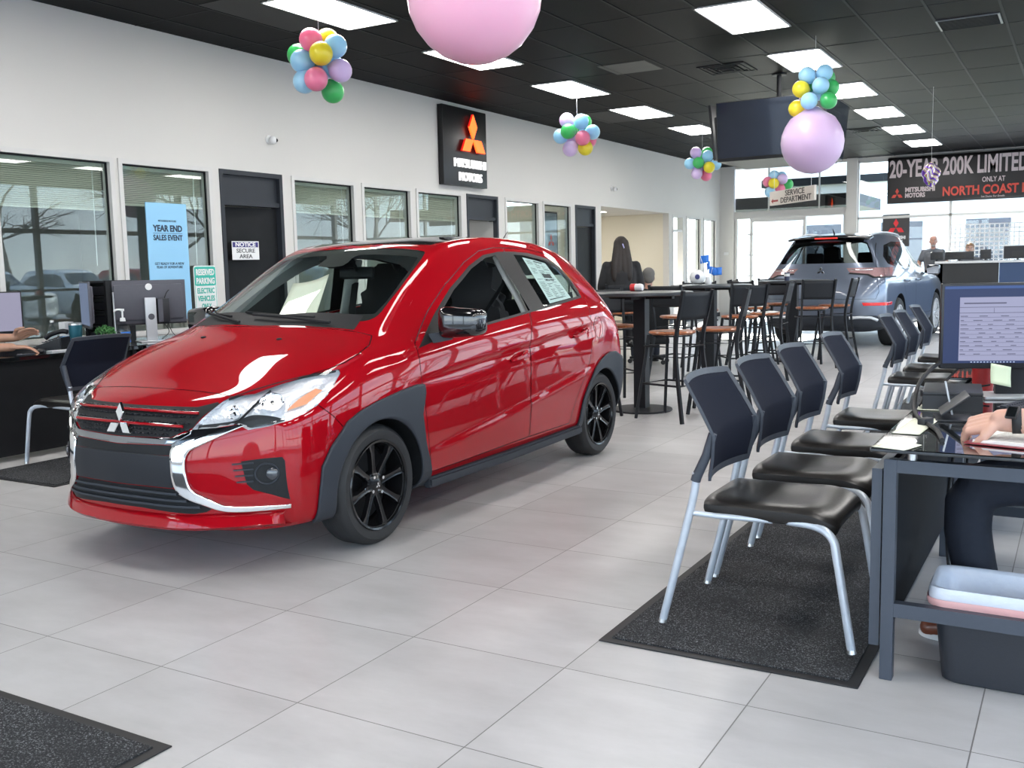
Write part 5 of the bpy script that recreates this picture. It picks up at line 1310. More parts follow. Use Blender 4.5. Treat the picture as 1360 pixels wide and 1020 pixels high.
ST = [(.22, 5.72, -52, (-.9, 6.05), 'bar stool with its back to the guest chairs, nearest by the red car'), (.46, 6.20, 8, T1, 'bar stool tucked in on the right of the table with the can'), (-.52, 5.58, 110, T1, 'bar stool mostly hidden behind the tail of the red car'), (-.62, 6.42, 200, T1, 'bar stool behind the post of the table with the can'),
      (.02, 8.25, 0, T2, 'bar stool on the near right of the table with the helmet'), (.14, 8.9, 0, T2, 'bar stool on the far right of the table with the helmet'), (-.64, 8.15, 0, T2, 'bar stool on the near side of the table with the helmet'), (-1.66, 8.95, 0, (-2.1, 9.8), 'bar stool the long-haired woman sits on'),
      (-.42, 10.3, 0, T3, 'bar stool with a white paper lying on its seat, by the grey vehicle'), (.30, 10.32, 0, T3, 'bar stool nearest the guest chairs at the table behind the grey vehicle'), (.42, 11.0, 0, T3, 'bar stool on the far right of the table behind the grey vehicle'), (-.62, 10.95, 0, T3, 'bar stool on the left of the table behind the grey vehicle'), (-.45, 11.55, 0, T3, 'bar stool on the far side of the table behind the grey vehicle'), (-.85, 9.55, 0, T2, 'bar stool on the far left of the table with the helmet')]
for i, (x, y, a, c_, lab) in enumerate(ST):
    s = stool0 if i == 0 else dup(stool0, (0, 0, 0))
    s.location = (x, y, 0); s.rotation_euler = (0, 0, math.atan2(c_[1] - y, c_[0] - x)); s['label'] = lab; s['group'] = 'bar stools with round wooden seats'
# things on the tables
t = thing('drink_can', 'red and white can standing on the bar table behind the red car', 'can', (-.40, 6.30, 1.062)); b = nb(); lathe(b, [(0, 0), (.03, 0), (.034, .008), (.034, .10), (.028, .115), (0, .115)], 20); b.transform(M.Translation((0, 0, .034)) @ M.Rotation(R(90), 4, 'Y')); obj('can_body', b, pm('white_can', (.75, .72, .74), .3, .2, noise=(.65, .6, .62), scale=40), t, 40)
b = nb(); lathe(b, [(.0345, .0), (.0352, .002), (.0352, .045), (.0345, .047)], 20, close=False); lathe(b, [(0, -.001), (.031, -.001)], 20, close=False); b.transform(M.Translation((0, 0, .034)) @ M.Rotation(R(90), 4, 'Y')); obj('red_band', b, pm('red_can', (.65, .03, .04), .35, noise=(.6, .03, .03), scale=40), t, 40)
t = thing('toy_helmet', 'small white helmet with a dark badge on the second bar table', 'helmet', (-.70, 8.95, 1.062))
b = nb(); ball(b, (0, 0, .085), .085, 24, (1.1, .95, 1.0)); bmesh.ops.bisect_plane(b, geom=b.verts[:] + b.edges[:] + b.faces[:], plane_co=(0, 0, .012), plane_no=(0, 0, -1), clear_outer=True); obj('shell', b, M_SIGNWHITE, t, 60, solid=.006)
b = nb(); lathe(b, [(0, 0), (.030, 0), (.028, .004), (0, .005)], 20); b.transform(M.Translation((.03, -.083, .09)) @ M.Rotation(R(90), 4, 'X')); obj('badge', b, pm('navy_badge', (.03, .04, .16), .4, noise=(.04, .05, .2), scale=30), t, 40)
t = thing('flag_bunch', 'bunch of small blue flags beside the white helmet', 'flags', (-.60, 9.05, 1.062)); M_BLUE = pm('bright_blue_plastic', (.02, .16, .62), .4, noise=(.03, .2, .7), scale=20)
b = nb(); lathe(b, [(0, 0), (.035, 0), (.04, .02), (.03, .09), (.026, .09), (.03, .02), (0, .012)], 16); obj('flag_cup', b, M_SIGNWHITE, t, 40)
for (dx, dz, a) in ((-.06, .24, 20), (.05, .12, -30), (.09, .10, 10), (.02, .15, 70)):
    b = nb(); grid(b, lambda u, v: V((dx + .11 * u * math.cos(R(a)) - .04, .012 * math.sin(u * 7), dz + .09 * v + .04 * u * math.sin(R(a)))), 6, 4); fl = obj('flag', b, M_BLUE, t, 60, solid=.002)
    b = nb(); cyl(b, (0, 0, .02), (dx - .04, 0, dz + .09), .0025, n=6); obj('stick', b, M_SIGNWHITE, fl)
t = thing('drink_cup', 'dark cup on the bar table behind the grey vehicle', 'cup', (-.14, 10.8, 1.062)); b = nb(); lathe(b, [(0, 0), (.03, 0), (.04, .11), (.037, .11), (.028, .006), (0, .006)], 20); obj('cup_body', b, pm('navy_cup', (.02, .025, .06), .35, noise=(.03, .035, .08), scale=20), t, 40); b = nb(); lathe(b, [(.0345, .05), (.0385, .09)], 20, close=False); obj('pale_band', b, M_SIGNWHITE, t, 40)
b = nb(); grid(b, lambda u, v: V((-.07 + .21 * v, -.10 + .28 * u, .002 + .01 * math.sin(u * 4) * v)), 8, 6); o = obj('paper_sheet', b, M_PAPER, None, 60, loc=(-.42, 10.3, .745), solid=.001); tag(o, 'white paper lying on a bar stool seat by the grey vehicle', 'paper')
b = nb(); grid(b, lambda u, v: V((-.09 + .18 * u, -.11 + .24 * v, .001 + .012 * math.sin(u * 3) * v)), 8, 6); o = obj('paper_sheet', b, M_PAPER, None, 60, loc=(.16, 8.85, .745), solid=.001); tag(o, 'white paper lying on a stool seat at the table with the helmet', 'paper')
# ---------------------------------------------------------------- things on and around the right desk
M_MONGREY = pm('grey_monitor_plastic', (.075, .075, .095), .45, noise=(.085, .085, .105), scale=30)
def flatq(bm, pts):
    bm.faces.new([bm.verts.new(p) for p in pts])
def monitor_front(loc, rz, label, w=.545, h=.335, doc=True, stand=True, scr=('screen_blue', (.018, .035, .12))):
    """screen faces local -y"""
    t = thing('computer_monitor', label, 'monitor', loc, rz)
    z0 = .115
    b = nb(); box2(b, (-w / 2, 0, z0), (w / 2, .030, z0 + h), .006); obj('bezel', b, M_MONITOR, t, 40)
    b = nb(); flatq(b, [(-w / 2 + .010, -.001, z0 + .022), (w / 2 - .010, -.001, z0 + .022), (w / 2 - .010, -.001, z0 + h - .010), (-w / 2 + .010, -.001, z0 + h - .010)])
    s = obj('screen', b, emit_mat(*scr, .75), t)
    if doc:
        P = emit_mat('screen_page', (.30, .31, .46), .85); I = emit_mat('screen_ink', (.07, .07, .12), 1.0)
        for (a, c_, full) in ((-.205, .045, True), (.115, .26, False)):
            b = nb(); lo = z0 + .032 if full else z0 + .12
            flatq(b, [(a, -.002, lo), (c_, -.002, lo), (c_, -.002, z0 + h - .055), (a, -.002, z0 + h - .055)]); pg = obj('page', b, P, s)
            b = nb(); rnd = random.Random(5); top = z0 + h - .055
            def ln(x0, x1, z, th=.0012): flatq(b, [(x0, -.003, z), (x1, -.003, z), (x1, -.003, z + th), (x0, -.003, z + th)])
            ln(a + .015, a + .17, top - .026, .005); ln(a, c_, top - .040, .002); ln(a, c_, top - .062, .002); ln((a + c_) / 2, (a + c_) / 2 + .0015, top - .062, .02)
            z = top - .075
            while z > lo + .012:
                ln(a + .004, c_ - .006, z - .004); x = a + .004
                while x < c_ - .04:
                    k = rnd.uniform(.012, .035); ln(x, x + k, z, .003); x += k + rnd.uniform(.02, .05)
                z -= .0165
            obj('page_text', b, I, pg)
        b = nb(); flatq(b, [(-w / 2 + .012, -.002, z0 + h - .022), (w / 2 - .012, -.002, z0 + h - .022), (w / 2 - .012, -.002, z0 + h - .012), (-w / 2 + .012, -.002, z0 + h - .012)]); obj('menu_bar', b, emit_mat('screen_bar', (.035, .075, .22), 1.0), s)
        b = nb()
        for i in range(14): flatq(b, [(-.16 + i * .012, -.002, z0 + .0245), (-.154 + i * .012, -.002, z0 + .0245), (-.154 + i * .012, -.002, z0 + .0285), (-.16 + i * .012, -.002, z0 + .0285)])
        obj('task_icons', b, emit_mat('screen_icon', (.35, .42, .6), 1.0), s)
    if stand:
        b = nb(); box2(b, (-.055, .03, .01), (.055, .055, z0 + .2), .004); obj('stand_neck', b, M_MONITOR, t, 40)
        b = nb(); box2(b, (-.12, -.07, 0), (.12, .12, .012), .005); obj('stand_base', b, M_SILVER, t, 40)
    return t
monitor_front((2.985, 2.16, .747), R(20), 'large dark screen showing a white form on the nearest right desk')
monitor_front((3.33, 2.55, .747), R(8), 'second screen at the right edge beside the one showing the form', doc=False)
b = nb()
grid(b, lambda u, v: V((-.038 + .076 * u + .012 * (1 - v) , -.006 - .02 * (1 - v) ** 2, -.076 * (1 - v))), 4, 6); o = obj('sticky_note', b, pm('pale_yellow_note', (.72, .80, .58), .7, noise=(.70, .78, .56), scale=8), None, 60, loc=(2.985 - .045, 2.16 - .020, .747 + .13), solid=.0006); o.rotation_euler = (0, R(12), R(20)); tag(o, 'pale yellow sticky note hanging off the bottom of the form screen', 'sticky note')
def keyboard(loc, rz, label):
    t = thing('keyboard', label, 'keyboard', loc, rz)
    b = nb(); prism(b, [(-.075, 0), (.075, 0), (.075, .028), (-.075, .012)], -.22, .22, 'yz', .002); obj('keyboard_case', b, M_MONITOR, t, 40)
    b = nb()
    for r in range(6):
        for k in range(21):
            x = -.208 + k * .0208; y = -.062 + r * .0235
            z = .012 + (y + .075) / .15 * .016
            box(b, (x, y, z + .003), (.017, .019, .009), .002, M.Rotation(R(6), 3, 'X'), 1)
    obj('keys', b, pm('dark_keycap', (.018, .022, .035), .4, noise=(.024, .028, .042), scale=50), t, 40)
keyboard((3.10, 1.86, .747), R(72), 'dark keyboard under the large form screen')
def paper(loc, w, h, rz, label, mat=M_PAPER, cat='paper', rx=0.0, curl=.004):
    b = nb(); grid(b, lambda u, v: V(((u - .5) * w, (v - .5) * h, .0015 + curl * math.sin(u * 3) * v)), 6, 6); o = obj('paper_note', b, mat, None, 60, loc=loc, solid=.0008); o.rotation_euler = (rx, 0, rz); tag(o, label, cat); return o
M_NOTE = pm('cream_note', (.78, .79, .66), .7, noise=(.75, .76, .63), scale=9)
paper((2.752, 1.30, .748), .083, .34, R(-3), 'cream note near the chair-side edge of the nearest desk', M_NOTE)
paper((2.752, .905, .748), .10, .11, R(-18), 'small cream note at the near corner of the nearest desk', M_NOTE)
paper((2.745, 1.75, .748), .10, .13, R(4), 'cream note by the cable bundle under the form screen', M_NOTE)
t = thing('folder', 'red folder of printed sheets under the watch-wearing hand', 'folder', (3.16, 1.12, .749), R(-14)); b = nb(); box2(b, (-.21, -.15, 0), (.21, .15, .004), .001); obj('folder_cover', b, pm('dark_red_card', (.30, .015, .025), .35, coat=.4, noise=(.26, .012, .02), scale=20), t)
b = nb(); box2(b, (-.19, -.135, .004), (.20, .145, .012), .001); sh = obj('sheets', b, M_PAPER, t)
b = nb()
for i in range(16): box2(b, (-.16, -.11 + i * .015, .0121), (.16 - (i % 4) * .03, -.108 + i * .015, .0124))
obj('print_lines', b, M_INK, sh)
t = thing('tablet_stand', 'black folding tablet stand between notes and keyboard on the nearest desk', 'stand', (2.84, 1.52, .747), R(10))
b = nb(); box(b, (0, 0, .055), (.11, .16, .008), .003, M.Rotation(R(-38), 3, 'Y')); obj('tilted_plate', b, M_MONITOR, t, 40); b = nb(); box2(b, (-.06, -.08, 0), (.06, .08, .007), .002); obj('base_plate', b, M_MONITOR, t, 40); b = nb(); box(b, (-.012, .05, .06), (.006, .012, .13), .001, M.Rotation(R(-12), 3, 'Y')); obj('strut', b, M_SILVER, t)
t = thing('desk_shelf', 'low black riser under the form screen on the nearest desk', 'shelf', (2.80, 1.86, .747), R(6)); b = nb(); box2(b, (-.10, -.15, .055), (.10, .15, .067), .003); obj('riser_top', b, M_MONITOR, t); [obj('riser_side', (lambda b: (box2(b, (-.10, y, 0), (.10, y + .01, .055)), b)[1])(nb()), M_MONITOR, t) for y in (-.15, .14)]
t = thing('cable_hub', 'small black hub with yellow plugs at the chair-side edge of the desk', 'hub', (2.715, 2.02, .747), R(25)); b = nb(); box2(b, (-.03, -.07, 0), (.03, .07, .03), .006); obj('hub_body', b, M_MONITOR, t, 40)
b = nb()
for i in range(5): box2(b, (-.012, -.055 + i * .024, .028), (.006, -.043 + i * .024, .040), .002)
obj('plug', b, pm('yellow_plug', (.7, .55, .08), .4, noise=(.65, .5, .07), scale=20), t)
t = thing('pen_cup', 'red mesh cup standing behind the form screen', 'cup', (2.86, 2.38, .747)); b = nb(); lathe(b, [(0, 0), (.04, 0), (.042, .10), (.039, .10), (.037, .006), (0, .006)], 20); obj('cup_body', b, pm('red_mesh', (.5, .03, .03), .5, noise=(.42, .02, .02), scale=90), t, 40)
b = nb()
for i, (dx, dy) in enumerate(((.01, .0), (-.015, .01), (0, -.02))): cyl(b, (dx, dy, .01), (dx * 2.4, dy * 2.4, .15), .004, n=6)
obj('pens', b, M_SILVER, t)
t = thing('power_cable', 'thick black cable bundle running from the form screen over the desk edge', 'cable'); 
b = nb(); tube(b, smooth_path([(2.80, 2.22, .93), (2.72, 2.05, .88), (2.685, 1.86, .83), (2.69, 1.70, .77), (2.735, 1.45, .757), (2.82, 1.22, .755), (2.86, 1.04, .752)], 8), .0075, 8); obj('cable_bundle', b, M_RUBBER, t, 60)
b = nb(); tube(b, smooth_path([(2.82, 2.25, .90), (2.74, 2.1, .80), (2.72, 1.95, .785), (2.78, 1.8, .77)], 6), .005, 6); tube(b, smooth_path([(2.9, 2.2, .79), (2.78, 2.1, .775), (2.71, 1.92, .79), (2.70, 1.75, .755)], 6), .004, 6); obj('thin_leads', b, M_RUBBER, t, 60)
b = nb(); box(b, (2.775, 1.335, .762), (.028, .055, .022), .005, M.Rotation(R(-24), 3, 'Z')); obj('inline_switch', b, M_MONITOR, t, 40)
b = nb(); tube(b, smooth_path([(2.78, 2.3, .62), (2.76, 2.2, .3), (2.80, 2.05, .02), (2.95, 1.9, .012), (3.1, 2.0, .012), (3.25, 1.8, .012), (3.5, 1.95, .012)], 8), .007, 6); tube(b, smooth_path([(2.82, 2.3, .6), (2.84, 2.1, .2), (2.9, 1.95, .02), (3.05, 1.8, .012), (3.3, 1.95, .014), (3.45, 1.75, .012)], 8), .006, 6); o = obj('floor_cable', b, M_RUBBER, None, 60); tag(o, 'black cables tangled on the floor under the nearest desk', 'cable')
# bin with its liner
t = thing('waste_bin', 'black rectangular waste bin with a white liner under the nearest desk', 'bin', (3.045, 1.145, 0)); t.scale = (1, 1, .83)
def ring(w, d, z, r=.05): return [V((x, y, z)) for x, y in rrect(-w, -d, w, d, r)]
b = nb(); prev = None
for w, d, z in ((.165, .10, .0), (.172, .107, .006), (.20, .13, .335), (.205, .135, .34), (.205, .135, .352), (.198, .128, .352), (.165, .10, .01)):
    rg = [b.verts.new(p) for p in ring(w, d, z)]
    if prev:
        for i in range(len(rg)): b.faces.new((prev[i], prev[(i + 1) % len(rg)], rg[(i + 1) % len(rg)], rg[i]))
    else: b.faces.new(rg[::-1])
    prev = rg
b.faces.new(prev); obj('bin_body', b, pm('black_bin_plastic', (.020, .023, .030), .42, noise=(.025, .028, .036), bump=.06, scale=150), t, 40)
b = nb(); prev = None; rnd = random.Random(4)
for k, (w, d, z) in enumerate(((.20, .13, .30), (.212, .142, .295), (.216, .146, .335), (.212, .142, .372), (.19, .12, .36), (.18, .11, .30), (.16, .095, .22), (.15, .09, .14))):
    rg = []
    for p in ring(w, d, z, .055): rg.append(b.verts.new(p + V((rnd.uniform(-.004, .004), rnd.uniform(-.004, .004), rnd.uniform(-.006, .006)))))
    if prev:
        for i in range(len(rg)): b.faces.new((prev[i], prev[(i + 1) % len(rg)], rg[(i + 1) % len(rg)], rg[i]))
    prev = rg
b.faces.new(prev); obj('bin_liner', b, pm('white_bag_film', (.66, .70, .78), .3, noise=(.58, .62, .72), bump=.25, scale=40), t, 60, sub=1)
b = nb(); prev = None
for w, d, z in ((.2135, .1435, .296), (.2175, .1475, .312), (.2165, .1465, .326)):
    rg = [b.verts.new(p) for p in ring(w, d, z, .055)]
    if prev:
        for i in range(len(rg)): b.faces.new((prev[i], prev[(i + 1) % len(rg)], rg[(i + 1) % len(rg)], rg[i]))
    prev = rg
obj('pink_tie_band', b, pm('pink_bag_tie', (.75, .36, .36), .4, noise=(.72, .45, .44), scale=6), t, 60)

# ---------------------------------------------------------------- things on the left desks
def on_desk(px_y, x): return (x, px_y, .745)
t = thing('water_bottle', 'clear water bottle with a pale label on the left desk', 'bottle', (-4.06, 2.94, .745))
b = nb(); lathe(b, [(0, 0), (.030, 0), (.033, .01), (.033, .12), (.028, .15), (.013, .175), (.013, .19), (0, .19)], 20); obj('bottle_body', b, glass_mat('clear_plastic', (.86, .90, .92), 1.45), t, 60); b = nb(); cyl(b, (0, 0, .19), (0, 0, .208), .015, n=16); obj('cap', b, M_SIGNWHITE, t, 40); b = nb(); lathe(b, [(.0335, .055), (.0337, .11)], 20, close=False); obj('label_band', b, pm('pale_label', (.55, .70, .75), .5, noise=(.65, .75, .8), scale=40), t, 60)
t = thing('desk_phone', 'black desk phone under the raised hand on the left desk', 'phone', (-3.86, 2.80, .745), R(-60)); b = nb(); prism(b, [(-.10, 0), (.10, 0), (.10, .085), (-.10, .02)], -.09, .09, 'yz', .006); obj('phone_base', b, M_MONITOR, t, 40); b = nb(); tube(b, smooth_path([(-.06, -.09, .07), (-.065, -.05, .10), (-.065, .04, .125), (-.06, .09, .12)], 5), .019, 10); obj('handset', b, M_MONITOR, t, 50)
b = nb()
for i in range(4):
    for j in range(3): box(b, (-.01 + j * .028, -.06 + i * .026, .046 + i * .0085), (.018, .014, .006), .002)
obj('buttons', b, M_CHAIRFRAME, t)
b = nb(); box(b, (.03, .055, .083), (.08, .04, .004), .001, M.Rotation(R(18), 3, 'X')); obj('display', b, pm('phone_display', (.18, .12, .09), .2, noise=(.2, .14, .1), scale=20), t)
t = thing('card_box', 'white and blue card box between the phone and the tumbler', 'box', (-4.02, 3.04, .745), R(8)); b = nb(); box2(b, (-.035, -.045, 0), (.035, .045, .19), .002); obj('box_body', b, M_SIGNWHITE, t); b = nb(); box2(b, (-.0355, -.0455, .01), (.0355, .0455, .075)); obj('blue_band', b, pm('sky_blue_card', (.10, .36, .72), .5, noise=(.12, .4, .76), scale=10), t)
t = thing('tumbler', 'teal steel tumbler with a silver rim on the left desk', 'tumbler', (-3.56, 2.79, .745)); b = nb(); lathe(b, [(0, 0), (.031, 0), (.033, .01), (.036, .07), (.047, .10), (.050, .185), (.046, .185), (.043, .10), (0, .02)], 28); obj('tumbler_body', b, pm('teal_enamel', (.015, .10, .14), .35, .3, noise=(.02, .12, .16), scale=30), t, 50); b = nb(); lathe(b, [(.045, .180), (.0505, .183), (.0505, .196), (.045, .200), (0, .200)], 28); obj('lid', b, M_STEEL, t, 40)
t = thing('potted_plant', 'small green artificial plant in front of the black device rack', 'plant', (-3.55, 3.05, .745)); b = nb(); lathe(b, [(0, 0), (.035, 0), (.045, .06), (.041, .06), (.032, .01), (0, .01)], 18); obj('pot', b, M_BLACK, t, 40)
b = nb(); cyl(b, (-.01, 0, .03), (-.02, 0, .10), .004, n=6); cyl(b, (.012, 0, .03), (.02, 0, .10), .004, n=6); obj('stem', b, pm('pale_stem', (.4, .32, .22), .7, noise=(.35, .28, .2), scale=30), t)
b = nb(); rnd = random.Random(11)
for i in range(420):
    a = rnd.uniform(0, 2 * PI); r = .085 * math.sqrt(rnd.random()); z = .115 + rnd.uniform(-.02, .045) * (1 - (r / .1) ** 2)
    c0 = V((r * math.cos(a), r * math.sin(a) * .7, z)); d = V((rnd.gauss(0, 1), rnd.gauss(0, 1), rnd.gauss(.4, 1))).normalized(); e = d.orthogonal().normalized()
    b.faces.new([b.verts.new(c0 - e * .003), b.verts.new(c0 + d * .012 + e * .005), b.verts.new(c0 + d * .022), b.verts.new(c0 + d * .012 - e * .005)])
obj('foliage', b, pm('plant_green', (.045, .17, .045), .6, noise=(.09, .27, .08), scale=60), t)
t = thing('sanitizer_bottle', 'clear pump bottle of sanitizer behind the black guest chair', 'bottle', (-3.37, 3.08, .745)); b = nb(); lathe(b, [(0, 0), (.046, 0), (.05, .012), (.05, .13), (.042, .165), (.02, .185), (.018, .20), (0, .20)], 24); obj('bottle_body', b, glass_mat('clear_plastic', (.86, .90, .92), 1.45), t, 60)
b = nb(); cyl(b, (0, 0, .198), (0, 0, .225), .022, .019, 18); cyl(b, (0, 0, .22), (0, 0, .285), .007, n=10); tube(b, smooth_path([(.018, .0, .288), (-.005, -.01, .29), (-.035, -.03, .288), (-.048, -.04, .272)], 4), .008, 8); cyl(b, (0, 0, .278), (0, 0, .296), .016, n=14); obj('pump', b, M_SIGNWHITE, t, 40)
b = nb(); lathe(b, [(0, .008), (.046, .008), (.047, .12), (0, .12)], 20); obj('gel', b, glass_mat('clear_gel', (.80, .86, .88), 1.33), t, 60)
b = nb(); grid(b, lambda u, v: V((.0508 * math.cos(R(-60 + 110 * u)), .0508 * math.sin(R(-60 + 110 * u)), .03 + .085 * v)), 8, 2); obj('front_label', b, M_BLUE, t, 60)
t = thing('device_rack', 'black rack of devices with small pale notes beside the screen seen from behind', 'rack', (-3.88, 3.36, .745), R(10))
b = nb(); box2(b, (-.12, -.16, 0), (-.10, .16, .52)); box2(b, (.10, -.16, 0), (.12, .16, .52))
obj('rack_side', b, M_BLACK, t)
for z in (.02, .14, .26, .38, .50):
    b = nb(); box2(b, (-.10, -.16, z), (.10, .16, z + .012)); obj('rack_shelf', b, M_BLACK, t)
for i, (z, h) in enumerate(((.035, .06), (.16, .07), (.28, .06), (.40, .07))):
    b = nb(); box2(b, (-.09, -.14, z), (.09, .14, z + h), .004); d_ = obj('device', b, M_MONITOR, t, 40)
    b = nb(); box2(b, (.091, -.10 + .05 * (i % 2), z + .01), (.093, -.04 + .05 * (i % 2), z + h - .012)); obj('device_note', b, M_NOTE, d_)
b = nb(); tube(b, [(.135, -.10, .0), (.135, -.10, .42), (.135, .0, .42)], .007, 8); obj('bracket', b, M_SILVER, t, 50)
def monitor_back(loc, rz, label, w=.62, h=.36):
    """seen from behind: back faces local -y"""
    t = thing('computer_monitor', label, 'monitor', loc, rz); z0 = .155
    b = nb(); box2(b, (-w / 2, 0, z0), (w / 2, .018, z0 + h), .004); box2(b, (-w / 2 + .03, -.022, z0 + .03), (w / 2 - .03, .002, z0 + h - .035), .015); obj('housing', b, M_MONGREY, t, 40)
    b = nb(); box2(b, (-w / 2, .002, z0 - .012), (w / 2, .018, z0 + .02), .003); obj('lower_edge', b, M_MONITOR, t, 40)
    b = nb(); flatq(b, [(-w / 2 + .012, .019, z0 + .012), (w / 2 - .012, .019, z0 + .012), (w / 2 - .012, .019, z0 + h - .012), (-w / 2 + .012, .019, z0 + h - .012)]); obj('screen', b, emit_mat('screen_dim', (.10, .13, .2), 1.0), t)
    return t, z0, h
t, z0, h = monitor_back((-3.62, 3.55, .745), R(64), 'grey screen seen from behind with a round pale badge and silver stand')
b = nb(); box2(b, (-.045, -.060, 0), (.045, -.030, .37), .006); box2(b, (-.11, -.13, 0), (.11, .08, .010), .004); st_ = obj('stand', b, M_SILVER, t, 40)
def ring_badge(parent, c, r, mat, txt=None):
    b = nb(); lathe(b, [(r * .80, 0), (r, 0), (r, .003), (r * .80, .003)], 32); b.transform(M.Translation(c) @ M.Rotation(PI / 2, 4, 'X')); o = obj('badge', b, mat, parent, 40)
    if txt: obj('badge_text', text_bm(txt, r * .8, .001, .001, r * 1.35, M.Translation((c[0], c[1] - .003, c[2]))), mat, o)
ring_badge(t, (0, -.023, z0 + h - .055), .028, M_SIGNWHITE, 'DELL'); ring_badge(st_, (0, -.0605, .21), .026, M_MONGREY, 'DELL')
b = nb(); box2(b, (.055, -.075, .16), (.15, -.02, .36), .004); obj('docked_box', b, M_MONITOR, t, 40); b = nb(); box2(b, (.056, -.078, .165), (.095, -.074, .355), .001); obj('grey_stripe', b, M_MONGREY, t)
b = nb(); tube(b, smooth_path([(.12, -.04, .36), (.14, -.05, .41), (.16, -.05, .43)], 4), .004, 6); obj('aerial', b, M_RUBBER, t, 60)
for pth in ([(.10, -.05, .16), (.13, -.09, .08), (.06, -.12, .02)], [(.14, -.05, .16), (.16, -.08, .07), (.22, -.1, .015)]): b = nb(); tube(b, smooth_path(pth, 5), .003, 6); obj('lead', b, M_RUBBER, t, 60)
monitor_back((-3.74, 3.04, .745), R(150), 'narrow grey screen seen edge-on between tumbler and device rack', .56, .36)[0]
monitor_front((-4.25, 2.50, .745), R(70), 'screen cut by the left edge of the view beside the window', doc=False, scr=('screen_lilac', (.30, .29, .40)))
keyboard((-3.72, 2.30, .745), R(-95), 'dark keyboard under the typing hands on the left desk')
b = nb(); ball(b, (0, 0, .012), .03, 16, (1, 1.7, .55)); o = obj('computer_mouse', b, M_MONITOR, None, 60, loc=(-3.50, 2.44, .745)); o.rotation_euler = (0, 0, R(70)); tag(o, 'black mouse under the lower hand on the left desk', 'mouse')
t = thing('pen', 'grey pen lying at the front edge of the left desk', 'pen', (-3.36, 2.22, .752), R(82)); b = nb(); cyl(b, (-.06, 0, 0), (.06, 0, 0), .005, n=10); cyl(b, (.06, 0, 0), (.075, 0, 0), .005, .001, 10); obj('barrel', b, M_CHAIRFRAME, t, 40); b = nb(); box2(b, (-.055, -.001, .005), (-.02, .001, .008)); obj('clip', b, M_STEEL, t)
t = thing('glass_tray', 'grey glass strip tray along the front edge of the left desk', 'tray', (-3.42, 2.62, .745), R(86)); b = nb(); box2(b, (-.16, -.04, 0), (.16, .04, .012), .003); obj('tray_body', b, M_SILVER, t)
for i, (x, y, c_) in enumerate(((-3.36, 2.76, 'red'), (-3.40, 2.86, 'white'), (-3.38, 2.93, 'white'))):
    b = nb(); lathe(b, [(0, 0), (.018, 0), (.02, .03), (.012, .05), (0, .055)], 14); o = obj('desk_trinket', b, pm('red_can', (.65, .03, .04), .35) if c_ == 'red' else M_SIGNWHITE, None, 50, loc=(x, y, .745)); tag(o, '%s trinket %s on the left desk' % (('small red', 'nearest the tumbler'), ('small white', 'nearest the red trinket'), ('small white', 'nearest the sanitizer bottle'))[i], 'trinket')
# ---------------------------------------------------------------- balloons
def balloon_mat(n, c):
    m = pm('balloon_' + n, c, .35, coat=.25, noise=tuple(x * .94 for x in c), scale=2, spec=.4)
    b = m.node_tree.nodes['Principled BSDF']; b.inputs['Subsurface Weight'].default_value = .6; b.inputs['Subsurface Radius'].default_value = (1, 1, 1); b.inputs['Subsurface Scale'].default_value = .25
    return m
BC = {'pink': balloon_mat('pink', (.82, .20, .33)), 'blue': balloon_mat('blue', (.34, .62, .90)), 'green': balloon_mat('green', (.06, .46, .13)), 'yellow': balloon_mat('yellow', (.82, .66, .04)), 'purple': balloon_mat('purple', (.62, .47, .77)), 'bigpink': balloon_mat('big_pink', (1.0, .51, .69)), 'lilac': balloon_mat('lilac', (.64, .47, .70))}
def balloon_bm(c, r, d):
    """latex balloon: sphere drawn out slightly towards its knot along -d"""
    b = nb(); ball(b, (0, 0, 0), r, 24)
    for v in b.verts:
        t = -v.co.z / r
        if t > .3: v.co.z -= r * .16 * ((t - .3) / .7) ** 2; 
        if t > .85: v.co.x *= .75; v.co.y *= .75
    lathe(b, [(.006, -r * 1.12), (.010, -r * 1.2), (.004, -r * 1.22)], 8)
    b.transform(M.Translation(c) @ V(d).normalized().to_track_quat('Z', 'Y').to_matrix().to_4x4()); return b
VR = V((.864, .503, 0))      # horizontal across the view, and into it
VF = V((-.503, .864, 0))
def cluster(c, scale, r, items, label, big=None):
    c = V(c); t = thing('balloon_cluster', label, 'balloons', c, 0, 'hanging balloon clusters')
    for (dx, dz, k, col) in items:
        dx *= scale; dz *= scale; rr = max(r * 1.5, math.hypot(dx, dz) + .01); dep = {'f': -r * 1.35, 'm': -.1 * r, 'b': r * 1.2}[k]
        p = VR * dx + VF * dep + V((0, 0, dz))
        obj('balloon', balloon_bm(p, r, p), BC[col], t, 60)
    for i in range(3):
        a = i * 2.1; p = VF * (r * 1.5) + VR * (.09 * math.cos(a)) + V((0, 0, .09 * math.sin(a))); obj('balloon', balloon_bm(p, r, p), BC[('blue', 'green', 'purple')[i]], t, 60)
    b = nb(); cyl(b, (0, 0, 0), (0, 0, H - c.z), .0022, n=5); obj('ribbon', b, M_SIGNWHITE, t)
    if big:
        p, rb, col = big; obj('big_balloon', balloon_bm(V(p), rb, (0, 0, -1)), BC[col], t, 60)
    return t
cluster((-2.59, 4.66, 3.09), .00191, .100, [(-35, 103, 'm', 'pink'), (28, 115, 'b', 'yellow'), (75, 73, 'm', 'blue'), (-107, 50, 'b', 'green'), (-80, 10, 'm', 'blue'), (20, 28, 'f', 'yellow'), (93, -35, 'm', 'purple'), (-72, -80, 'm', 'blue'), (-7, -83, 'f', 'pink'), (43, -115, 'b', 'green')], 'balloon cluster with a yellow balloon in front, nearest over the red car hood')
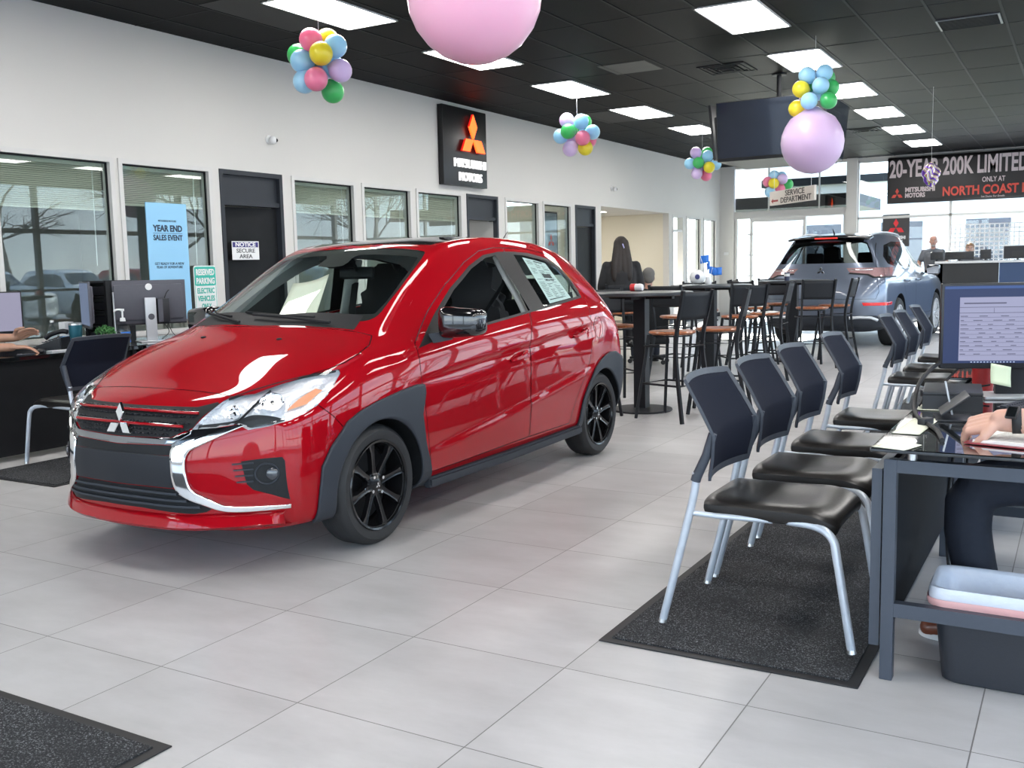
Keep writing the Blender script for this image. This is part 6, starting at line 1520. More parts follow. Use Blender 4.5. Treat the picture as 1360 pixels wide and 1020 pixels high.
cluster((-2.70, 9.90, 3.05), .001765, .100, [(-77, 100, 'm', 'purple'), (60, 95, 'b', 'green'), (25, 80, 'f', 'blue'), (115, 10, 'm', 'blue'), (-73, 10, 'f', 'green'), (-125, -15, 'm', 'blue'), (35, -40, 'f', 'pink'), (-55, -110, 'm', 'purple'), (60, -105, 'm', 'yellow'), (95, -40, 'b', 'pink')], 'balloon cluster with green and pink in front, right of the lit wall sign')
cluster((-2.46, 14.18, 2.99), .00224, .096, [(-50, 80, 'm', 'purple'), (45, 85, 'b', 'green'), (40, 55, 'm', 'blue'), (100, -10, 'm', 'blue'), (-40, 0, 'f', 'green'), (-95, 0, 'm', 'blue'), (40, -35, 'f', 'yellow'), (-42, -75, 'm', 'purple'), (40, -85, 'b', 'pink')], 'balloon cluster just left of the hanging screens')
cluster((-1.80, 16.48, 2.78), .00247, .098, [(-30, 50, 'm', 'blue'), (40, 45, 'b', 'blue'), (-75, 5, 'm', 'pink'), (-45, -10, 'f', 'yellow'), (20, 20, 'f', 'purple'), (75, -15, 'm', 'green'), (15, -45, 'm', 'pink'), (-60, -70, 'm', 'blue')], 'balloon cluster right above the service department sign')
cluster((.66, 8.78, 3.10), .001418, .088, [(-65, 110, 'm', 'blue'), (65, 125, 'm', 'blue'), (110, 100, 'b', 'green'), (-110, 10, 'm', 'yellow'), (15, 20, 'f', 'blue'), (115, 15, 'm', 'green'), (-70, -90, 'f', 'blue'), (75, -90, 'f', 'green'), (-115, -120, 'b', 'yellow')], 'blue, green and yellow balloon cluster carrying a big lilac balloon', ((-.02, -.01, -.54), .328, 'lilac'))
cluster((.47, 2.29, 3.24), .0016, .095, [(-65, 60, 'm', 'blue'), (65, 70, 'm', 'yellow'), (-20, 0, 'f', 'green'), (90, -20, 'm', 'purple'), (-100, -10, 'm', 'pink')], 'big pink balloon hanging at the top of the view', ((0, 0, -.56), .345, 'bigpink'))
# foil balloon in front of the banner
t = thing('foil_balloon', 'shiny multicoloured foil balloon twist hanging in front of the black banner', 'balloon', (1.30, 12.9, 2.47))
b = nb()
def foil(u, v):
    a = 2 * PI * u; s = math.sin(v * PI) ** .8; tw = v * 2.4
    rr = .105 * s * (1 + .28 * math.cos(4 * a)); return V((rr * math.cos(a + tw), rr * math.sin(a + tw), (v - .5) * .36 + .0))
grid(b, foil, 48, 24, True)
fm = pm('foil', (.8, .8, .8), .2, .35, coat=.6)
def foil_nodes(m):
    nt = m.node_tree; b = nt.nodes['Principled BSDF']; tc = nt.nodes.new('ShaderNodeTexCoord'); w = nt.nodes.new('ShaderNodeTexWave'); w.inputs['Scale'].default_value = 6; w.inputs['Distortion'].default_value = 5; w.bands_direction = 'DIAGONAL'
    nt.links.new(tc.outputs['Object'], w.inputs['Vector']); cr = nt.nodes.new('ShaderNodeValToRGB'); cr.color_ramp.interpolation = 'CONSTANT'; e = cr.color_ramp.elements
    e[0].color = (.16, .05, .45, 1); e[1].position = .3; e[1].color = (.55, .58, .62, 1)
    for p, c in ((.45, (.85, .65, .08)), (.6, (.08, .4, .15)), (.75, (.7, .1, .15)), (.88, (.8, .82, .85))): x = e.new(p); x.color = (*c, 1)
    nt.links.new(w.outputs[0], cr.inputs[0]); nt.links.new(cr.outputs[0], b.inputs['Base Color'])
foil_nodes(fm); obj('foil_body', b, fm, t, 180)
b = nb(); cyl(b, (0, 0, .19), (0, 0, H - 2.47), .002, n=5); obj('ribbon', b, M_SIGNWHITE, t)

# ---------------------------------------------------------------- hanging screens
def tv(name, loc, rz, label, w=1.21, h=.69, tilt=6):
    t = thing('television', label, 'television', loc, rz, 'hanging screens')
    mt = M.Rotation(R(tilt), 4, 'X')
    b = nb(); box2(b, (-w / 2, 0, -h / 2), (w / 2, .035, h / 2), .006); box2(b, (-w * .38, .03, -h * .38), (w * .38, .075, h * .30), .015); b.transform(mt); obj('casing', b, M_MONITOR, t, 40)
    b = nb(); flatq(b, [(-w / 2 + .010, -.001, -h / 2 + .016), (w / 2 - .010, -.001, -h / 2 + .016), (w / 2 - .010, -.001, h / 2 - .010), (-w / 2 + .010, -.001, h / 2 - .010)]); b.transform(mt)
    obj('screen', b, pm('screen_glass', (.008, .012, .026), .12, coat=.35, spec=.2, noise=(.012, .018, .036), scale=3), t)
    b = nb(); box2(b, (-.03, -.002, -h / 2 + .004), (.03, 0, -h / 2 + .011)); b.transform(mt); obj('maker_mark', b, M_SILVER, t)
    return t
tv('tv', (-.225, 10.02, 2.93), 0, 'big hanging television facing the aisle behind the lilac balloon')
tv('tv', (.475, 10.68, 2.93), R(90), 'hanging television facing the desks, seen nearly edge-on at the right of the group')
tv('tv', (-.925, 10.68, 2.93), R(-90), 'hanging television facing the left wall, seen nearly edge-on')
t = thing('screen_mount', 'black ceiling mount carrying the hanging televisions', 'mount', (-.225, 10.65, H)); b = nb(); cyl(b, (0, 0, 0), (0, 0, -.72), .03, n=16); lathe(b, [(0, 0), (.09, 0), (.09, -.02), (0, -.02)], 20); obj('pole', b, M_BLACK, t, 40)
b = nb(); box2(b, (-.56, -.03, -.76), (.56, .03, -.70)); box2(b, (-.03, -.54, -.76), (.03, .54, -.70)); box2(b, (-.60, -.60, -1.10), (.60, .60, -1.06)); obj('frame', b, M_BLACK, t)
b = nb(); box2(b, (-.02, -.02, -1.08), (.02, .02, -.70)); obj('drop_bar', b, M_BLACK, t)
# ---------------------------------------------------------------- ceiling grilles, cameras
def vent(x, y, label):
    t = thing('ceiling_vent', label, 'vent', (x, y, H), 0, 'ceiling air vents'); b = nb()
    for k in range(4):
        s = .29 - k * .065; z = -.012 - k * .004
        for (p, q) in (((-s, -s, z), (s, -s + .02, z + .014)), ((-s, s - .02, z), (s, s, z + .014)), ((-s, -s, z), (-s + .02, s, z + .014)), ((s - .02, -s, z), (s, s, z + .014))): box2(b, p, q)
    obj('louvres', b, M_TBAR, t); b = nb(); box2(b, (-.28, -.28, -.003), (.28, .28, 0)); obj('throat', b, M_BLACK, t)
vent(-.66, 9.9, 'square black ceiling vent left of the hanging televisions'); vent(-.35, 16.9, 'pale ceiling vent behind the hanging televisions')
t = thing('return_grille', 'silver rectangular ceiling grille at the top right', 'vent', (2.105, 9.07, H)); b = nb(); box2(b, (-.29, -.24, -.012), (.29, .24, -.002)); obj('plate', b, pm('grille_silver', (.22, .23, .25), .35, .6, noise=(.3, .31, .33), scale=15), t)
b = nb()
for i in range(11): box2(b, (-.27, -.22 + i * .042, -.018), (.27, -.205 + i * .042, -.011))
obj('slats', b, M_TBAR, t)
b = nb(); box2(b, (-.3, -.3, -.006), (.3, .3, 0)); o = obj('access_panel', b, pm('grey_panel', (.10, .10, .095), .6, noise=(.14, .14, .13), scale=5), None, loc=(-1.61, 9.15, H)); tag(o, 'single grey ceiling tile between the two rows of lights', 'ceiling tile')
for (x, y, l) in ((-3.36, 4.9, 'flat black ceiling tile near the first light over the red car'), (-3.45, 12.6, 'flat black ceiling tile near the balloon cluster right of the wall sign')):
    b = nb(); box2(b, (-.29, -.6, -.005), (.29, .6, 0)); o = obj('ceiling_panel', b, M_BLACK, None, loc=(x, y, H)); tag(o, l, 'ceiling tile')
for (y, z, l) in ((6.20, 2.77, 'small white wall camera above the black secure door'), (15.40, 2.77, 'small white wall camera above the wide opening')):
    t = thing('wall_camera', l, 'camera', (XL, y, z)); b = nb(); lathe(b, [(0, 0), (.05, 0), (.05, .02), (.03, .03), (0, .03)], 20); b.transform(M.Rotation(PI / 2, 4, 'Y')); obj('mount', b, M_SIGNWHITE, t, 40)
    b = nb(); ball(b, (.065, 0, -.01), .045, 18); obj('head', b, M_SIGNWHITE, t, 60); b = nb(); ball(b, (.092, .022, -.012), .022, 12); obj('lens', b, M_BLACK, t, 60)
# ---------------------------------------------------------------- signs
RZ90 = M.Rotation(PI / 2, 4, 'Z')     # xz-plane lettering turned to face +x
t = thing('wall_sign', 'black wall sign with three lit red diamonds and white lettering', 'sign', (XL, 10.115, 3.04)); b = nb(); box2(b, (.005, -.58, -.55), (.09, .58, .55), .004); obj('sign_box', b, pm('sign_black', (.012, .012, .013), .30, .4, noise=(.02, .02, .022), scale=3), t, 40)
b = nb(); diamonds(b, .345, .03, M.Translation((.125, .13, .12)) @ RZ90); obj('emblem', b, emit_mat('lit_red', (1.0, .085, .012), 3.2), t)
b = nb(); diamonds(b, .352, .03, M.Translation((.118, .13, .12)) @ RZ90); obj('emblem_side', b, emit_mat('lit_red_side', (.55, .008, .006), 1.2), t)
M_LITWHITE = emit_mat('lit_white', (1, 1, 1), 1.0)
b = text_bm('MITSUBISHI', .175, .03, .0, .84); b.transform(M.Translation((.115, .085, -.235)) @ RZ90); obj('lettering', b, M_LITWHITE, t)
b = text_bm('MOTORS', .175, .03, .0, .60); b.transform(M.Translation((.115, .085, -.425)) @ RZ90); obj('lettering', b, M_LITWHITE, t)
M_POSTER = pm('light_blue_poster', (.26, .55, .80), .55, noise=(.30, .58, .82), scale=2)
M_NAVYINK = pm('navy_ink', (.015, .03, .07), .6, noise=(.02, .04, .08), scale=30)
t = thing('sales_poster', 'light blue year end sales poster in front of the second office window', 'poster', (XL + .016, 4.70, 1.44)); b = nb(); box2(b, (0, -.25, -.585), (.012, .25, .565), .002); obj('board', b, M_POSTER, t)
def wall_text(s, size, w, x, y, z, mat, parent, bold=.002, depth=.002):
    b = text_bm(s, size, depth, bold, w); b.transform(M.Translation((x, y, z)) @ RZ90); return obj('lettering', b, mat, parent)
wall_text('YEAR END', .085, .36, .0135, 0, .315, M_NAVYINK, t, .003); wall_text('SALES EVENT', .075, .36, .0135, 0, .225, M_NAVYINK, t, .002)
wall_text('MITSUBISHI MOTORS', .026, .22, .0135, 0, .39, M_NAVYINK, t, 0); wall_text('GET READY FOR A NEW\nYEAR OF ADVENTURE', .036, .36, .0135, 0, -.045, M_NAVYINK, t, 0); wall_text('ENDS JANUARY 2ND', .03, .30, .0135, 0, -.30, M_NAVYINK, t, 0)
b = nb(); box2(b, (.0122, -.18, .268), (.0135, .18, .272)); obj('rule', b, M_NAVYINK, t)
M_TEAL = pm('reflective_green', (.02, .42, .33), .4, noise=(.03, .45, .36), scale=30)
t = thing('parking_sign', 'white and green reserved parking sign leaning at the office window', 'sign', (XL + .020, 5.15, 1.155)); b = nb(); prism(b, rrect(-.15, -.235, .15, .235, .03), 0, .006, 'yz'); obj('plate', b, M_SIGNWHITE, t)
b = nb(); prism(b, rrect(-.14, .028, .14, .225, .025), .006, .0075, 'yz'); obj('green_field', b, M_TEAL, t)
b = nb()
for (p, q) in (((.006, -.142, -.225), (.0072, -.137, .22)), ((.006, .137, -.225), (.0072, .142, .22)), ((.006, -.14, -.228), (.0072, .14, -.222))): box2(b, p, q)
obj('green_border', b, M_TEAL, t)
for s, z in (('RESERVED', .165), ('PARKING', .075)): wall_text(s, .085, .245, .009, 0, z, M_SIGNWHITE, t, .003)
for s, z, w in (('ELECTRIC', -.025, .23), ('VEHICLES', -.105, .23), ('ONLY', -.185, .13)): wall_text(s, .075, w, .008, 0, z, M_TEAL, t, .002)
t = thing('secure_sign', 'small white notice sign on the black secure door', 'sign', (XL - .035, 5.80, 1.55), R(-9)); b = nb(); box2(b, (0, -.175, -.10), (.004, .175, .10)); obj('plate', b, M_SIGNWHITE, t)
M_PURPLE = pm('dark_blue_ink', (.03, .025, .16), .5, noise=(.04, .03, .2), scale=30)
b = nb(); box2(b, (.004, -.165, .035), (.005, .165, .09)); obj('blue_bar', b, M_PURPLE, t)
wall_text('NOTICE', .06, .26, .006, 0, .062, M_SIGNWHITE, t, .002); wall_text('SECURE', .06, .24, .005, 0, -.005, M_INK, t, .001); wall_text('AREA', .06, .17, .005, 0, -.065, M_INK, t, .001)
# service sign hanging by the back corner
t = thing('direction_sign', 'cream hanging service department sign with a red arrow', 'sign', (-1.04, 14.54, 2.392), math.atan2(14.01 - 15.06, -.54 + 1.54)); M_SGN = pm('cream_sign', (.68, .63, .58), .6, noise=(.65, .60, .55), scale=3)
b = nb(); box2(b, (-.725, -.02, -.118), (.725, .02, .118), .003); obj('panel', b, M_SGN, t)
M_DKINK = pm('dark_brown_ink', (.05, .04, .04), .6, noise=(.06, .05, .05), scale=30)
obj('lettering', text_bm('SERVICE', .125, .003, .002, .62, M.Translation((.12, -.022, .055))), M_DKINK, t); obj('lettering', text_bm('DEPARTMENT', .125, .003, .002, .98, M.Translation((.15, -.022, -.055))), M_DKINK, t)
b = nb(); prism(b, [(-.66, -.045), (-.60, -.005), (-.60, -.03), (-.43, -.03), (-.43, -.06), (-.60, -.06), (-.60, -.085)], -.024, -.02, 'xz'); obj('arrow', b, pm('dark_red_ink', (.28, .02, .02), .5, noise=(.3, .03, .03), scale=30), t)
for x in (-.6, .6): b = nb(); cyl(b, (x, 0, .115), (x, 0, H - 2.392), .003, n=6); obj('wire', b, M_STEEL, t)
# banner and poster in the back windows
M_BANNER = pm('black_banner_vinyl', (.018, .016, .017), .45, noise=(.03, .027, .028), scale=2)
t = thing('hanging_banner', 'long black limited warranty banner hung under the ceiling at the back windows', 'banner', (-.75, 21.85, 2.57))
b = nb(); grid(b, lambda u, v: V((4.7 * u, -.012 * math.sin(u * 19 + v * 3) - .02 * math.sin(v * 3), 1.02 * v)), 60, 10); obj('vinyl', b, M_BANNER, t, 60, solid=.004)
M_PINKW = pm('faded_white_print', (.62, .52, .54), .6, noise=(.66, .57, .58), scale=9); M_REDPR = pm('red_print', (.62, .07, .05), .5, noise=(.66, .09, .06), scale=9)
def ban(s, size, w, x, z, mat, bold, align='LEFT'):
    obj('lettering', text_bm(s, size, .004, bold, w, M.Translation((x, -.05, z)), align), mat, t)
ban('20-YEAR 200K LIMITED', .52, 2.80, .045, .745, M_PINKW, .015); ban('ONLY AT', .15, .45, .67 + 1.28, .425, M_PINKW, .003); ban('NORTH COAST MITSUBISHI', .27, 2.62, 1.165, .205, M_REDPR, .008)
ban('MITSUBISHI', .135, .62, .385, .29, M_PINKW, .006); ban('MOTORS', .135, .42, .385, .165, M_PINKW, .006); ban('See Dealer For Details', .055, .46, 1.94, .065, M_PINKW, 0)
b = nb(); diamonds(b, .135, .004, M.Translation((.215, -.05, .20))); obj('emblem', b, M_REDPR, t)
b = nb(); cyl(b, (0, .03, 1.03), (4.7, .03, 1.03), .012, n=8); obj('rail', b, M_STEEL, t)
t = thing('brand_poster', 'square black poster with red diamonds in the back window behind the grey vehicle', 'poster', (-.57, YB - .016, 1.98)); b = nb(); box2(b, (-.29, -.01, -.37), (.29, .01, .36), .002); obj('board', b, pm('poster_black', (.045, .043, .045), .5, noise=(.05, .048, .05), scale=3), t)
b = nb(); diamonds(b, .20, .004, M.Translation((0, -.012, .055))); obj('emblem', b, pm('poster_red', (.75, .03, .04), .5, noise=(.7, .03, .04), scale=9), t); obj('lettering', text_bm('MITSUBISHI', .10, .003, .004, .42, M.Translation((0, -.012, -.17))), M_SIGNWHITE, t); obj('lettering', text_bm('MOTORS', .10, .003, .004, .30, M.Translation((0, -.012, -.27))), M_SIGNWHITE, t)
t = thing('wall_picture', 'framed dark car picture inside the office behind the seventh pane', 'picture', (XL - .25, 13.2, 1.85)); b = nb(); box2(b, (0, -.38, -.42), (.02, .38, .42), .003); obj('frame', b, M_BLACK, t); b = nb(); box2(b, (.02, -.35, -.39), (.022, .35, .39)); obj('print', b, pm('picture_print', (.10, .11, .14), .4, noise=(.35, .4, .5), scale=4), t); b = nb(); diamonds(b, .13, .003, M.Translation((.024, .12, -.1)) @ RZ90); obj('emblem', b, M_REDPR, t)
t = thing('emblem_stub', 'x', 'x'); bpy.data.objects.remove(t)
# ---------------------------------------------------------------- reception counter at the back
M_COUNTER = pm('dark_counter_panel', (.018, .018, .019), .45, noise=(.024, .024, .025), scale=2); M_CBLUE = pm('blue_counter_panel', (.035, .07, .16), .5, noise=(.04, .08, .18), scale=2)
t = thing('reception_counter', 'tall dark reception counter with a white ledge beside the grey vehicle', 'counter', (3.2, 19.6, 0)); b = nb(); box2(b, (-2.56, -.06, .06), (-1.46, .02, 1.21)); box2(b, (-2.56, -.06, .06), (-2.48, .7, 1.21)); obj('dark_panel', b, M_COUNTER, t); b = nb(); box2(b, (-1.45, -.06, .06), (2.6, .02, 1.21)); obj('blue_panel', b, M_CBLUE, t)
b = nb(); box2(b, (-2.62, -.12, 1.21), (2.6, .25, 1.255), .004); obj('ledge', b, M_SIGNWHITE, t); b = nb(); box2(b, (-2.5, -.03, 0), (2.6, .6, .06)); obj('plinth', b, M_BLACK, t); b = nb(); box2(b, (-2.48, .02, .70), (2.6, .7, .74)); obj('work_surface', b, M_TBLTOP, t)
for i, (x, w, z, h, l) in enumerate(((.575, .24, 1.255, .19, 'small black screen back beside the grey-shirted man'), (1.0, .54, 1.255, .19, 'wide black screen back hiding the blond head'), (1.48, .2, 1.255, .22, 'narrow black device right of the blond head'), (2.05, .5, 1.255, .28, 'black screen back at the right end of the counter'))):
    t = thing('counter_monitor', l, 'monitor', (x, 19.78, z)); b = nb(); box2(b, (-w / 2, 0, .0 + .03), (w / 2, .03, h), .004); obj('housing', b, M_MONITOR, t, 40); b = nb(); box2(b, (-.06, -.02, 0), (.06, .08, .01)); box2(b, (-.02, .03, .0), (.02, .045, .10)); obj('stand', b, M_MONITOR, t); b = nb(); box2(b, (-w * .2, -.004, .06), (w * .2, .001, h * .6), .002); obj('rear_panel', b, M_COUNTER, t)
t = thing('grid_panel', 'white wire grid panel standing behind the reception counter', 'grid panel', (1.55, 21.4, 0)); b = nb(); n = 20
for i in range(n + 1): x = -.9 + 1.9 * i / n; box2(b, (x - .012, -.008, 1.2), (x + .012, .008, 2.03))
obj('vertical_wires', b, M_SIGNWHITE, t); b = nb()
for i in range(10): z = 1.2 + .83 * i / 9; box2(b, (-.9, -.01, z - .012), (1.0, .01, z + .012))
obj('cross_wires', b, M_SIGNWHITE, t); b = nb()
for x in (-.9, 1.0): box2(b, (x - .02, -.02, 0), (x + .02, .02, 2.03)); box2(b, (x - .03, -.2, 0), (x + .03, .2, .03))
obj('frame', b, M_SIGNWHITE, t)
t = thing('alcove_light', 'lit ceiling panel inside the cream alcove', 'ceiling light', (-5.9, 16.4, 2.42)); b = nb(); box2(b, (-.5, -.3, -.012), (.5, .3, 0)); obj('diffuser', b, emit_mat('alcove_led', (1, .95, .85), 16.0), t); b = nb(); box2(b, (-.52, -.32, -.006), (.52, .32, 0)); obj('frame', b, M_SIGNWHITE, t)
b = nb(); box2(b, (-.06, -.01, -.035), (.06, .006, .035), .004); o = obj('wall_switch', b, M_SIGNWHITE, None, 40, loc=(-4.52, YB - .106, 1.55)); tag(o, 'small white switch plate on the corner pier by the back door', 'switch')
# ---------------------------------------------------------------- people
def skin_mat(n, c): 
    m = pm('skin_' + n, c, .5, noise=tuple(x * .9 for x in c), scale=25); b = m.node_tree.nodes['Principled BSDF']; b.inputs['Subsurface Weight'].default_value = .12; b.inputs['Subsurface Radius'].default_value = (.02, .008, .004); b.inputs['Subsurface Scale'].default_value = .5; return m
def blob(name, bm, mat, parent, vox=.011, it=4, label=None):
    """fuse overlapping closed shapes into one continuous smooth surface"""
    me = bpy.data.meshes.new(name); bmesh.ops.recalc_face_normals(bm, faces=bm.faces); bm.to_mesh(me); bm.free()
    o = bpy.data.objects.new(name, me); C.objects.link(o)
    md = o.modifiers.new('r', 'REMESH'); md.mode = 'VOXEL'; md.voxel_size = vox; md.use_smooth_shade = True
    md = o.modifiers.new('s', 'SMOOTH'); md.iterations = it; md.factor = .5
    m2 = bpy.data.meshes.new_from_object(o.evaluated_get(bpy.context.evaluated_depsgraph_get())); bpy.data.objects.remove(o); bpy.data.meshes.remove(me)
    m2.materials.clear(); m2.materials.append(mat); m2.name = name; m2.polygons.foreach_set('use_smooth', [True] * len(m2.polygons))
    o = bpy.data.objects.new(name, m2); C.objects.link(o); o.parent = parent
    if label: o['label'] = label
    return o
def limb(bm, pts, rads, n=14, k=5):
    P = smooth_path(pts, k); m = len(pts) - 1; rr = []
    for i in range(len(P)):
        t = i / k; a = min(m - 1, int(t)); q = t - a; rr.append(rads[a] * (1 - q) + rads[a + 1] * q)
    tube(bm, P, rr, n); ball(bm, P[0], rads[0], 12); ball(bm, P[-1], rads[-1], 12)
def hand(bm, w, fw, dn, side, curl=.5, s=1.0, thumb=.6, spread=.10):
    """w wrist, fw direction of the palm, dn palm normal (away from the back of the hand), side +1/-1 where the thumb is"""
    w, fw, dn = V(w), V(fw).normalized(), V(dn); dn = (dn - fw * dn.dot(fw)).normalized(); sd = fw.cross(dn) * side
    pl = .085 * s
    for a in (-.030, -.010, .010, .030):
        tube(bm, [w + sd * a * .7 * s, w + fw * pl * .5 + sd * a * s, w + fw * pl + sd * a * s], [.013 * s, .0145 * s, .0115 * s], 10)
        ball(bm, w + fw * pl + sd * a * s, .0115 * s, 10); ball(bm, w + sd * a * .7 * s, .013 * s, 10)
    L = [.038, .044, .048, .042]; P = [-.030, -.010, .010, .030]; Rr = [.0078, .0088, .0090, .0086]
    for a, l, r in zip(P, L, Rr):
        p = w + fw * pl + sd * a * s; d = (fw + sd * a * spread * 30 * .1).normalized(); pts = [p]; ang = 0
        for seg, f in enumerate((1, .72, .58)):
            ang += curl * (0.9, 1.1, .7)[seg] * (1 + .12 * (a / .03))
            dd = d * math.cos(ang) + dn * math.sin(ang); p = p + dd * l * f * s; pts.append(p)
        for i in range(3):
            tube(bm, [pts[i], pts[i + 1]], [r * s * (1.08 - .1 * i), r * s * (.98 - .1 * i)], 10); ball(bm, pts[i + 1], r * s * (.98 - .08 * i), 10)
    p = w + fw * .020 * s + sd * .028 * s; q = p + (fw * .55 + sd * .75 + dn * .25 * thumb).normalized() * .042 * s; e = q + (fw * .9 + sd * .15 + dn * .45 * thumb).normalized() * .034 * s; f = e + (fw * .95 - sd * .1 + dn * .4 * thumb).normalized() * .026 * s
    tube(bm, [p, q, e, f], [.015 * s, .0125 * s, .0105 * s, .0085 * s], 10); ball(bm, f, .0085 * s, 10); ball(bm, p, .015 * s, 10)
def head_shape(bm, c, fw, up, s=1.0):
    c, fw, up = V(c), V(fw).normalized(), V(up); up = (up - fw * up.dot(fw)).normalized(); rt = fw.cross(up)
    m3 = M((( rt.x, fw.x, up.x), (rt.y, fw.y, up.y), (rt.z, fw.z, up.z)))
    def P(x, y, z): return c + (rt * x + fw * y + up * z) * s
    def B(x, y, z, r, sc): ball(bm, P(x, y, z), r * s, 18, sc, m3)
    B(0, -.012, .035, .092, (.82, 1.0, .92)); B(0, .012, -.035, .074, (.82, .95, 1.05)); B(0, .030, -.085, .042, (.95, .9, .75))
    B(0, .088, -.025, .017, (.8, .9, 1.0)); B(0, .082, -.002, .012, (.7, .9, 1.6)); B(0, .076, .022, .03, (1.7, .4, .4))
    for x in (-1, 1): B(x * .078, -.008, -.015, .026, (.35, .7, 1.15))
    B(0, .070, -.062, .02, (1.3, .55, .45))
    return P, m3
def face_parts(body, P, m3, s, brow=(.08, .06, .05)):
    e = bmesh.new(); i = bmesh.new(); bw = bmesh.new()
    for x in (-1, 1):
        ball(e, P(x * .031, .071, .004), .0125 * s, 10, (1, .8, .75), m3); ball(i, P(x * .031, .0795, .004), .0058 * s, 8, (1, .5, 1), m3)
        tube(bw, [P(x * .016, .088, .026), P(x * .033, .084, .031), P(x * .05, .072, .025)], .0035 * s, 6)
    eo = obj('eye', e, pm('eye_white', (.75, .74, .72), .3, noise=(.7, .69, .67), scale=40), body, 60); obj('iris', i, pm('iris', (.05, .03, .02), .2, noise=(.06, .04, .03), scale=60), eo, 60); obj('eyebrow', bw, pm('brow_hair', brow, .8, noise=tuple(v * .7 for v in brow), scale=90), body, 60)
    mth = bmesh.new(); ball(mth, P(0, .080, -.062), .018 * s, 10, (1.15, .35, .3), m3); obj('mouth', mth, pm('lips', (.42, .16, .14), .5, noise=(.38, .14, .12), scale=60), body, 60)
def person(label, base, rz, sk, top, legs, hair, seat=.46, lean=.06, arms=None, look=0.0, hands=((.5, .5), (.5, .5)), vox=.011, sleeve=1.0, standing=False, s=1.0, long_hair=False, bald=False, beard=None, shoe=(.02, .018, .016), legpose=None, elbowspec=None, headdown=0.0, armr=1.0, hs=1.0):
    """local frame: facing +x, left = +y; arms = ((elbow, wrist),(elbow, wrist)) left then right"""
    t = thing('person', label, 'person', base, rz)
    hz = seat + .10 if not standing else 1.0
    hip = [(0, .095, hz), (0, -.095, hz)]
    if legpose: knee, ank = legpose
    elif standing: knee = [(.02, .10, .54), (.02, -.10, .54)]; ank = [(-.02, .11, .085), (-.02, -.11, .085)]
    else: knee = [(.43, .13, hz + .0), (.43, -.13, hz)]; ank = [(.43, .13, max(.085, seat - .46 + .085)), (.40, -.13, max(.085, seat - .46 + .085))]
    chest = V((lean * .8, 0, hz + .36)); neck = V((lean * 1.25, 0, hz + .54)); hc = V((lean * 1.25 + .025, 0, hz + .68))
    sh = [(lean, .178, hz + .455), (lean, -.178, hz + .455)]
    arms = arms or [((.08, .24, hz + .20), (.30, .20, hz + .18)), ((.08, -.24, hz + .20), (.30, -.20, hz + .18))]
    fw = V((math.cos(look), math.sin(look), -headdown))
    up = V((headdown * math.cos(look), headdown * math.sin(look), 1))
    b = bmesh.new()
    limb(b, [(0, 0, hz), (lean * .4, 0, hz + .2), chest, (lean, 0, hz + .46)], [.125, .115, .125, .075]); limb(b, [(lean, 0, hz + .44), neck, hc + V((0, 0, -.05))], [.062, .052, .05])
    P, m3 = head_shape(b, hc, fw, up)
    for i in (0, 1):
        limb(b, [sh[i], arms[i][0], arms[i][1]], [.050, .041 * armr, .028 * (armr * .6 + .4)]); limb(b, [hip[i], knee[i], ank[i]], [.085, .056, .038])
        d = V(arms[i][1]) - V(arms[i][0]); hd = hands[i]
        hf = hd[2] if len(hd) > 2 else d; dn = hd[3] if len(hd) > 3 else (0, 0, -1)
        hand(b, arms[i][1], hf, dn, hd[4] if len(hd) > 4 else (1 if i else -1), hd[0], hs, hd[1], spread=hd[5] if len(hd) > 5 else .10)
    body = blob('body', b, sk, t, vox, 2)
    face_parts(body, P, m3, 1.0)
    b = bmesh.new(); limb(b, [(0, 0, hz - .02), (lean * .4, 0, hz + .2), chest, (lean, 0, hz + .45)], [.150, .140, .150, .085]); 
    for y in (-1, 1): limb(b, [(lean * .4, y * .05, hz + .1), (lean * .9, y * .085, hz + .37)], [.115, .105])
    limb(b, [(lean, -.15, hz + .445), (lean, 0, hz + .475), (lean, .15, hz + .445)], [.058, .07, .058])
    for i in (0, 1):
        a, e, w = V(sh[i]), V(arms[i][0]), V(arms[i][1]); f = sleeve
        if f <= .5: limb(b, [a, a.lerp(e, f * 2)], [.058, .060])
        else: limb(b, [a, e, e.lerp(w, (f - .5) * 2)], [.058, .052, .043])
    blob('shirt', b, top, t, .013, 4)
    b = bmesh.new(); limb(b, [(-.01, -.06, hz), (-.01, .06, hz)], [.145, .145])
    for i in (0, 1): limb(b, [hip[i], knee[i], V(ank[i]) + V((0, 0, .0))], [.112, .082, .066])
    blob('trousers', b, legs, t, .013, 4)
    for i in (0, 1):
        a = V(ank[i]); z = a.z - .085; b = bmesh.new(); limb(b, [(a.x - .045, a.y, z + .05), (a.x + .07, a.y + (.01 if i == 0 else -.01), z + .047), (a.x + .165, a.y + (.02 if i == 0 else -.02), z + .036)], [.043, .042, .032]); limb(b, [a + V((-.01, 0, .02)), (a.x - .01, a.y, z + .05)], [.042, .042])
        so = blob('shoe', b, pm('shoe_%.2f' % shoe[0], shoe, .32, coat=.3, noise=tuple(v * .7 for v in shoe), scale=30), t, .009, 2)
        b = bmesh.new(); prism(b, curve2([(a.x - .085, a.y - .035), (a.x + .05, a.y - .045), (a.x + .17, a.y - .035), (a.x + .20, a.y + .005), (a.x + .16, a.y + .045), (a.x + .05, a.y + .045), (a.x - .085, a.y + .038)], 4), z + .001, z + .020, 'xy', .003); obj('sole', b, M_SIGNWHITE if shoe[0] > .1 else M_RUBBER, so, 40)
